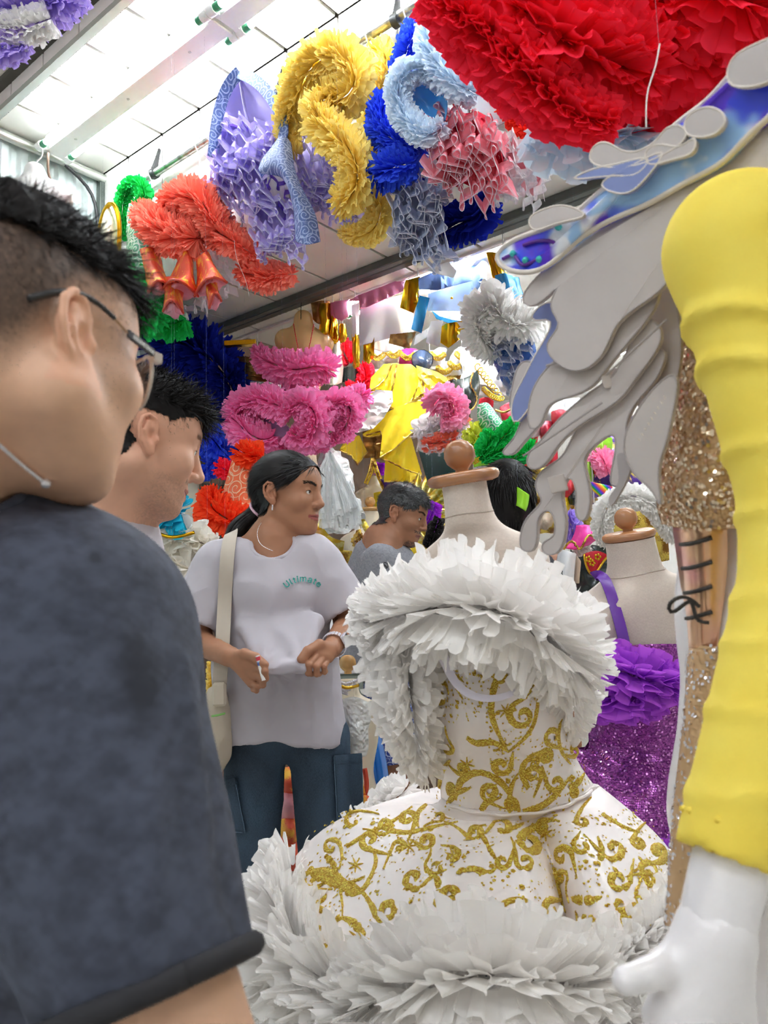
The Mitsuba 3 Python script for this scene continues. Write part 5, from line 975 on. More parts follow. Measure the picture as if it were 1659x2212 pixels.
for p, w in [(L_((1078, 1450), (1064, 1500), (1062, 1540), (1075, 1580), (1098, 1622)), 5), (scroll(1128, 1545, 32, 1.15, 200, 1, 90, 10), 5.5), (L_((1010, 1592), (1030, 1604), (1060, 1602), (1098, 1622)), 7), (scroll(1082, 1652, 22, 1.1, 30, -1, 30), 5.5), (L_((1160, 1510), (1152, 1560), (1135, 1590), (1118, 1606), (1098, 1622)), 4.5),
             (scroll(1195, 1590, 22, 1, 90, -1, 30), 5), (L_((1215, 1540), (1205, 1580), (1210, 1620), (1230, 1650)), 5), (scroll(1150, 1672, 20, 1.1, 0, 1, 40), 5.5), (L_((985, 1725), (995, 1690), (1030, 1668), (1070, 1680), (1098, 1710), (1112, 1750)), 6), (scroll(1060, 1710, 20, 1.2, 180, -1, 40, -20), 5), (scroll(1200, 1690, 20, 1, 180, 1, 40), 5), (L_((1130, 1752), (1165, 1742), (1200, 1715), (1232, 1675)), 6),
             (L_((1140, 1700), (1128, 1660), (1150, 1630), (1190, 1620)), 5), (L_((952, 1460), (966, 1480), (972, 1500)), 3), (L_((968, 1440), (975, 1462), (990, 1490), (1002, 1510)), 2.5), (L_((972, 1450), (990, 1462), (1005, 1474)), 2.5), (L_((1100, 1755), (1104, 1700), (1120, 1668)), 4), (L_((950, 1700), (960, 1660), (975, 1640)), 6), (L_((1225, 1700), (1248, 1690), (1260, 1670)), 5), (scroll(1235, 1622, 14, 1, 120, 1, 18), 4), (L_((965, 1742), (985, 1715), (1010, 1700)), 5), (L_((1040, 1755), (1050, 1735), (1080, 1722)), 5)]: gold(bk, BOD, p, w)
for p, w in [(L_((668, 1885), (720, 1890), (770, 1930), (800, 1900), (812, 1850), (800, 1830)), 7), (L_((670, 1878), (700, 1900), (740, 1912), (790, 1895)), 7), (L_((705, 1850), (722, 1870), (730, 1895)), 5), (scroll(895, 1900, 26, 1.1, 60, -1, 60, 40), 6.5), (L_((940, 1960), (948, 1930), (942, 1895), (925, 1880)), 6), (scroll(975, 1935, 24, 1.05, 120, -1, 40), 7), (L_((990, 1885), (1020, 1878), (1055, 1886), (1070, 1880)), 7),
             (scroll(835, 1965, 26, 1.2, 100, 1, 80, -30), 7), (L_((800, 2050), (830, 2045), (862, 2010), (868, 1975)), 7), (L_((770, 2062), (785, 2040), (778, 2010), (740, 1985), (722, 2000)), 6.5), (scroll(1148, 1822, 28, 1.15, 200, 1, 60, 20), 8), (scroll(1215, 1850, 22, 1, 0, 1, 50), 6), (L_((1200, 1870), (1204, 1920), (1225, 1970)), 6), (scroll(1135, 1980, 30, 1, 160, 1, 30), 5.5), (L_((1060, 2000), (1080, 1960), (1130, 1945), (1170, 1975)), 5),
             (L_((1240, 1942), (1270, 1945), (1300, 1938)), 7), (scroll(1268, 1990, 18, 1.1, 150, 1, 20), 7), (L_((1250, 2035), (1270, 2045), (1285, 2040)), 7), (scroll(1335, 1900, 26, 1.1, 30, -1, 40), 6), (scroll(1325, 1835, 26, 1, 150, 1, 60), 6), (L_((1300, 1760), (1350, 1790), (1380, 1800)), 6), (scroll(1395, 1880, 20, 1, 0, 1, 30), 5.5), (L_((830, 1790), (870, 1800), (930, 1790), (990, 1778)), 6), (scroll(800, 1815, 22, 1, 90, -1, 50), 6), (scroll(880, 1770, 20, 1.1, 0, 1, 40), 6),
             (L_((750, 1830), (800, 1800), (850, 1775), (890, 1745)), 5.5), (L_((1010, 1820), (1020, 1795), (1050, 1785)), 5), (L_((1040, 1800), (1060, 1840), (1080, 1870)), 4), (L_((920, 1740), (900, 1765), (905, 1790)), 5), (scroll(1010, 2020, 20, 1, 10, 1, 20), 5), (L_((950, 2010), (930, 2030), (900, 2040)), 4), (L_((1290, 1870), (1300, 1840), (1290, 1810)), 5), (L_((1360, 1960), (1345, 1985), (1350, 2010)), 5), (L_((690, 1960), (710, 1990), (700, 2010)), 5), (L_((1090, 1800), (1110, 1790), (1130, 1780)), 5), (scroll(1420, 1840, 16, 1, 0, 1, 20), 5)]: gold(skk, SK, p, w)
def fill_scrolls(parent, S, box, n, seed, taken, rr=(12, 24)):
    rng = np.random.default_rng(seed); T_ = list(taken)
    for _ in range(n * 30):
        x, y = rng.uniform(box[0], box[2]), rng.uniform(box[1], box[3])
        if min(np.hypot(x - a, y - b) for a, b in T_) < 42: continue
        _, _, d = on_patch(S, np.array([[x, y], [x + 20, y], [x - 20, y], [x, y + 20], [x, y - 20]]))
        if d.max() > 9: continue
        T_.append((x, y)); r = rng.uniform(*rr); gold(parent, S, scroll(x, y, r, rng.uniform(.8, 1.25), rng.uniform(0, 360), rng.choice([-1, 1]), rng.uniform(15, 60), rng.uniform(-40, 40)), rng.uniform(4, 6.5))
        if len(T_) - len(taken) >= n: break
def dots(parent, S, n, box, seed, r=(1.2, 3.0), name='gold_dots'):
    rng = np.random.default_rng(seed); px = np.stack([rng.uniform(box[0], box[2], n), rng.uniform(box[1], box[3], n)], 1); cl = meshkit.noise(np.c_[px * .03, px[:, :1] * 0]) > .42
    px = px[cl]; P, nn, d = on_patch(S, px); ok = d < 9; ms = []
    for q, e in zip(P[ok], nn[ok]):
        R_ = rng.uniform(*r) * (2.0 if rng.random() < .07 else 1) * ((q - EYE) @ CAM[2]) / FOC; a = unit(np.cross(e, [.3, .2, .9])); b = np.cross(e, a); g = np.arange(6) * PI / 3
        ring = q + e * .0022 + R_ * (np.cos(g)[:, None] * a + np.sin(g)[:, None] * b); ms.append((np.vstack([ring, q + e * (.0024 + .4 * R_)]), np.stack([np.arange(6), (np.arange(6) + 1) % 6, np.full(6, 6)], 1)))
    part(parent, name, join(*ms), 'm_gold_glitter', True, kind='stuff')
fill_scrolls(bk, BOD, (950, 1450, 1270, 1750), 10, 5, [(1075, 1540), (1128, 1545), (1030, 1600), (1082, 1652), (1195, 1590), (1150, 1672), (1060, 1710), (1200, 1690), (1235, 1622), (985, 1540), (1010, 1520)], (10, 16)); fill_scrolls(skk, SK, (670, 1760, 1440, 2060), 34, 6, [(740, 1880), (790, 1900), (895, 1900), (940, 1920), (975, 1935), (1030, 1880), (835, 1965), (850, 2030), (750, 2000), (1148, 1822), (1215, 1850), (1135, 1980), (1268, 1990), (1335, 1900), (1325, 1835), (800, 1815), (880, 1770)])
dots(bk, BOD, 1100, (925, 1430, 1270, 1755), 3, (1.6, 3.4)); dots(skk, SK, 2200, (660, 1750, 1460, 2080), 4, (1.6, 3.6))
# starbursts
for S, par, pts in ((BOD, bk, [(1092, 1535), (1010, 1650), (1085, 1610), (1150, 1640)]), (SK, skk, [(885, 1830), (980, 1850), (770, 1870), (1180, 1800)])):
    for x, y in pts:
        for i in range(7): a = i * 2 * PI / 7 + x; gold(par, S, np.array([[x, y], [x + 9 * math.cos(a), y + 9 * math.sin(a)], [x + 17 * math.cos(a), y + 17 * math.sin(a)]]), 1.6)
# tulle ruffles
thin('t_white_big', 'fdfbf9', 0.7, 0.8); thin('t_ivory_veil', 'efe8de', 1.0, 0.8, 0.35)
def big(pts, rpx, wl=.020, strips=26, seed=1, name='ruffle', jag=.16, amp=.5, rows=4, flop=0.0, mat='t_white_big'):
    P = [at(*q) for q in pts]; d = np.mean([q[2] for q in pts]); return part(k1, name, ruffle(P, np.asarray(rpx, float) * d / FOC, strips, wl, amp, rows, seed, jag=jag, flop=flop, per=6, inner=.22), mat, True)
big([(820, 1330, 1.42), (900, 1320, 1.28), (1000, 1310, 1.20), (1100, 1330, 1.18), (1190, 1385, 1.20), (1245, 1450, 1.27)], [70, 95, 110, 112, 105, 70], .0125, 22, 51, 'shoulder_ruffle', .2)
big([(880, 1290, 1.45), (960, 1275, 1.36), (1060, 1275, 1.33), (1160, 1310, 1.33), (1235, 1390, 1.38)], [55, 65, 75, 70, 60], .0125, 18, 53, 'shoulder_ruffle', .2)
big([(806, 1290, 1.44), (842, 1360, 1.38), (872, 1440, 1.34), (886, 1520, 1.33), (902, 1600, 1.34), (922, 1670, 1.37)], [62, 82, 86, 80, 62, 40], .0125, 20, 55, 'side_ruffle', .16)
big([(890, 1400, 1.30), (885, 1480, 1.29), (895, 1560, 1.30)], [62, 70, 56], .0125, 18, 56, 'side_ruffle', .16)
big([(1200, 1440, 1.25), (1232, 1520, 1.32), (1225, 1590, 1.38)], [74, 62, 30], .0125, 17, 57, 'side_ruffle', .16)
# hem ruffle
big([(640, 1870, 1.52), (612, 1960, 1.42), (640, 2050, 1.32), (720, 2130, 1.20), (830, 2190, 1.10)], [88, 105, 118, 120, 110], .0145, 22, 61, 'hem_ruffle', .16)
big([(780, 2170, 1.12), (900, 2130, 1.02), (1000, 2110, .98), (1100, 2110, .97), (1200, 2130, .99), (1300, 2120, 1.03)], [105, 120, 130, 128, 120, 95], .0145, 24, 63, 'hem_ruffle', .2)
big([(1290, 2110, 1.06), (1350, 2060, 1.10), (1420, 2000, 1.14), (1470, 1930, 1.22)], [80, 74, 62, 50], .0145, 24, 64, 'hem_ruffle', .2)
big([(600, 2130, 1.32), (700, 2220, 1.2), (860, 2290, 1.05), (1050, 2300, .98), (1230, 2280, 1.0), (1360, 2200, 1.06)], [95, 110, 130, 140, 130, 100], .0145, 22, 65, 'hem_ruffle', .2)
big([(760, 1800, 1.56), (820, 1760, 1.58), (880, 1700, 1.56)], [40, 42, 40], .0125, 18, 66, 'hem_ruffle', .16)
# elastic strap that has slipped down in front of the bodice
plain('m_elastic', 'e6e2f2', 0.6)
part(k1, 'strap', ribbon(spline([at(945, 1395, 1.24), at(960, 1425, 1.225), at(975, 1460, 1.215), at(1000, 1490, 1.205), at(1045, 1508, 1.20), at(1100, 1500, 1.20), at(1150, 1468, 1.215), at(1175, 1450, 1.23)], 40), np.interp(np.linspace(0, 1, 40), [0, .2, .6, 1], [.009, .007, .005, .003]), FW, .0012), 'm_elastic', True, label='pale lilac elastic strap')
# second dress form with the purple sequin costume
cB = at(1360, 1166, 1.88); UPB = unit(at(1352, 1120, 1.88) - at(1368, 1210, 1.88))
kB, RB = bust('dress form with a wooden knob wearing the purple sequin costume, behind the yellow sleeve', cB, UPB, V(.93, .30, .02), 1.0, True, True, .98)
for st in ([],): pass
k2 = thing('costume', 'purple sequin costume with a violet tulle ruffle on the second dress form', 'costume')
def sq_col(c0, c1):
    a, b = srgb(c0), srgb(c1); return mikit.proc(lambda p, n, uv: mix(a, b, cell_rand(p.x / .004, p.y / .004, p.z / .004)))
def sq_bump(p, n, uv): return cell_rand(p.x / .0042, p.y / .0042, p.z / .0042)
bumped('m_sequin_purple', P_(sq_col('7a2f86', 'c86ac8'), 0.22, 0.55), sq_bump, 0.003, 6e-4); bumped('m_sequin_plum', P_(sq_col('6a1838', 'b03a62'), 0.25, 0.5), sq_bump, 0.003, 6e-4)
plain('m_purple_satin', '5b2390', 0.35); thin('t_violet', 'cc6aea', 0.8, 0.8)
S2 = patch([[(1270, 1420, 1.86), (1310, 1400, 1.76), (1400, 1392, 1.73), (1500, 1392, 1.80), (1540, 1395, 1.9)], [(1268, 1530, 1.86), (1330, 1530, 1.74), (1410, 1530, 1.71), (1500, 1530, 1.76), (1540, 1530, 1.88)], [(1268, 1620, 1.88), (1330, 1625, 1.78), (1410, 1625, 1.75), (1490, 1625, 1.79), (1530, 1625, 1.9)],
            [(1235, 1620, 1.84), (1320, 1690, 1.72), (1400, 1700, 1.68), (1480, 1690, 1.72), (1540, 1660, 1.85)], [(1220, 1700, 1.82), (1300, 1790, 1.68), (1390, 1830, 1.62), (1480, 1820, 1.68), (1560, 1760, 1.82)]], 45)
SL = S2[:25]; part(k2, 'bodice', thick(SL[:, :31], .004), 'm_sequin_purple', True, label='purple sequin bodice'); part(k2, 'bodice_panel', thick(SL[:, 30:], .004), 'm_sequin_plum', True, label='plum sequin panel')
part(k2, 'skirt', thick(S2[24:], .004), 'm_sequin_purple', True, label='purple sequin skirt')
part(k2, 'strap', ribbon(spline([at(1282, 1245, 1.90), at(1305, 1250, 1.83), at(1325, 1300, 1.79), at(1342, 1360, 1.765), at(1350, 1395, 1.755)], 30), .0125, FW, .003), 'm_purple_satin', True, label='dark purple shoulder strap')
P = [at(1285, 1455, 1.80), at(1340, 1450, 1.71), at(1400, 1470, 1.69), at(1460, 1478, 1.72)]; part(k2, 'ruffle', ruffle(P, [.05, .06, .06, .045], 24, .02, .5, 3, 71, jag=.15), 't_violet', True, label='violet tulle ruffle')
P = [at(1285, 1500, 1.79), at(1340, 1510, 1.71), at(1420, 1510, 1.69)]; part(k2, 'ruffle', ruffle(P, [.045, .055, .04], 20, .02, .5, 3, 72, jag=.15), 't_violet', True)
P = [at(1250, 1740, 1.80), at(1330, 1830, 1.66), at(1420, 1870, 1.6), at(1500, 1850, 1.66)]; part(k2, 'hem_ruffle', ruffle(P, .05, 18, .02, .5, 3, 73, jag=.15), 't_violet', True, label='violet tulle hem')
BB = np.stack([np.stack([S2[i, 0] * (1 - u) + S2[i, -1] * u + FW * .14 * math.sin(PI * u) for u in np.linspace(0, 1, 15)]) for i in range(0, 45, 4)]); part(k2, 'back', thick(BB, .004), 'm_sequin_purple', True)

def sequins(parent, G, n, r, mat, seed, tilt=.5):
    # loose sequins lying on the sheet G
    rng = np.random.default_rng(seed); N = unit(np.cross(np.gradient(G, axis=0), np.gradient(G, axis=1))); i, j = rng.integers(0, G.shape[0] - 1, n), rng.integers(0, G.shape[1] - 1, n); u = rng.random((n, 2, 1))
    P = G[i, j] * (1 - u[:, 0]) * (1 - u[:, 1]) + G[i + 1, j] * u[:, 0] * (1 - u[:, 1]) + G[i, j + 1] * (1 - u[:, 0]) * u[:, 1] + G[i + 1, j + 1] * u[:, 0] * u[:, 1]; m = N[i, j]; m = np.where(((EYE - P) * m).sum(1, keepdims=True) < 0, -m, m)
    m = unit(m + tilt * rng.normal(size=m.shape)); a = unit(np.cross(m, [.3, .2, .9])); b = np.cross(m, a); g = np.arange(6) * PI / 3
    V_ = P[:, None] + m[:, None] * .004 + r * (np.cos(g)[None, :, None] * a[:, None] + np.sin(g)[None, :, None] * b[:, None]); base = np.arange(n)[:, None] * 6
    return part(parent, 'sequins', (V_.reshape(-1, 3), np.vstack([base + np.array([[0, 1, 2]]), base + np.array([[0, 2, 3]]), base + np.array([[0, 3, 4]]), base + np.array([[0, 4, 5]])])), mat, False, kind='stuff')
plain('m_sequin_bright', 'd890dc', 0.12, 0.9); plain('m_sequin_bronze', 'f2dcc0', 0.12, 0.9)
sequins(k2 + '__bodice', SL, 1600, .0026, 'm_sequin_bright', 5); sequins(k2 + '__skirt', S2[24:], 1800, .0026, 'm_sequin_bright', 6)
# ---------------------------------------------------------------- mannequin with the yellow sleeve and the foam wing, nearest at the right
plain('m_mannequin', 'ece9ec', 0.28, specular=0.5)
def knit(p, n, uv): return mix(srgb('f2dc5e'), srgb('eccf48'), fbm(p.x * 30, p.y * 30, p.z * 30, 3))
plain('m_yellow_knit', mikit.proc(knit), 0.75, sheen=0.4)
kM = thing('mannequin', 'white mannequin with a long yellow sleeve and a sequin bodice, cut by the right edge', 'mannequin')
shM, elM, wrM = at(1608, 560, .74), at(1742, 1160, .69), at(1545, 2010, .60); ch = at(1665, 880, .95); wa = at(1640, 1330, .95); hpM = at(1680, 1760, .97)
def manf(P):
    d = smin(cone(P, shM, elM, .050, .040), cone(P, elM, wrM, .038, .029), .02); d = smin(d, cone(P, shM, at(1760, 560, .95), .05, .10), .04); d = smin(d, smin(cone(P, ch, wa, .115, .085), cone(P, wa, hpM, .085, .125), .05), .03)
    d = smin(d, cone(P, at(1760, 560, .97), at(1775, 380, .97), .05, .045), .03); f = np.array([hpM[0], hpM[1], .05]); return smin(d, cone(P, hpM, f, .11, .06), .05)
W = np.array([RT, FW, UP]); c = at(1620, 1200, .75); zlo = -c[2] + .03
v, f = nets(lambda q: manf(q @ W.astype(np.float32) + c.astype(np.float32)), np.arange(-.2, .42, .013), np.arange(-.25, .45, .013), np.arange(zlo, .45, .013)); v = v @ W + c
hM = hand(wrM - UP * .002, [at(1440, 2200, .585), at(1485, 2260, .575), at(1540, 2290, .58), at(1590, 2290, .59)], [at(1440, 2085, .59), at(1400, 2105, .575), at(1352, 2118, .565)], [[at(1420, 2330, .57), at(1420, 2400, .57), at(1430, 2450, .58)], [at(1475, 2390, .56), at(1475, 2470, .565), at(1485, 2520, .57)], [at(1540, 2410, .57), at(1540, 2480, .57), at(1545, 2530, .58)], [at(1600, 2400, .585), at(1602, 2450, .585), at(1604, 2490, .59)]], .0095, .021)
part(kM, 'body', join((v, f), hM), 'm_mannequin', True)
cuff = at(1568, 1858, .612); cu = unit(wrM - elM)
def slv(P):
    d = smin(cone(P, at(1600, 545, .74), elM, .0635, .0470), cone(P, elM, cuff + cu * .02, .0470, .0385), .03); d = smin(d, cone(P, at(1600, 530, .75), at(1720, 520, .92), .06, .08), .04); d = smax(d, (P - cuff.astype(np.float32)) @ cu.astype(np.float32), .003)
    return smax(d, -cone(P, cuff - cu * .004, cuff + cu * .1, .029, .029), .003)
c = at(1620, 1200, .70); v, f = nets(lambda q: slv(q @ W.astype(np.float32) + c.astype(np.float32)), np.arange(-.12, .25, .0062), np.arange(-.16, .36, .0062), np.arange(-.32, .44, .0062)); v = v @ W + c
tv = np.array(trimesh.Trimesh(v, f, process=False).vertex_normals); ax_ = (v - shM) @ unit(elM - shM); sd = (v - shM) @ unit(np.cross(elM - shM, FW)); fold = 0
for z0, w, tlt, am in ((.085, .008, .5, .007), (.135, .007, .6, .006), (.20, .006, .3, .004), (.26, .006, .35, .0035), (.30, .007, -.2, .003), (.36, .006, .1, .0025), (.425, .006, .2, .003), (.47, .007, .05, .003)): fold = fold + am * np.exp(-((ax_ - z0 - tlt * sd) / w) ** 2)
sk = part(kM, 'sleeve', (v + tv * fold[:, None], f), 'm_yellow_knit', True, label='long yellow sleeve with folds')
ring = ring_on(slv, cuff - cu * .025, unit(np.cross(cu, FW)), unit(np.cross(cu, np.cross(cu, FW))), .02, .1); part(sk, 'cuff_seam', tube(np.vstack([ring, ring[:1]]), .0028, 6, 60), 'm_yellow_knit')
# bodice of bronze sequins, lacing panel
bumped('m_sequin_base', P_('cfa87c', 0.35, 0.3), sq_bump, 0.002, 6e-4); plain('m_holo', speck('e8b892', 'e49a9a', 12), 0.15, 0.6); plain('m_lace_black', '1a1412', 0.5)
G1 = patch([[(1462, 640, .93), (1500, 640, .86), (1560, 640, .83), (1640, 640, .86)], [(1448, 800, .94), (1500, 800, .85), (1560, 800, .82), (1640, 800, .85)], [(1428, 960, .95), (1490, 960, .85), (1560, 960, .82), (1650, 960, .85)], [(1420, 1080, .95), (1490, 1090, .86), (1560, 1095, .83), (1650, 1090, .86)], [(1432, 1130, .95), (1500, 1140, .87), (1570, 1140, .84), (1650, 1140, .87)]], 31)
b = part(kM, 'bodice', thick(G1, .004), 'm_sequin_base', True, label='bronze sequin bodice'); sequins(b, G1, 2200, .0023, 'm_sequin_bronze', 8, .45)
G2 = patch([[(1455, 1135, .95), (1510, 1140, .87), (1570, 1140, .86)], [(1468, 1230, .95), (1515, 1230, .88), (1570, 1230, .87)], [(1480, 1320, .95), (1515, 1320, .89), (1560, 1320, .88)], [(1486, 1400, .95), (1515, 1400, .90), (1550, 1400, .89)]], 21); lp = part(kM, 'lacing_panel', thick(G2, .003), 'm_holo', True, label='shiny peach panel')
for i, y in enumerate((1170, 1222, 1275, 1330)): part(lp, 'lace', tube([on_mesh(G2.reshape(-1, 3), 1470 + i * 4, y + 6, .004), on_mesh(G2.reshape(-1, 3), 1500, y + 3, .004), on_mesh(G2.reshape(-1, 3), 1538, y - 8, .004)], .0024, 6, 14), 'm_lace_black', label='black lace')
part(lp, 'bow', tube([at(1510, 1310, .87), at(1470, 1290, .86), at(1445, 1310, .86), at(1450, 1322, .86), at(1490, 1300, .865), at(1505, 1335, .87), at(1530, 1345, .875)], .0022, 6, 30), 'm_lace_black', label='black lace')
G3 = patch([[(1488, 1395, .95), (1515, 1395, .90), (1600, 1400, .86)], [(1480, 1550, .94), (1510, 1550, .88), (1600, 1550, .86)], [(1462, 1700, .93), (1500, 1700, .86), (1600, 1700, .84)], [(1440, 2000, .93), (1490, 2000, .84), (1600, 2000, .82)]], 21); b = part(kM, 'skirt', thick(G3, .004), 'm_sequin_base', True, label='glittering skirt'); sequins(b, G3, 500, .0022, 'm_silver', 9, .5)
# foam wing
plain('m_foam', speck('bdb4b2', 'b0a6a4', 6), 0.7); plain('m_foam_blue', '7a86b8', 0.6); plain('m_foam_edge', 'e2d8cf', 0.7); plain('m_wing_gem', '49c4c0', 0.15, 0.3); plain('m_foam_line', 'a39b9b', 0.7)
def paint_(p, n, uv):
    a = fbm(p.x * 22, p.y * 22, p.z * 22, 3); b = fbm(p.x * 34 + 7, p.y * 34, p.z * 34, 3); return mix(mix(srgb('3a48e0'), srgb('9fc8f6'), smoothstep(.4, .6, a)), mix(srgb('5a34d0'), srgb('eef2ff'), smoothstep(.45, .6, a)), smoothstep(.48, .62, b))
plain('m_wing_paint', mikit.proc(paint_), 0.3)
kW = thing('foam_wing', 'blue painted foam wing with long pale feathers on the shoulder of the yellow sleeved mannequin', 'wing')
cr = lambda L: [(1040 + x / 1.89, 80 + y / 1.8906) for x, y in L]
wd_ = lambda x: .70 + (1659 - x) * .00046
WN = unit(np.cross(at(1500, 700, wd_(1500)) - at(1200, 700, wd_(1200)), UP)); WN = WN if WN @ FW > 0 else -WN
def foam(name, L, off, mat, t=.006, edge=True, lean=0.0, label=None, em='m_foam_edge', er=.0011):
    from shapely.geometry import Polygon
    q = spline(np.array(list(L) + [L[0]], float), 6 * len(L))[:-1]; pg = Polygon(q).buffer(0); pg = max(pg.geoms, key=lambda g: g.area) if hasattr(pg, 'geoms') else pg
    v, f = trimesh.creation.triangulate_polygon(pg, engine='earcut'); v = np.asarray(v); n = len(v); f = np.asarray(f)
    A = np.array([at(x, y, wd_(x) + off + lean * (y - 700) / 1000) for x, y in v]); B_ = A + WN * t
    fn = np.cross(A[f[:, 1]] - A[f[:, 0]], A[f[:, 2]] - A[f[:, 0]]); f = np.where(((fn @ WN) > 0)[:, None], f[:, ::-1], f)
    e = np.array(pg.exterior.coords)[:-1]; ia = np.array([np.argmin(np.hypot(v[:, 0] - x, v[:, 1] - y)) for x, y in e]); ib = np.roll(ia, -1); side = np.vstack([np.stack([ia, ib, ib + n], 1), np.stack([ia, ib + n, ia + n], 1)])
    k = part(kW, name, (np.vstack([A, B_]), np.vstack([f, f[:, ::-1] + n, side])), mat, 30, label)
    if edge: part(k, 'edge', tube(np.vstack([A[ia], A[ia][:1]]), er, 5), em)
    return k
bl = foam('blade', [(1720, 50), (1655, 95), (1590, 150), (1530, 215), (1470, 262), (1400, 330), (1350, 380), (1300, 412), (1240, 462), (1160, 500), (1100, 525), (1074, 555), (1085, 575), (1130, 588), (1180, 575), (1240, 525), (1330, 470), (1400, 440), (1480, 395), (1560, 350), (1620, 290), (1720, 170)], 0, 'm_wing_paint', .008, er=.0034, label='blue and violet painted blade')
for x, y in ((1108, 548), (1135, 562), (1206, 490), (1165, 560)): part(bl, 'gem', ball(at(x, y, wd_(x) - .004), .0042, 2), 'm_wing_gem', label='turquoise gem')
part(bl, 'contour', tube([at(x, y, wd_(x) - .003) for x, y in [(1085, 560), (1110, 552), (1125, 570), (1160, 560), (1200, 528), (1170, 520), (1130, 530)]], .0022, 5, 40), 'm_sequin_plum' if False else 'm_purple_satin', label='dark violet contour')
for L, m in (([(1275, 345), (1285, 315), (1310, 308), (1345, 325), (1378, 326), (1420, 300), (1440, 278), (1470, 272), (1482, 290), (1440, 330), (1390, 352), (1330, 362)], 'm_foam'), ([(1480, 262), (1500, 240), (1540, 233), (1566, 255), (1550, 285), (1510, 296), (1482, 287)], 'm_foam'), ([(1578, 135), (1640, 92), (1700, 80), (1690, 150), (1600, 188), (1575, 178)], 'm_foam'), ([(1143, 475), (1180, 450), (1230, 446), (1262, 464), (1205, 482), (1150, 494)], 'm_foam'), ([(1240, 385), (1280, 366), (1340, 352), (1400, 345), (1380, 372), (1320, 380)], 'm_foam_blue'), ([(1300, 400), (1335, 372), (1400, 340), (1430, 330), (1390, 390), (1340, 418)], 'm_foam_blue'), ([(1395, 330), (1425, 312), (1470, 315), (1500, 300), (1500, 322), (1450, 345), (1400, 352)], 'm_foam')): foam('curl', L, -.022, m, label='raised foam curl')
foam('feather', [(1250, 560), (1225, 640), (1172, 658), (1150, 690), (1186, 692), (1160, 760), (1128, 822), (1105, 880), (1112, 912), (1140, 885), (1180, 822), (1235, 700), (1268, 600)], .05, 'm_foam_blue', label='blue foam feather')
foam('feather', [(1180, 580), (1240, 530), (1330, 472), (1400, 442), (1480, 398), (1560, 352), (1660, 262), (1740, 240), (1700, 420), (1560, 480), (1476, 540), (1440, 610), (1380, 660), (1330, 705), (1300, 765), (1250, 800), (1205, 785), (1182, 745), (1206, 700), (1190, 660), (1204, 620), (1150, 660), (1130, 650), (1140, 622)], .012, 'm_foam', em='m_foam_line')
foam('feather', cr([(640, 930), (560, 1060), (480, 1180), (380, 1260), (280, 1340), (220, 1420), (192, 1520), (205, 1600), (240, 1580), (270, 1510), (350, 1470), (440, 1430), (520, 1340), (620, 1220), (720, 1060), (700, 940)]), .025, 'm_foam', em='m_foam_line')
foam('feather', cr([(680, 1150), (560, 1350), (460, 1440), (360, 1520), (290, 1590), (240, 1650), (195, 1700), (190, 1750), (215, 1765), (260, 1740), (310, 1670), (380, 1600), (470, 1540), (560, 1480), (640, 1380), (730, 1200)]), .035, 'm_foam', em='m_foam_line')
foam('feather', cr([(680, 1300), (560, 1480), (430, 1560), (370, 1640), (320, 1720), (240, 1780), (225, 1850), (245, 1890), (190, 1960), (158, 2050), (165, 2090), (200, 2100), (225, 2040), (240, 1950), (275, 1935), (300, 1990), (290, 2040), (250, 2070), (255, 2105), (300, 2110), (335, 2050), (340, 1950), (330, 1850), (358, 1800), (385, 1850), (390, 1960), (410, 1975), (435, 1940), (430, 1800), (420, 1720), (470, 1660), (535, 1625), (545, 1700), (535, 1830), (560, 1830), (600, 1700), (592, 1580), (640, 1480), (720, 1380), (740, 1280)]), .045, 'm_foam', em='m_foam_line')
cup = foam('feather', cr([(785, 1380), (700, 1440), (640, 1520), (590, 1620), (590, 1720), (640, 1800), (700, 1860), (730, 1915), (722, 1780), (745, 1680), (775, 1560)]), .03, 'm_foam', em='m_foam_line', label='ribbed grey foam feather')
for i in range(9): x0, y0 = 1040 + (640 + 13 * i) / 1.89, 80 + (1640 - 22 * i) / 1.89; part(cup, 'rib', tube([at(x0, y0, wd_(x0) + .029), at(x0 + 16, y0 + 26, wd_(x0) + .028), at(x0 + 26, y0 + 66, wd_(x0) + .029)], .0009, 4, 10), 'm_foam_edge')
foam('feather', cr([(560, 1700), (600, 1715), (596, 1800), (560, 1870), (526, 1912), (518, 1890), (558, 1815)]), .04, 'm_foam_line', .004, False)
foam('feather', cr([(190, 1535), (130, 1640), (88, 1700), (112, 1707), (170, 1655), (240, 1565), (235, 1540)]), .06, 'm_foam', em='m_foam_line'); foam('feather', cr([(175, 1325), (125, 1430), (116, 1500), (130, 1532), (160, 1505), (182, 1420), (218, 1345)]), .055, 'm_foam', em='m_foam_line')
foam('feather', [(1700, 300), (1600, 345), (1480, 400), (1440, 560), (1462, 660), (1450, 850), (1400, 900), (1380, 880), (1400, 760), (1380, 640), (1420, 480), (1560, 340), (1700, 240)], .06, 'm_foam', em='m_foam_line')
for a, b, w in (((1292, 640), (1310, 592), .0016), ((1310, 592), (1440, 510), .0016), ((1310, 810), (1440, 690), .0012), ((1130, 985), (1300, 870), .0012), ((1290, 700), (1255, 800), .0014), ((1180, 790), (1250, 770), .0014)): part(kW, 'strut', tube([at(*a, wd_(a[0]) + .018), at(*b, wd_(b[0]) + .018)], w, 6), 'm_foam_line')
for x, y in ((1320, 818), (1205, 1045)): part(kW, 'patch', obox(at(x, y, wd_(x) + .036), RT * .010 + UP * .002, UP * .010 - RT * .002, WN * .002, .001), 'm_foam')
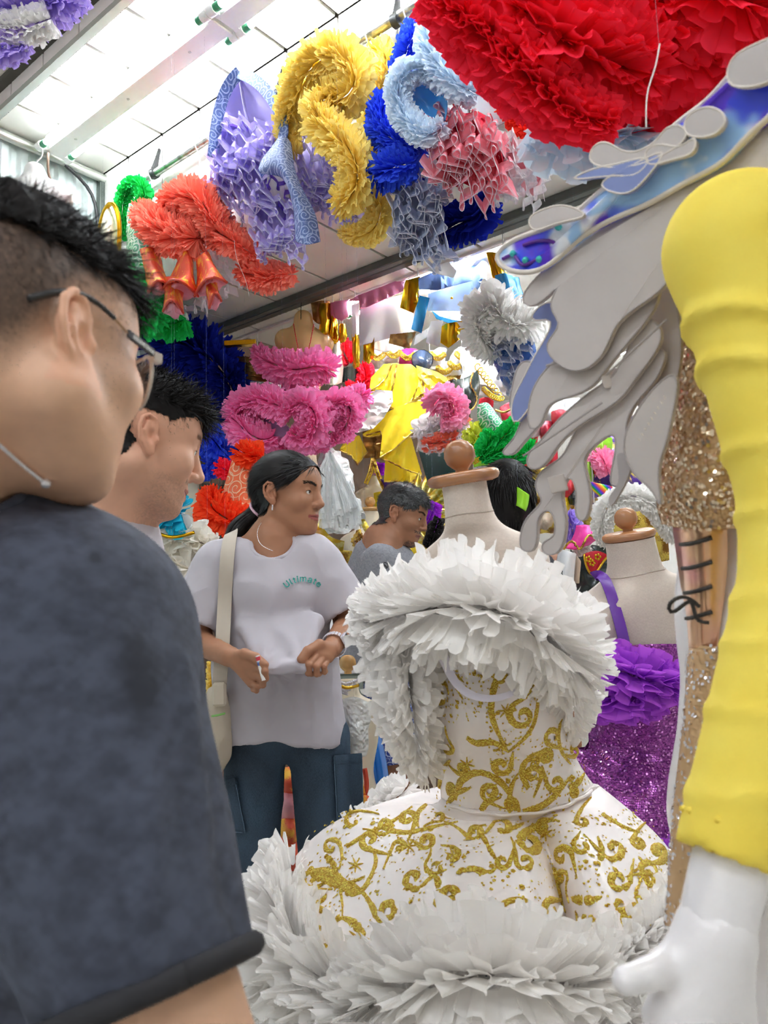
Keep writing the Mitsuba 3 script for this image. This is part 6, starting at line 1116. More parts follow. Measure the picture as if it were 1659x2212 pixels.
# yellow-green cloth at the right edge
plain('m_lime_cloth', 'bdb93a', 0.8); solo('cloth', poly_sheet(at, [[(1665, 1850, .95), (1720, 1850, .95), (1760, 1850, .95)], [(1632, 2030, .92), (1700, 2030, .9), (1760, 2030, .92)], [(1616, 2240, .90), (1700, 2240, .88), (1760, 2240, .9)]], 0, .0, 1, 20, .004) if False else thick(patch([[(1668, 1850, .95), (1720, 1850, .93), (1800, 1850, .95)], [(1634, 2030, .93), (1700, 2030, .91), (1800, 2030, .93)], [(1616, 2260, .91), (1700, 2260, .89), (1800, 2260, .92)]], 21), .004), 'm_lime_cloth', 'yellow-green cloth hanging behind the white mannequin hand at the right edge', 'cloth')
# ================================================================ COSTUMES INSIDE THE STALL
def sheet_px(rows, t=.003, n=20, bump=0.0, seed=0, folds=0, fa=.02):
    B_ = patch(rows, max(n, 8 * folds))
    if folds:
        N = unit(np.cross(np.gradient(B_, axis=0), np.gradient(B_, axis=1))); m = B_.shape[1]; u = np.linspace(0, 1, m); w = np.linspace(.15, 1, m)[:, None]; ph = 2 * PI * folds * u + 2 * n1(u * folds, seed); B_ = B_ + N * (fa * w * (2 * np.abs(((ph / PI) % 2) - 1) - 1)[None])[..., None]
    if bump: N = unit(np.cross(np.gradient(B_, axis=0), np.gradient(B_, axis=1))); B_ = B_ + N * (bump * (meshkit.fbm(B_ * 16, 2, seed) - .5))[..., None]
    return thick(B_, t)
def fluff(parent, pts, rpx, col, name='boa', **kw):
    kw.setdefault('seed', int(pts[0][0] + pts[0][1])); return boa(parent, pts, rpx, col, 0, name, pl=at, **kw)
def wire(pts, r=.0015, n=20): return tube(spline([at(*q) for q in pts], n), r, 5)
plain('m_yellow_satin', 'ffe22a', 0.4); plain('m_yellow_net', 'ffe040', 0.6); plain('m_white_satin', 'f0eef0', 0.35); plain('m_white_pvc', 'd8d2da', 0.25); plain('m_pale_blue_satin', '9fb4dc', 0.35); plain('m_denim_blue', '5d78b4', 0.5); plain('m_turquoise', '1f86c4', 0.4); plain('m_rose_satin', 'd8789c', 0.4)
plain('m_black_satin', '1b2421', 0.3); plain('m_dark_teal', '1d3a38', 0.5); plain('m_plastic_form', 'd8b478', 0.3); plain('m_plastic_cream', 'e4dab8', 0.35); plain('m_bronze_foil', speck('8a6236', 'b48a4e', 30), 0.3, 0.8); plain('m_hot_pink', 'f23ca4', 0.45); plain('m_lime', '9be02a', 0.45); plain('m_red_cloth', 'd02036', 0.5); plain('m_crimson_glitter', glit('b41c34', 'ff8a9a', .0016, .4), 0.4, 0.2)
plain('m_pink_scroll', scrolls('d8528e', 'f4d4e2', 0.085, .12), 0.5); plain('m_orange_scroll', scrolls('f0703c', 'f8c8a0', 0.09, .11), 0.45); plain('m_white_cloth', 'e6e8ec', 0.7); plain('m_blue_satin', '1f74d0', 0.35); plain('m_beige_cloth', 'cdb9a4', 0.8); plain('m_green_print', scrolls('3ab276', 'd8f0e2', 0.05), 0.5); plain('m_skin_form', 'eadfc6', 0.4)
plain('m_gold_brocade', glit('8a5a1c', 'f4d868', .0022, .55), 0.3, 0.6); plain('m_purple_gold', glit('4b2a86', 'e8c864', .003, .42), 0.4, 0.3); plain('m_wing_gold', speck('d6b83a', 'f4ea9a', 60), 0.22, 0.8); plain('m_grid', '2c2c2c', 0.5); plain('m_ivory_board', 'd2c9b4', 0.6)
def rainbow(p, n, uv):
    u = (p.x * .9 + p.y * .3 + p.z * .8) * 26; u = u - dr.floor(u); c = mi.Color3f(.8, .05, .05)
    for k, h in enumerate(('f08a1c', 'f4e020', '2cb04a', '2a5ad8', '8a2ac0')): c = dr.select(u > (k + 1) / 6, mi.Color3f(srgb(h)), c)
    return c
plain('m_rainbow', mikit.proc(rainbow), 0.45)
def cello(p, n, uv): return fbm(p.x * 40, p.y * 40, p.z * 40, 3) * .6 + .4 * noise(p.x * 130, p.y * 130, p.z * 130)
bumped('m_silver_wrap', P_('f6fbfb', 0.22, 0.1, specular=1.0), cello, 0.03, 1e-3)
scene['m_film'] = {'type': 'mask', 'opacity': 0.55, 'bsdf': two({'type': 'bumpmap', 'arbitrary': mikit.proc(cello, 1e-3), 'scale': 0.02, 'bsdf': {'type': 'principled', 'base_color': rgb(.85, .88, .88), 'roughness': 0.15, 'specular': 0.9}})}

def panel(parent, name, L, d, mat, apex=None, folds=4, amp=.012, slope=0.0, t=.004, braid_=None, step=7, label=None, edge_mat='m_gold_brocade', er=.0045):
    """A pleated cloth with the outline L (pixels) about the distance d; its folds run out from apex."""
    from shapely.geometry import Polygon
    from shapely import contains_xy
    from scipy.spatial import Delaunay
    L = np.array(L, float); apex = np.array(apex if apex is not None else (L[:, 0].mean(), L[:, 1].min() - 60), float); cx_ = L[:, 0].mean()
    dn = np.vstack([a + (b - a) * np.linspace(0, 1, max(2, int(np.hypot(*(b - a)) / step) + 1))[:-1, None] for a, b in zip(L, np.roll(L, -1, 0))]); pg = Polygon(L).buffer(0)
    gx, gy = np.meshgrid(np.arange(L[:, 0].min(), L[:, 0].max(), step), np.arange(L[:, 1].min(), L[:, 1].max(), step)); g = np.stack([gx.ravel(), gy.ravel()], 1); g = g[contains_xy(pg.buffer(-step * .5), g[:, 0], g[:, 1])]
    p = np.vstack([dn, g]); tri = Delaunay(p).simplices; c = p[tri].mean(1); tri = tri[contains_xy(pg, c[:, 0], c[:, 1])]
    an = np.arctan2(dn[:, 1] - apex[1], dn[:, 0] - apex[0]); a0, a1 = an.min(), an.max(); sd = int(abs(L[0].sum())) % 97
    def dep(q):
        r = np.hypot(*(q - apex).T); u = (np.arctan2(q[:, 1] - apex[1], q[:, 0] - apex[0]) - a0) / (a1 - a0 + 1e-6); w = np.clip((r - r.min()) / (np.ptp(r) + 1e-6), .15, 1)
        f = u * folds + .35 * n1(u * folds, sd); f = np.abs((f % 1) - .5) * 4 - 1; return d + slope * (q[:, 0] - cx_) / 100 - amp * w * f * np.abs(f) ** .3
    A = np.array([at(x, y, z) for (x, y), z in zip(p, dep(p))]); fnr = np.cross(A[tri[:, 1]] - A[tri[:, 0]], A[tri[:, 2]] - A[tri[:, 0]]); tri = np.where(((fnr @ FW) > 0)[:, None], tri[:, ::-1], tri)
    n_ = len(A); m_ = len(dn); i = np.arange(m_); j = (i + 1) % m_; B_ = A + FW * t
    k = part(parent, name, (np.vstack([A, B_]), np.vstack([tri, tri[:, ::-1] + n_, np.stack([i, j, j + n_], 1), np.stack([i, j + n_, i + n_], 1)])), mat, 35, label)
    if braid_ is not None:
        q = np.vstack([a + (b - a) * np.linspace(0, 1, max(2, int(np.hypot(*(b - a)) / 4)))[:-1, None] for a, b in zip(np.array(braid_, float)[:-1], np.array(braid_, float)[1:])] + [np.array(braid_[-1:], float)]); z = dep(q)
        b = np.array([at(x, y, h - .004) for (x, y), h in zip(q, z)]); part(k, 'gold_braid', tube(b + .0012 * np.sin(np.arange(len(b)) * 2.4)[:, None], er, 6), edge_mat, label='gold braid')
    return k
MC = lambda L: [(503 + x / 1.717, 530 + y / 1.717) for x, y in L]
# grid wall and board at the left
k = thing('grid_panel', 'black wire grid panel on the stall wall behind the red fluffy costume', 'wire grid'); a, b = at(418, 960, 4.0), at(418, 1400, 4.0); W_ = unit(V(.75, .66, 0))
for i in range(12): p0 = a + W_ * (.05 * i); part(k, 'wire', tube([p0, p0 - UP * 1.05], .0022, 5), 'm_grid', False)
for j in range(21): part(k, 'wire', tube([a - UP * (.05 * j), a - UP * (.05 * j) + W_ * .56], .0022, 5), 'm_grid', False)
k = thing('board', 'narrow cream board standing beside the wire grid', 'board'); q = at(410, 1150, 3.85); zt = q[2] + .35; part(k, 'panel', obox(np.array([q[0], q[1], zt / 2]), V(.045, 0, 0), V(0, .01, 0), UP * zt / 2, .004), 'm_ivory_board', False)
solo('bracket', obox(at(520, 742, 3.75), V(.07, .03, .012), V(0, .02, 0), UP * .012, .002), 'm_gold_foil', 'small gold foil strip in the dark corner below the rail', 'strip')
# dark blue costume in the corner
k = thing('costume', 'dark blue fluffy costume in the shadowed corner beside the second man', 'costume')
fluff(k, [(330, 760, 3.95), (400, 745, 3.84), (470, 790, 3.79), (505, 860, 3.79), (505, 930, 3.79), (490, 990, 3.79)], [50, 60, 60, 50, 44, 36], 'navy'); fluff(k, [(400, 840, 3.84), (440, 880, 3.79), (470, 900, 3.79)], [50, 55, 44], 'navy'); fluff(k, [(425, 935, 3.67), (460, 950, 3.62), (480, 985, 3.67), (450, 1000, 3.73)], [30, 36, 34, 28], 'blue')
part(k, 'bodice', sheet_px([[(360, 830, 3.95), (400, 820, 3.90), (450, 830, 3.95)], [(350, 950, 3.95), (410, 950, 3.84), (470, 950, 3.95)]], .004, 12), 'm_navy_cloth' if 'm_navy_cloth' in scene else plain('m_navy_cloth', '1a2468', .6))
fluff(k, [(400, 1010, 3.79), (450, 1020, 3.75), (480, 1000, 3.79)], 16, 'blue')
k = thing('costume', 'white tulle skirt in the shadow behind the pink dress', 'costume'); fluff(k, [(520, 830, 3.95), (560, 845, 3.95), (610, 850, 3.95)], 36, 'white', name='tulle_skirt', wl=.02)
k = thing('folded_cloth', 'stack of bronze foil cloth left of the pink dress', 'cloth')
for i in range(5): part(k, 'fold', sheet_px([[(512 + i * 4, 770 + i * 9, 3.78), (545, 772 + i * 9, 3.72), (585 + i * 3, 784 + i * 8, 3.74)], [(514 + i * 4, 780 + i * 9, 3.78), (545, 786 + i * 9, 3.71), (585 + i * 3, 794 + i * 8, 3.74)]], .006, 10, .02, i), 'm_bronze_foil')
# pink dress on a plastic form
k = thing('hanging_form', 'cream plastic hanging torso form above the pink dress, hung by a string from the rail', 'mannequin')
def formf(P):
    d = cone(P, at(655, 690, 3.70), at(657, 740, 3.70), .045, .055); d = smin(d, cone(P, at(618, 735, 3.70), at(697, 740, 3.70), .055, .055), .04); return smin(d, cone(P, at(657, 760, 3.70), at(655, 830, 3.72), .095, .085), .05)
m = cloth(formf, at(655, 760, 3.7), (-.2, -.18, -.28), (.2, .18, .24), .012); part(k, 'body', m, 'm_plastic_form')
part(k, 'string', tube([at(650, 690, 3.64), at(652, 645, 3.70), at(655, 632, 3.71)], .0018, 5, 8), 'm_black'); part(k, 'neck_cord', wire([(634, 700, 3.63), (646, 760, 3.58), (656, 785, 3.58), (668, 750, 3.58), (678, 700, 3.63)], .002), 'm_red_cloth', label='thin dark red cord')
k = thing('costume', 'bright pink fluffy dress with a silver scroll bodice in the middle of the stall', 'costume')
fluff(k, [(556, 752, 3.70), (568, 775, 3.64), (600, 790, 3.58), (645, 798, 3.54), (690, 790, 3.56), (712, 800, 3.6)], [14, 26, 34, 38, 38, 34], 'pink', wl=.011)
part(k, 'bodice', sheet_px([[(608, 815, 3.68), (650, 820, 3.56), (690, 815, 3.66)], [(606, 845, 3.68), (648, 850, 3.55), (690, 842, 3.66)], [(580, 880, 3.68), (645, 885, 3.54), (720, 870, 3.66)]], .004, 20), 'm_pink_scroll', label='pink bodice with silver scrolls')
for pts, r in ([[(505, 905, 3.62), (520, 880, 3.56), (560, 865, 3.50), (600, 875, 3.46), (630, 895, 3.45)], [26, 34, 36, 34, 30]], [[(515, 910, 3.58), (535, 935, 3.52), (565, 950, 3.50), (590, 945, 3.52)], [34, 40, 36, 28]], [[(625, 890, 3.45), (650, 870, 3.43), (675, 885, 3.43), (680, 920, 3.45), (655, 945, 3.48), (625, 930, 3.48)], [30, 34, 36, 36, 34, 30]], [[(690, 920, 3.48), (700, 885, 3.48), (730, 868, 3.5), (755, 880, 3.52), (752, 910, 3.54), (730, 940, 3.56)], [28, 30, 30, 30, 28, 26]], [[(750, 880, 3.55), (775, 860, 3.58), (790, 845, 3.6)], [26, 30, 24]], [[(560, 955, 3.6), (610, 965, 3.58), (660, 962, 3.58), (705, 955, 3.6)], 20], [[(720, 935, 3.55), (728, 960, 3.56)], [24, 22]]): fluff(k, pts, r, 'pink', wl=.011)
part(k, 'lining', sheet_px([[(560, 885, 3.56), (600, 900, 3.54), (625, 925, 3.54)], [(575, 925, 3.58), (600, 945, 3.56), (625, 945, 3.56)]], .004, 10), 'm_lilac_lining', label='pale lilac lining'); part(k, 'lining', sheet_px([[(705, 900, 3.56), (730, 895, 3.55), (748, 905, 3.56)], [(705, 925, 3.58), (728, 925, 3.57), (745, 925, 3.58)]], .004, 10), 'm_white_cloth', label='white lining')
# red costume left of the woman
k = thing('costume', 'orange scroll dress with red fluffy boa hems behind the woman', 'costume')
part(k, 'bodice', sheet_px([[(505, 985, 3.25), (540, 975, 3.2), (575, 985, 3.25)], [(485, 1050, 3.25), (535, 1045, 3.15), (575, 1050, 3.2)], [(470, 1095, 3.2), (530, 1105, 3.1), (570, 1110, 3.2)]], .004, 18), 'm_orange_scroll', label='orange bodice with pale scrolls')
fluff(k, [(520, 975, 3.2), (545, 985, 3.15), (570, 985, 3.15)], [24, 32, 30], 'orange', wl=.011); fluff(k, [(470, 1065, 3.15), (458, 1090, 3.1), (480, 1115, 3.05), (520, 1130, 3.05), (560, 1120, 3.1)], [28, 38, 40, 38, 30], 'orange', wl=.011); fluff(k, [(478, 1010, 3.35), (495, 1020, 3.3), (512, 1030, 3.3)], 20, 'red', wl=.011); fluff(k, [(640, 1130, 3.2), (680, 1138, 3.2)], 10, 'orange')
k = thing('pompom', 'teal tinsel pompom beside the second man', 'pompom'); fluff(k, [(352, 1100, 2.7), (372, 1110, 2.66), (390, 1108, 2.66)], [34, 44, 40], 'teal', wl=.02, jag=.3, name='tinsel'); rng = np.random.default_rng(8)
part(k, 'silver_tinsel', join(*[tube(np.array([at(372, 1108, 2.66), at(372 + 46 * math.cos(a), 1110 + 46 * math.sin(a), 2.62)]), .0007, 3, cap=False) for a in rng.random(26) * 6.28]), 'm_silver', label='silver threads')
k = thing('costume', 'off-white feather skirt below the teal pompom', 'costume'); fluff(k, [(340, 1170, 2.75), (385, 1165, 2.7), (430, 1170, 2.7), (455, 1185, 2.7)], [36, 46, 44, 34], 'cream', wl=.024, strips=14, name='feathers', jag=.22); fluff(k, [(360, 1220, 2.7), (410, 1230, 2.66)], 40, 'cream', wl=.024, strips=14, name='feathers', jag=.22); part(k, 'band', wire([(330, 1145, 2.6), (370, 1160, 2.58), (420, 1150, 2.6)], .006), 'm_gold_foil', label='gold band')
# long garments under the edge of the low ceiling
def garment(label, rows, mat, extra=(), bump=.02, seed=0, cat='jacket'):
    k = thing('jacket' if cat == 'jacket' else cat, label, cat); part(k, 'body', sheet_px(rows, .004, 24, bump, seed, 3, .010), mat)
    for nm, r, m, lb in extra: part(k, nm, sheet_px(r, .003, 14, .012, seed + 3), m, label=lb)
    top = rows[0]; tp = top[len(top) // 2]; p0 = at(*tp); part(k, 'hanger_hook', tube([p0, p0 + UP * .03, [p0[0], p0[1], LZ + .005]], .0025, 5), 'm_hanger'); return k
def jacket(label, parts, cat='jacket', hx=None):
    k = thing('jacket' if cat == 'jacket' else cat, label, cat)
    for nm, L, d, m, fo, am in parts: panel(k, nm, MC(L), d, m, None, fo, am)
    L = MC(parts[0][1]); q = min(L, key=lambda z: z[1]); p0 = at(q[0], q[1] + 4, parts[0][2]); part(k, 'hanger_hook', tube([p0, p0 + UP * .01, [p0[0], p0[1], LZ + .005]], .0022, 5), 'm_hanger'); return k
jacket('white vinyl coat with a draped rose satin collar, left of the blue collared one', [('body', [(472, 225), (540, 205), (640, 180), (668, 185), (672, 325), (575, 345), (470, 372)], 3.60, 'm_white_pvc', 3, .016), ('collar', [(430, 205), (465, 185), (560, 150), (638, 118), (640, 165), (560, 200), (490, 232), (472, 235), (468, 205)], 3.54, 'm_rose_satin', 6, .02), ('sleeve', [(441, 222), (468, 215), (468, 330), (442, 340)], 3.64, 'm_white_satin', 2, .012), ('gold_cuff', [(484, 350), (524, 338), (524, 410), (505, 440), (484, 425)], 3.60, 'm_gold_foil', 2, .02), ('gold_cuff', [(584, 330), (680, 320), (655, 382), (578, 362)], 3.52, 'm_bronze_foil', 2, .012), ('gold_cuff', [(440, 330), (466, 328), (470, 440), (448, 440)], 3.66, 'm_gold_foil', 2, .015)])
jacket('pale blue satin coat with a broad denim blue collar under the ceiling edge', [('body', [(725, 180), (790, 160), (850, 140), (940, 110), (948, 180), (893, 228), (850, 242), (722, 242)], 3.46, 'm_pale_blue_satin', 3, .016), ('collar', [(688, 122), (740, 100), (820, 80), (915, 25), (945, 20), (945, 70), (925, 110), (890, 130), (850, 140), (760, 165), (690, 162)], 3.40, 'm_denim_blue', 5, .022), ('lapel', [(890, 90), (930, 50), (948, 70), (930, 130), (900, 178), (886, 160)], 3.35, 'm_denim_blue', 2, .012), ('lining', [(715, 90), (800, 60), (830, 95), (820, 120), (760, 105)], 3.36, 'm_white_cloth', 2, .012), ('lining', [(845, 50), (905, 25), (900, 60), (870, 95)], 3.35, 'm_white_cloth', 2, .01)])
for i in range(2): part('jacket_001', 'stud', ball(at(*MC([(812 + 88 * i, 195 - 28 * i)])[0], 3.34), .006, 1), 'm_gold', label='gold stud')
jacket('white cape with a curved turquoise hem behind the pale blue coat', [('body', [(735, 242), (850, 242), (862, 285), (800, 280), (755, 262)], 3.54, 'm_white_satin', 3, .014), ('hem', [(738, 242), (765, 262), (810, 276), (862, 283), (862, 292), (805, 290), (755, 272)], 3.52, 'm_turquoise', 2, .01), ('gold_cuff', [(790, 290), (850, 280), (865, 330), (800, 380), (770, 360), (775, 300)], 3.46, 'm_gold_foil', 2, .03), ('sleeve', [(735, 280), (780, 278), (765, 375), (715, 360)], 3.5, 'm_white_pvc', 2, .012), ('sleeve', [(678, 335), (735, 300), (720, 340), (670, 372)], 3.55, 'm_white_satin', 2, .012)], 'cape')
jacket('narrow turquoise sleeve hanging beside a gold foil cuff', [('body', [(690, 185), (730, 195), (712, 270), (700, 325), (662, 310)], 3.42, 'm_turquoise', 2, .014), ('gold_cuff', [(640, 130), (695, 115), (690, 200), (670, 250), (620, 230)], 3.42, 'm_gold_foil', 2, .025)], 'sleeve')
garment('bright turquoise satin cape left of the blade tip of the foam wing', [[(1072, 595, 3.1), (1090, 590, 3.05), (1120, 600, 3.1)], [(1082, 630, 3.1), (1105, 630, 3.04), (1130, 640, 3.1)], [(1100, 665, 3.1), (1120, 664, 3.05), (1140, 668, 3.1)]], 'm_turquoise', [('gold_fringe', [[(1050, 545, 3.12), (1064, 545, 3.1), (1078, 548, 3.12)], [(1065, 600, 3.12), (1080, 604, 3.1), (1100, 606, 3.12)]], 'm_gold_foil', 'gold foil')], .02, 6, 'cape')
garment('white satin cape hanging low behind the vinyl coat', [[(812, 725, 3.75), (835, 725, 3.7), (858, 722, 3.75)], [(810, 755, 3.75), (835, 760, 3.7), (856, 750, 3.75)]], 'm_white_satin', (), .01, 7, 'cape')
for i, (x0, y0, x1, y1, d) in enumerate([(692, 655, 712, 730, 3.7), (712, 665, 726, 740, 3.72), (765, 722, 774, 790, 3.66), (735, 700, 745, 735, 3.7)]):
    garment(['wide gold foil strip hanging right of the plastic torso form', 'narrow gold foil strip beside the wide one', 'long thin gold strip below the white sleeve', 'short gold foil strip below the rose collar'][i], [[(x0, y0, d), ((x0 + x1) / 2, y0, d - .03), (x1, y0, d)], [(x0, y1 - 10, d), ((x0 + x1) / 2, y1 - 6, d - .05), (x1, y1 - 10, d)], [(x0 + 2, y1, d), ((x0 + x1) / 2, y1 + 4, d - .02), (x1 - 2, y1 - 3, d)]], 'm_gold_foil', (), .02, 9 + i, 'strip')
garment('rose satin top bunched under the ceiling edge with beige foil', [[(715, 655, 3.7), (735, 650, 3.66), (762, 645, 3.7)], [(718, 685, 3.7), (738, 690, 3.64), (758, 680, 3.7)]], 'm_rose_satin', [('foil', [[(672, 655, 3.72), (690, 650, 3.7), (712, 650, 3.72)], [(676, 690, 3.72), (690, 700, 3.7), (708, 690, 3.72)]], 'm_bronze_foil', 'bronze foil')], .03, 8, 'top')
# white fur collar with blue organza
k = thing('costume', 'white fur collar over a blue sparkling organza dress beside the foam wing', 'costume')
fluff(k, [(1090, 770, 3.05), (1050, 740, 3.0), (1036, 690, 2.98), (1062, 660, 2.96), (1090, 690, 2.95), (1120, 700, 2.95), (1160, 690, 2.97)], [20, 30, 36, 40, 42, 38, 32], 'white', wl=.008, strips=26, name='fur_collar', jag=.3); part(k, 'bodice', sheet_px([[(1045, 715, 3.05), (1090, 740, 3.0), (1150, 720, 3.0)], [(1060, 770, 3.05), (1100, 790, 2.98), (1160, 780, 3.0)], [(1090, 830, 3.05), (1130, 850, 3.0), (1170, 850, 3.02)]], .004, 14, .02), plain('m_blue_sparkle', glit('2f5ea8', 'b8d0f0', .002, .3), .4))
organza(k, [(1060, 740, 1170, 745, 2.98), (1075, 775, 1175, 780, 2.97), (1090, 810, 1180, 815, 2.98), (1110, 850, 1180, 855, 3.0)], 'o_grey', None, 0, 3, .03, .09, 181, pl=at)
# yellow caped dress
def braid(par, pts, r=.0045): return part(par, "gold_braid", tube(spline([at(*q) for q in pts], 40) + .0015 * np.sin(np.arange(40) * 2.4)[:, None], r, 6), "m_gold_brocade", label="gold braid")
k = thing('costume', 'bright yellow layered cape dress with gold braid edges', 'costume')
for L, d, ap, fo, br in (([(565, 790), (640, 825), (697, 858), (660, 880), (560, 878)], 4.06, (590, 600), 3, [(560, 876), (660, 878), (697, 857)]), ([(505, 545), (512, 490), (560, 440), (612, 436), (610, 470), (590, 585), (560, 620), (535, 580)], 3.98, (600, 420), 4, [(505, 545), (540, 520), (570, 490), (590, 440)]),
                        ([(595, 440), (660, 440), (705, 475), (700, 560), (660, 580), (600, 612), (575, 600)], 3.94, (640, 400), 4, [(608, 440), (598, 500), (580, 590), (600, 612), (660, 580), (690, 520), (698, 470)]), ([(680, 445), (760, 470), (798, 495), (790, 518), (745, 550), (700, 572), (672, 575), (690, 510)], 3.90, (640, 440), 4, [(700, 480), (712, 545), (672, 572), (745, 550), (792, 515), (798, 495)]),
                        ([(570, 620), (660, 575), (640, 650), (570, 720), (545, 690), (495, 705), (540, 655)], 3.98, (640, 540), 4, [(495, 704), (545, 690), (570, 718)]), ([(600, 600), (735, 565), (738, 625), (720, 650), (660, 700), (600, 755), (545, 788), (555, 690)], 3.90, (680, 500), 5, [(545, 787), (600, 754), (660, 699), (722, 648), (738, 624)]),
                        ([(547, 788), (600, 750), (658, 698), (678, 770), (702, 852), (640, 830), (580, 800)], 3.96, (660, 620), 3, [(547, 789), (580, 801), (640, 831), (701, 852)])): panel(k, 'cape_layer', MC(L), d, 'm_yellow_satin', MC([ap])[0], fo, .022, braid_=MC(br))
k = thing('costume', 'yellow satin flared skirt with gold braid below the white ruffles', 'costume')
for L, ap, br in (([(395, 760), (425, 708), (470, 705), (498, 765), (462, 815), (440, 780)], (450, 660), [(395, 760), (440, 780), (462, 814), (498, 765)]), ([(480, 700), (545, 660), (560, 690), (540, 705), (500, 712)], (540, 600), [(484, 706), (505, 712), (545, 704)])): panel(k, 'skirt_panel', MC(L), 4.05, 'm_yellow_satin', MC([ap])[0], 3, .02, braid_=MC(br))
k = thing('costume', 'white satin ruffled blouse between the pink dress and the yellow cape', 'costume')
for L, d in (([(440, 692), (462, 610), (510, 560), (540, 580), (520, 640), (480, 690)], 3.96), ([(500, 570), (530, 535), (592, 540), (594, 580), (560, 640), (520, 660), (500, 640)], 3.93), ([(470, 650), (530, 630), (560, 640), (520, 680), (460, 695)], 3.90)): panel(k, 'pleated_frill', MC(L), d, 'm_white_satin', MC([(620, 470)])[0], 9, .02)
k = thing('costume', 'red fluffy costume with a black and pink mesh panel right of the plastic torso', 'costume'); fluff(k, [(728, 740, 4.237), (745, 765, 4.204), (755, 785, 4.204)], [20, 26, 20], 'red'); fluff(k, [(785, 790, 4.158), (790, 815, 4.136), (780, 835, 4.158)], [16, 18, 16], 'red'); fluff(k, [(748, 835, 4.136), (768, 842, 4.113)], 14, 'red'); part(k, 'mesh_panel', sheet_px([[(742, 795, 4.204), (765, 790, 4.158), (785, 790, 4.181)], [(740, 825, 4.204), (762, 828, 4.158), (780, 830, 4.181)]], .003, 10), 'm_black_satin'); part(k, 'collar', sheet_px([[(716, 745, 4.181), (730, 735, 4.136), (742, 745, 4.181)], [(712, 790, 4.181), (728, 790, 4.113), (742, 785, 4.181)], [(700, 828, 4.158), (720, 832, 4.091), (738, 826, 4.158)]], .004, 12), 'm_ivory', label='cream satin front')
# wrapped costume
k = thing('wrapped_costume', 'pale costume wrapped in crumpled clear plastic behind the woman', 'costume'); part(k, 'dress', sheet_px([[(690, 975, 3.729), (712, 970, 3.684), (735, 975, 3.729)], [(672, 1040, 3.729), (725, 1040, 3.571), (765, 1035, 3.684)], [(668, 1100, 3.684), (728, 1110, 3.480), (785, 1090, 3.661)], [(690, 1145, 3.684), (735, 1150, 3.526), (790, 1120, 3.684)]], .004, 30, .10, 4), 'm_silver_wrap')
rng = np.random.default_rng(12); part(k, 'pleats', join(*[ribbon(spline([at(712 + rng.normal() * 3, 978, 3.22), at(716 + 70 * (u - .5), 1040, 3.13), at(672 + 112 * u, 1095 + 50 * rng.random(), 3.06)], 10), np.interp(np.linspace(0, 1, 10), [0, 1], [.002, .008]), FW + .6 * rng.normal(size=3)) for u in rng.random(90)]), 'm_film', label='gathered clear plastic')
part(k, 'tie', wire([(705, 975, 3.616), (714, 979, 3.605), (722, 974, 3.616)], .004), 'm_hanger')
# forms with gold collars
def mini_bust(label, x, y, d, s, knob=True, mat='m_skin_form', tilt=(0, 0)):
    c = at(x, y, d); kk, R_ = bust(label, c, unit(UP + V(*tilt, 0)), V(1, .1, 0), s, True, knob, .95, 1.0, -.77, mat, 'm_wood_light', False); return kk
kb = mini_bust('cream dress form with a pale wooden knob left of the man in grey', 800, 1106, 4.011, .95)
k = thing('necklace', 'gold braided collar on the cream dress form left of the man in grey', 'necklace'); part(k, 'braid', join(*[tube(spline([at(775 - i * 5, 1140 + i * 8, 3.44), at(788, 1165 + i * 14, 3.40 - .01 * i), at(815, 1160 + i * 10, 3.42)], 30) + .003 * np.sin(np.arange(30) * 2.2)[:, None], .006, 6) for i in range(4)]), 'm_gold_brocade')
k = thing('belt', 'curved gold band beside the cream dress form', 'belt'); part(k, 'band', ribbon(spline([at(755, 1135, 3.729), at(758, 1115, 3.729), at(775, 1118, 3.706), at(795, 1150, 3.684)], 24), .014, FW, .003), 'm_wing_gold')
kb2 = mini_bust('cream plastic form wearing a yellow halter top with gold braid', 806, 1030, 4.350, .62, False)
k = thing('halter_top', 'yellow halter top with gold braid hung on the plastic form', 'top')
for q in ([(806, 990, 4.271), (800, 1020, 4.226), (790, 1045, 4.204)], [(806, 990, 4.271), (815, 1020, 4.226), (832, 1060, 4.204)]): part(k, 'strap', ribbon(spline([at(*z) for z in q], 14), .012, FW, .004), 'm_yellow_satin'); part(k, 'gold_braid', tube(spline([at(z[0], z[1], z[2] - .01) for z in q], 24) + .002 * np.sin(np.arange(24) * 2.3)[:, None], .006, 6), 'm_gold_brocade')
part(k, 'cup', sheet_px([[(808, 1065, 4.158), (826, 1062, 4.113), (842, 1070, 4.158)], [(810, 1100, 4.158), (828, 1102, 4.113), (846, 1098, 4.158)]], .005, 12), 'm_yellow_satin')
k = thing('headdress', 'large gold crescent headdress behind the woman', 'headdress'); q = spline([at(698, 1105, 3.333), at(686, 1120, 3.311), at(690, 1150, 3.300), at(712, 1172, 3.300), at(742, 1180, 3.322)], 40); part(k, 'crescent', ribbon(q, np.interp(np.linspace(0, 1, 40), [0, .5, 1], [.012, .026, .022]), FW, .008), 'm_wing_gold')
rng = np.random.default_rng(3); part(k, 'fringe', join(*[tube([q[i], q[i] + V(-.02 - .08 * rng.random(), .02, .04 * rng.normal() - .02)], .0012, 4) for i in rng.integers(0, 40, 60)]), 'm_gold', label='gold tinsel'); part(k, 'net', sheet_px([[(700, 1165, 3.390), (730, 1185, 3.367), (760, 1190, 3.390)], [(710, 1230, 3.390), (740, 1240, 3.367), (770, 1230, 3.390)]], .003, 10), 'm_gold_brocade', label='gold net')
k = thing('golden_wing', 'golden feathered wing behind the man in grey', 'wing'); c_ = at(885, 1120, 3.865)
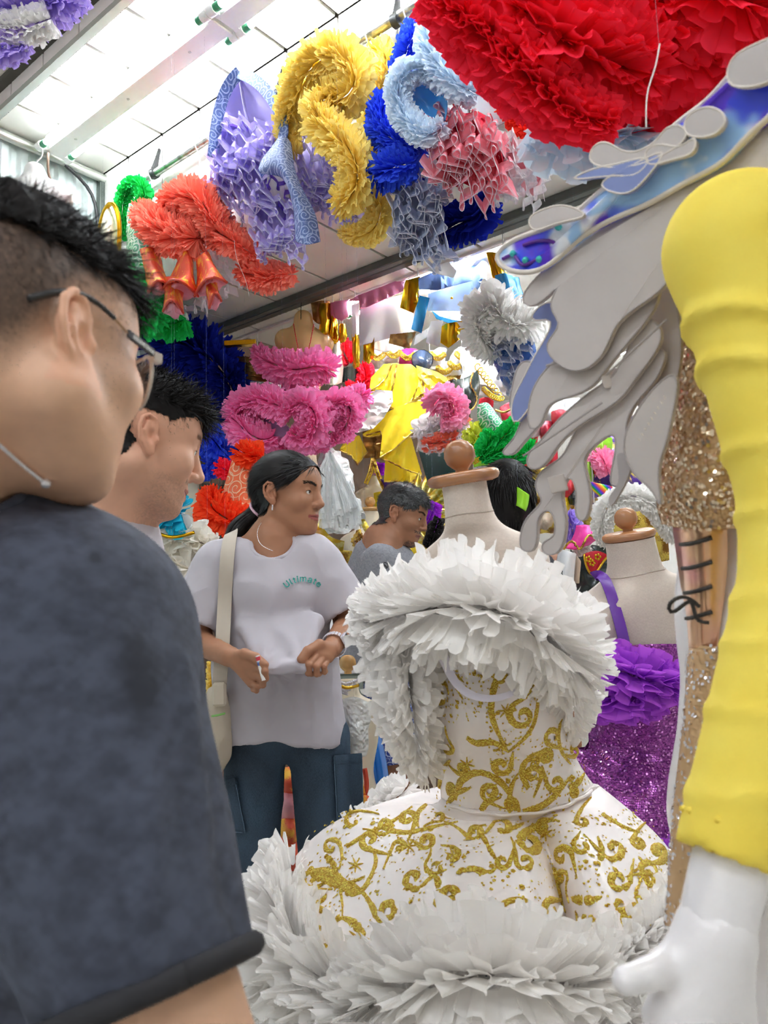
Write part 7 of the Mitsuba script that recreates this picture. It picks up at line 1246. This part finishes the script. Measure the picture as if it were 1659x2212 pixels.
for i, a in enumerate(np.linspace(72, -62, 13)):
    L = (.15 + .05 * math.sin(i * .6)) * 1.3; e = RT * math.cos(math.radians(a)) + UP * math.sin(math.radians(a)); s_ = np.cross(e, FW); b0 = c_ + e * .05 + FW * .006 * (i % 3); t_ = np.linspace(0, 1, 12); w_ = .024 * np.sin(PI * np.clip(t_ * .9 + .1, 0, 1)) ** .8
    fk = part(k, 'feather', thick(np.stack([b0 + e * (L * t_)[:, None] + s_ * (w_ * z)[:, None] - FW * (.006 * (1 - z * z)) + s_ * (.02 * t_ ** 2)[:, None] for z in (-1, -.5, 0, .5, 1)], 1), .002), 'm_wing_gold')
part(k, 'arm', wire([(880, 1180, 3.865), (878, 1120, 3.842), (905, 1060, 3.865)], .014), 'm_gold_brocade')
k = thing('costume', 'yellow satin bodice with a jewelled gold band behind the man in grey', 'costume'); part(k, 'body', sheet_px([[(885, 1160, 3.955), (920, 1150, 3.898), (950, 1165, 3.955)], [(890, 1200, 3.955), (925, 1195, 3.887), (945, 1195, 3.955)], [(890, 1240, 3.955), (915, 1240, 3.898), (940, 1235, 3.955)]], .004, 14), 'm_yellow_satin'); part(k, 'jewelled_band', tube(spline([at(884, 1185, 3.876), at(890, 1210, 3.865), at(897, 1240, 3.865)], 24) + .003 * np.sin(np.arange(24) * 2)[:, None], .010, 7), 'm_gold_brocade')
k = thing('costume', 'purple feather trim right of the golden wing', 'costume'); fluff(k, [(940, 1085, 3.616), (928, 1115, 3.616), (915, 1145, 3.616)], [14, 24, 20], 'purple'); k = thing('costume', 'purple fluffy costume behind the yellow cape', 'costume'); fluff(k, [(822, 1000, 4.407), (818, 1025, 4.407)], 14, 'purple')
k = thing('fur_trim', 'black fur trim at the left shoulder of the front dress form', 'trim'); scene['t_black_fur'] = two({'type': 'principled', 'base_color': rgb(.012, .01, .01), 'roughness': .7}); TUL['black_fur'] = 't_black_fur'; fluff(k, [(948, 1120, 2.2), (938, 1150, 2.2), (925, 1180, 2.22)], [12, 18, 12], 'black_fur', name='fur')
# right of the yellow cape
k = thing('costume', 'pink pompom over a white and peach organza costume right of the yellow cape', 'costume'); fluff(k, [(938, 880, 3.5), (952, 862, 3.45), (975, 868, 3.45), (978, 895, 3.45), (952, 902, 3.45)], [26, 32, 32, 30, 28], 'palepink', name='pompom'); fluff(k, [(905, 945, 3.62), (945, 930, 3.58), (1000, 908, 3.6)], [34, 40, 36], 'white', name='white_frill', wl=.02); fluff(k, [(915, 962, 3.52), (950, 955, 3.5), (985, 945, 3.52)], [16, 20, 16], 'peach', name='peach_frill', wl=.016); fluff(k, [(985, 895, 3.54), (1005, 915, 3.52)], [16, 18], 'peach', name='peach_frill', wl=.016); organza(k, [(898, 935, 1005, 905, 3.52), (905, 968, 1000, 945, 3.5)], 'o_white', None, 0, 5, .02, .06, 191, pl=at)
k = thing('costume', 'pale yellow and white tulle puff beside the green boa', 'costume'); fluff(k, [(1018, 935, 3.390), (1030, 945, 3.367), (1015, 962, 3.367)], [26, 30, 26], 'limey', name='yellow_puff', wl=.014); fluff(k, [(985, 965, 3.446), (1010, 975, 3.413), (1030, 970, 3.413)], [18, 24, 18], 'white', name='white_frill', wl=.014)
k = thing('costume', 'green fluffy boa costume with a pale green line print bodice', 'costume'); part(k, 'bodice', sheet_px([[(1032, 875, 3.390), (1050, 870, 3.345), (1062, 880, 3.390)], [(1035, 915, 3.367), (1062, 905, 3.277), (1085, 910, 3.345)], [(1050, 935, 3.345), (1075, 930, 3.277), (1100, 925, 3.345)]], .004, 16), 'm_green_print', label='pale green printed bodice')
for pts, r in ([[(1060, 935, 2.85), (1055, 960, 2.83), (1040, 985, 2.85)], [18, 24, 20]], [[(1075, 955, 2.83), (1100, 930, 2.82), (1112, 912, 2.84)], [20, 22, 16]], [[(1040, 985, 2.85), (1075, 975, 2.82), (1110, 950, 2.84)], [16, 20, 14]], [[(1080, 1000, 2.82), (1120, 985, 2.8), (1155, 960, 2.82)], [16, 20, 18]]): fluff(k, pts, r, 'green', wl=.010)
k = thing('hat', 'black satin hat with wavy gold edges right of the yellow cape', 'hat')
for rows, br in (([[(985, 820, 3.729), (1010, 815, 3.672), (1030, 800, 3.706)], [(980, 845, 3.729), (1010, 850, 3.616), (1036, 835, 3.684)], [(1000, 870, 3.706), (1015, 885, 3.639), (1030, 865, 3.684)]], [(1022, 805, 3.661), (1018, 835, 3.616), (1030, 860, 3.639), (1018, 885, 3.627), (1000, 872, 3.684)]), ([[(965, 825, 3.785), (980, 820, 3.752), (990, 822, 3.785)], [(970, 840, 3.785), (985, 842, 3.729), (1010, 850, 3.729)]], [(964, 826, 3.763), (985, 818, 3.729), (990, 835, 3.706), (1012, 852, 3.684)])): c_ = part(k, 'brim', sheet_px(rows, .005, 16), 'm_black_satin'); braid(c_, br, .004)
k = thing('costume', 'dark teal satin panel with a gold cord under the tulle puff', 'costume'); part(k, 'panel', sheet_px([[(905, 975, 3.785), (950, 965, 3.729), (1000, 985, 3.729)], [(915, 1010, 3.785), (955, 1010, 3.706), (1000, 1010, 3.729)], [(925, 1045, 3.785), (960, 1045, 3.729), (985, 1045, 3.752)]], .004, 14), 'm_dark_teal'); braid(k, [(940, 965, 3.672), (970, 978, 3.639), (1000, 960, 3.616)], .003)
# small costumes on the far right, seen through the feathers
def bits(label, base, rows, mat, cat='costume', extra=()):
    k = thing(base, label, cat); part(k, 'cloth', sheet_px(rows, .004, 14, .02, int(rows[0][0][0])), mat)
    for e in extra: e(k)
    return k
def coils(par, pts, r=.0022, amp=.010, fr=1.3, n=60): q = spline([at(*z) for z in pts], n); g = np.arange(n) * fr; part(par, 'gold_coil', tube(q + amp * (np.cos(g)[:, None] * RT + np.sin(g)[:, None] * UP), r, 5), 'm_gold', label='gold coil trim')
bits('lime cloth beside the black hair at the dress form neck', 'cloth', [[(1116, 1052, 2.42), (1130, 1060, 2.40), (1143, 1069, 2.42)], [(1116, 1075, 2.42), (1130, 1080, 2.40), (1142, 1085, 2.42)], [(1116, 1092, 2.42), (1126, 1098, 2.40), (1134, 1104, 2.42)]], 'm_lime', 'cloth')
bits('lime and gold ornate hat above the dress form plate', 'hat', [[(1020, 990, 3.390), (1045, 985, 3.345), (1070, 1000, 3.390)], [(1022, 1010, 3.390), (1045, 1005, 3.322), (1068, 1015, 3.390)]], 'm_lime', 'hat', [lambda k: coils(k, [(1022, 1000, 3.311), (1045, 990, 3.277), (1068, 1010, 3.311)])])
bits('purple vest with dense gold coils behind the foam wing', 'vest', [[(1095, 1015, 3.390), (1120, 1010, 3.345), (1150, 1020, 3.390)], [(1095, 1045, 3.390), (1120, 1045, 3.333), (1150, 1050, 3.390)], [(1100, 1075, 3.390), (1125, 1075, 3.345), (1155, 1080, 3.390)]], 'm_purple_gold', 'vest', [lambda k: coils(k, [(1098, 1020, 3.300), (1120, 1035, 3.277), (1118, 1065, 3.300)]), lambda k: coils(k, [(1130, 1015, 3.300), (1145, 1040, 3.277), (1140, 1075, 3.300)])])
bits('red and gold trimmed vest above the green boa', 'vest', [[(1080, 880, 3.616), (1110, 865, 3.571), (1140, 875, 3.616)], [(1085, 905, 3.616), (1110, 900, 3.548), (1140, 900, 3.616)], [(1095, 940, 3.616), (1115, 930, 3.559), (1145, 925, 3.616)]], 'm_crimson_glitter', 'vest', [lambda k: braid(k, [(1070, 885, 3.526), (1090, 890, 3.503), (1108, 880, 3.503)], .005), lambda k: braid(k, [(1100, 915, 3.503), (1110, 895, 3.480), (1130, 900, 3.503)], .005)])
bits('plaid cloth with gold braid behind the black hat', 'cloth', [[(1035, 862, 3.729), (1050, 858, 3.706), (1065, 866, 3.729)], [(1035, 878, 3.729), (1050, 876, 3.706), (1065, 880, 3.729)]], 'm_red_cloth', 'cloth')
bits('white cloth with gold and black lettered trim high behind the black hat', 'cloth', [[(1022, 775, 3.842), (1045, 790, 3.797), (1065, 810, 3.842)], [(1030, 830, 3.842), (1055, 835, 3.774), (1085, 860, 3.842)]], 'm_white_cloth', 'cloth', [lambda k: coils(k, [(1030, 790, 3.729), (1060, 830, 3.706), (1085, 865, 3.729)], .003, .016, .9), lambda k: coils(k, [(1045, 840, 3.706), (1062, 855, 3.684), (1080, 862, 3.706)], .003, .012, 1.1)])
for i, (x, y, w, h, m, lb, bs) in enumerate([(1150, 925, 36, 30, 'm_white_cloth', 'white ruffled cloth behind the blue feather', 'cloth'), (1180, 930, 30, 36, 'm_crimson_glitter', 'red glitter panel seen through the feathers', 'panel'), (1210, 905, 36, 30, 'm_red_cloth', 'red satin bow seen through the feathers', 'bow'), (1250, 900, 30, 40, 'm_gold_brocade', 'gold brocade band seen through the feathers', 'band'), (1190, 985, 30, 40, 'm_red_cloth', 'red cloth with gold behind the middle feather', 'cloth'), (1300, 965, 40, 36, 'm_lime', 'lime green bow behind the long feathers', 'bow'), (1285, 1000, 18, 40, 'm_red_cloth', 'red cloth beside the lime ribbon', 'cloth'), (1272, 1040, 16, 80, 'm_lime', 'long lime green ribbon hanging behind the feathers', 'ribbon'), (1232, 1058, 26, 34, 'm_red_cloth', 'red satin point framed by the forked feather', 'cloth'), (1222, 1092, 18, 30, 'm_yellow_satin', 'yellow cloth behind the forked feather', 'cloth'), (1265, 1120, 50, 50, 'm_gold_brocade', 'gold tinsel cloth left of the white fur arch', 'cloth'), (1240, 1075, 30, 20, 'm_black_satin', 'black hat with a gold band behind the forked feather', 'hat'), (1178, 1125, 34, 26, 'm_beige_cloth', 'beige cap with black top behind the forked feather', 'cap'), (1345, 1000, 30, 60, 'm_white_cloth', 'white cloth at the grey ribbed feather', 'cloth')]):
    bits(lb, bs, [[(x - w / 2, y - h / 2, 3.05), (x, y - h / 2 - 4, 3.0), (x + w / 2, y - h / 2, 3.05)], [(x - w / 2, y, 3.04), (x, y + 2, 2.97), (x + w / 2, y - 2, 3.04)], [(x - w / 2 + 3, y + h / 2, 3.05), (x, y + h / 2 + 5, 3.0), (x + w / 2 - 3, y + h / 2, 3.05)]], m, bs)
k = thing('pompom', 'pink fluffy pompom behind the long feathers', 'pompom'); fluff(k, [(1290, 1010, 3.277), (1310, 1008, 2.88), (1315, 1025, 2.88)], [20, 26, 22], 'palepink', name='tulle')
bits('rainbow striped ribbon between the feathers', 'ribbon', [[(1276, 1040, 2.8), (1300, 1048, 2.78), (1330, 1052, 2.8)], [(1278, 1056, 2.8), (1300, 1066, 2.77), (1332, 1066, 2.8)], [(1290, 1062, 2.8), (1312, 1082, 2.78), (1334, 1072, 2.8)]], 'm_rainbow', 'ribbon')
k = thing('costume', 'lilac tulle ruffle costume behind the forked feather', 'costume'); fluff(k, [(1225, 1110, 2.75), (1235, 1140, 2.74), (1238, 1165, 2.75)], [18, 24, 20], 'lilac', wl=.02)
k = bits('hot pink satin skirt with gold edged folds beside the forked feather', 'skirt', [[(1245, 1135, 2.65), (1270, 1135, 2.6), (1292, 1150, 2.65)], [(1235, 1165, 2.64), (1265, 1165, 2.56), (1292, 1162, 2.62)], [(1218, 1185, 2.64), (1250, 1185, 2.56), (1280, 1172, 2.62)]], 'm_hot_pink', 'skirt', [lambda k: braid(k, [(1218, 1186, 2.61), (1240, 1172, 2.55), (1252, 1186, 2.54), (1268, 1160, 2.54), (1290, 1166, 2.58)], .004)]); fluff(k, [(1240, 1192, 2.66), (1275, 1182, 2.66)], 12, 'white')
k = thing('pennant', 'dark red pointed panel with gold ornaments beside the second dress form', 'pennant'); from_ = [[(1262, 1196, 2.4), (1288, 1190, 2.39), (1314, 1200, 2.4)], [(1264, 1215, 2.4), (1288, 1215, 2.385), (1302, 1215, 2.4)], [(1276, 1238, 2.4), (1284, 1240, 2.39), (1290, 1236, 2.4)]]; part(k, 'panel', sheet_px(from_, .004, 12), 'm_red_cloth'); part(k, 'gold_edge', wire([(1262, 1197, 2.385), (1265, 1216, 2.38), (1280, 1241, 2.38), (1300, 1218, 2.38), (1314, 1201, 2.385)], .004), 'm_gold')
for x, y in ((1271, 1208), (1291, 1203), (1279, 1216)):
    part(k, 'ornament', join(*[ball(at(x, y, 2.37) + .007 * (math.cos(a) * RT + math.sin(a) * UP), .0045, 1) for a in np.arange(5) * 2 * PI / 5]), 'm_gold')
k = thing('tank_top', 'white sleeveless top with the letter R and a yellow patch between the two dress forms', 'top'); part(k, 'body', sheet_px([[(1208, 1187, 2.45), (1225, 1190, 2.42), (1244, 1196, 2.45)], [(1200, 1230, 2.45), (1222, 1235, 2.40), (1240, 1235, 2.45)], [(1196, 1300, 2.45), (1215, 1300, 2.40), (1236, 1300, 2.45)], [(1190, 1400, 2.45), (1212, 1400, 2.42), (1234, 1400, 2.45)]], .004, 24), 'm_white_cloth')
t = meshkit.text_mesh('R', .014, .002, False); b0 = at(1208, 1242, 2.37); part(k, 'letter', (b0 + t.vertices[:, :1] * RT + t.vertices[:, 1:2] * UP - t.vertices[:, 2:] * FW, t.faces[:, ::-1]), 'm_black', False, label='black letter R'); part(k, 'patch', obox(at(1214, 1268, 2.385), RT * .008, FW * .003, UP * .010, .002), 'm_yellow_satin', False, label='yellow patch'); part(k, 'beige_back', sheet_px([[(1244, 1200, 2.5), (1250, 1205, 2.48), (1254, 1215, 2.5)], [(1236, 1260, 2.5), (1246, 1260, 2.48), (1250, 1260, 2.5)]], .004, 8), 'm_beige_cloth')
k = thing('costume', 'white fur arch over gold brocade behind the second dress form', 'costume'); fluff(k, [(1312, 1175, 2.35), (1300, 1130, 2.3), (1318, 1088, 2.28), (1360, 1072, 2.27), (1405, 1085, 2.28), (1435, 1120, 2.3), (1455, 1160, 2.35)], [14, 22, 24, 26, 26, 26, 20], 'white', wl=.008, strips=24, name='fur_arch'); part(k, 'brocade', sheet_px([[(1330, 1110, 2.4), (1370, 1095, 2.38), (1420, 1110, 2.4)], [(1325, 1160, 2.4), (1375, 1160, 2.36), (1440, 1160, 2.4)], [(1330, 1220, 2.4), (1380, 1220, 2.38), (1445, 1210, 2.4)]], .004, 14), 'm_gold_brocade', label='gold brocade')
# below, between the woman and the front costume
k = mini_bust('cream dress form with a jewelled collar half hidden by the white side ruffle', 752, 1468, 2.5, .6, False); k = thing('necklace', 'jewelled silver and gold collar on the cream form beside the white ruffle', 'necklace'); part(k, 'stones', join(*[ball(at(726 + i * 4.2 + (j % 2) * 2, 1478 + j * 7 + abs(i - 5) * (-1.5), 2.40), .0052, 1) for j in range(4) for i in range(12 - 2 * j)]), 'm_silver'); part(k, 'rim', wire([(722, 1470, 2.4), (745, 1485, 2.38), (775, 1480, 2.4)], .005), 'm_gold')
k = thing('trousers', 'folded beige trousers in a clear bag beside the jeans pocket', 'trousers'); part(k, 'cloth', sheet_px([[(745, 1530, 2.3), (765, 1520, 2.27), (790, 1530, 2.3)], [(738, 1580, 2.3), (762, 1585, 2.25), (788, 1580, 2.3)], [(740, 1612, 2.3), (765, 1616, 2.26), (782, 1608, 2.3)]], .006, 18, .05, 3), 'm_beige_cloth'); part(k, 'bag', sheet_px([[(735, 1515, 2.24), (765, 1505, 2.21), (800, 1520, 2.24)], [(732, 1575, 2.24), (764, 1580, 2.2), (798, 1575, 2.24)], [(748, 1632, 2.24), (768, 1640, 2.21), (786, 1630, 2.24)]], .0015, 18, .03, 4), 'm_film', label='clear plastic')
k = thing('costume', 'royal blue satin costume with draped folds right of the jeans', 'costume')
for i, (a, b) in enumerate([((770, 1612), (800, 1680)), ((785, 1600), (815, 1720)), ((800, 1590), (828, 1760)), ((776, 1640), (806, 1760))]): part(k, 'drape', sheet_px([[(a[0] - 8, a[1], 2.55), (a[0] + 6, a[1] - 4, 2.5), (a[0] + 22, a[1], 2.55)], [(a[0], (a[1] + b[1]) / 2, 2.54), ((a[0] + b[0]) / 2 + 6, (a[1] + b[1]) / 2, 2.46), (b[0] + 10, (a[1] + b[1]) / 2, 2.54)], [(b[0] - 20, b[1], 2.55), (b[0], b[1] + 4, 2.5), (b[0] + 14, b[1], 2.55)]], .005, 12), 'm_blue_satin')
k = thing('costume', 'red glitter costume with gold specks on a handle beside the blue satin', 'costume'); part(k, 'fan', sheet_px([[(766, 1725, 2.35), (790, 1718, 2.31), (822, 1738, 2.35)], [(762, 1755, 2.35), (790, 1755, 2.29), (815, 1752, 2.35)], [(760, 1785, 2.35), (780, 1790, 2.31), (800, 1775, 2.35)]], .005, 14, .02, 3), 'm_orange_glitter'); part(k, 'handle', ribbon(spline([at(772, 1642, 2.34), at(776, 1690, 2.32), at(784, 1722, 2.32)], 12), .011, FW, .006), 'm_orange_glitter'); part(k, 'edge', wire([(788, 1660, 2.34), (792, 1700, 2.33), (786, 1722, 2.33)], .008), 'm_orange_edge')
k = thing('costume', 'red glitter costume with a pink lining seen between the legs of the jeans', 'costume')
for i, y in enumerate((1690, 1740, 1800, 1850)): part(k, 'petal', sheet_px([[(598, y - 28, 2.5), (625, y - 34, 2.46), (652, y - 26, 2.5)], [(600, y, 2.48), (625, y - 4, 2.42), (650, y + 2, 2.48)], [(604, y + 26, 2.5), (628, y + 30, 2.46), (648, y + 24, 2.5)]], .005, 12, .02, i), 'm_orange_glitter' if i != 1 else 'm_pink_lining')
k = thing('costume', 'bright green fluffy costume with gold beads low behind the bag', 'costume'); fluff(k, [(478, 1770, 2.4), (495, 1810, 2.36), (510, 1850, 2.35), (515, 1885, 2.38)], [18, 30, 34, 26], 'green', wl=.011); part(k, 'beads', join(*[ball(at(492 + 10 * math.cos(a) * (1 + .3 * (i % 3)), 1808 + 14 * math.sin(a), 2.27), .005, 1) for i, a in enumerate(np.arange(16) * .8)]), 'm_gold', label='gold beads')
k = thing('feather_fan', 'yellow fluffy trim beside the bag strap', 'trim'); fluff(k, [(455, 1430, 2.35), (458, 1470, 2.34), (455, 1500, 2.35)], [8, 12, 10], 'yellow')
k = thing('counter', 'pale green display counter behind the woman', 'counter'); q = at(705, 1470, 2.85); zt = q[2] + .02; part(k, 'body', obox(np.array([q[0], q[1], zt / 2]) + FW * .12, RT * .13, FW * .10, UP * (zt / 2), .01), plain('m_counter', '8b968c', .5), False); part(k, 'top', obox(np.array([q[0], q[1], zt + .012]) + FW * .12, RT * .14, FW * .11, UP * .012, .004), 'm_white_satin', False)
k = thing('paper', 'white card lying on the counter behind the watch', 'card'); part(k, 'sheet', obox(at(722, 1352, 2.75), V(.05, 0, .03), V(-.02, .06, .05), V(0, 0, .001)), 'm_white_cloth', False)
# gold cased tangle of trims on the lit shelf behind the yellow cape
rng = np.random.default_rng(77)
for i, (x, y) in enumerate([(815, 770), (850, 765), (905, 775), (945, 770), (985, 790), (1000, 770), (960, 800), (880, 770)]):
    k = thing('accessory', ['gold braid coil in clear wrap far left above the yellow cape', 'gold ringed hair piece left of the blue heart box', 'clear bag with silver filigree above the yellow cape', 'cream rosette on the lit shelf', 'gold hoop on the lit shelf left of the black hat', 'pearl ribbon under the white glow', 'silver lace in clear wrap right of the heart box', 'magenta and gold fan on the lit shelf'][i], 'accessory')
    part(k, 'wrap', sheet_px([[(x - 18, y - 14, 4.29), (x, y - 18, 4.25), (x + 18, y - 14, 4.29)], [(x - 20, y + 4, 4.29), (x, y, 4.20), (x + 20, y + 4, 4.29)], [(x - 16, y + 20, 4.29), (x, y + 22, 4.25), (x + 18, y + 20, 4.29)]], .002, 12, .06, i), 'm_hot_pink' if i == 7 else 'm_white_satin'); coils(k, [(x - 14, y - 6, 4.18), (x, y + 4, 4.14), (x + 14, y - 4, 4.18)], .003, .014, 1.1)
k = thing('box', 'heart shaped dark blue glossy box on the lit shelf', 'box'); part(k, 'lid', sheet_px([[(893, 768, 4.12), (912, 758, 4.07), (932, 770, 4.12)], [(895, 785, 4.12), (912, 780, 4.03), (930, 786, 4.12)], [(905, 798, 4.12), (913, 801, 4.09), (921, 797, 4.12)]], .02, 14), plain('m_navy_gloss', '3a4a66', .12))
k = thing('shelf', 'white shelf board behind the yellow cape', 'shelf'); part(k, 'board', obox(at(910, 812, 4.4), V(.34, 0, 0), V(0, .14, 0), UP * .01, .003), 'm_white_paint', False)
for s in (-.3, .3): q = at(910, 812, 4.4) + V(s, .1, 0); part(k, 'rod', tube([q, [q[0], q[1], 2.90]], .004, 6), 'm_white_paint')
# hanging sheets of cloth that close the rows behind (other costumes seen edge to edge)
for i, (x, y, w, h, d, m, lb) in enumerate([(640, 1020, 90, 120, 4.1, 'm_beige_cloth', 'beige garment in the dark behind the red dress'), (870, 1080, 90, 90, 4.2, 'm_purple_gold', 'purple and gold garment behind the golden wing'), (1010, 1080, 90, 120, 3.6, 'm_dark_teal', 'dark garment behind the front dress form'), (1200, 1080, 130, 150, 3.5, 'm_gold_brocade', 'gold brocade garment in the last row behind the foam wing'), (1110, 960, 110, 90, 3.7, 'm_red_cloth', 'red garment in the last row above the green boa'), (1320, 1000, 110, 200, 3.3, 'm_purple_gold', 'purple garment with gold in the last row at the right'), (1060, 800, 120, 110, 3.9, 'm_white_cloth', 'white garment in the last row below the fur collar'), (930, 860, 140, 110, 4.3, 'm_gold_brocade', 'gold garment in the last row behind the yellow cape'), (1290, 1250, 120, 140, 3.0, 'm_black_satin', 'black garment behind the second dress form'), (820, 960, 70, 60, 4.3, 'm_bronze_foil', 'bronze garment behind the yellow skirt'), (1180, 900, 140, 80, 3.6, 'm_white_cloth', 'white frilled garment in the last row behind the feathers'), (560, 1120, 160, 200, 4.1, 'm_wall_brown', 'brown garment bag hanging behind the woman')]):
    k = garment(lb, [[(x - w / 2, y - h / 2, d), (x, y - h / 2, d - .06), (x + w / 2, y - h / 2, d)], [(x - w / 2, y, d), (x, y, d - .09), (x + w / 2, y, d)], [(x - w / 2, y + h / 2, d), (x, y + h / 2, d - .05), (x + w / 2, y + h / 2, d)]], m, (), .10, 40 + i, 'garment')

# cords by which the costumes hang from the ceilings above them
def top_of(key):
    v = np.vstack([meshkit.WRITTEN[scene[q]['filename']][0] for q in scene if (q == key or q.startswith(key + '__')) and scene[q].get('type') == 'ply']); return v[np.argmax(v[:, 2])].astype(float)
for key in [q for q in list(labels) if '__' not in q and labels[q].get('category') in ('costume', 'vest', 'cloth', 'ribbon', 'cap', 'hat', 'bow', 'band', 'panel', 'pompom', 'skirt', 'pennant', 'top', 'wing', 'headdress', 'necklace', 'belt', 'trim', 'trousers', 'accessory', 'strip', 'thread', 'garment', 'jacket', 'cape', 'sleeve') and 'dress form' not in labels[q]['label'].split(' wearing')[0][:12]]:
    if key in (k1, k2, kW) or key + '__hanger_hook' in scene or labels[key]['category'] in ('necklace',) and 'neck' in labels[key]['label']: continue
    p = top_of(key); Z = 2.90 if p[1] > 2.70 else LZ + .002 if p[1] > 2.03 else 3.55 if p[1] > 1.45 else 3.652
    if key in scene:
        q_ = scene.pop(key); scene[key + '__body'] = q_
    if p[2] < Z: part(key, 'hanging_cord', tube([p - UP * .01, [p[0], p[1], Z]], .00015, 3), 'm_grey_cloth')
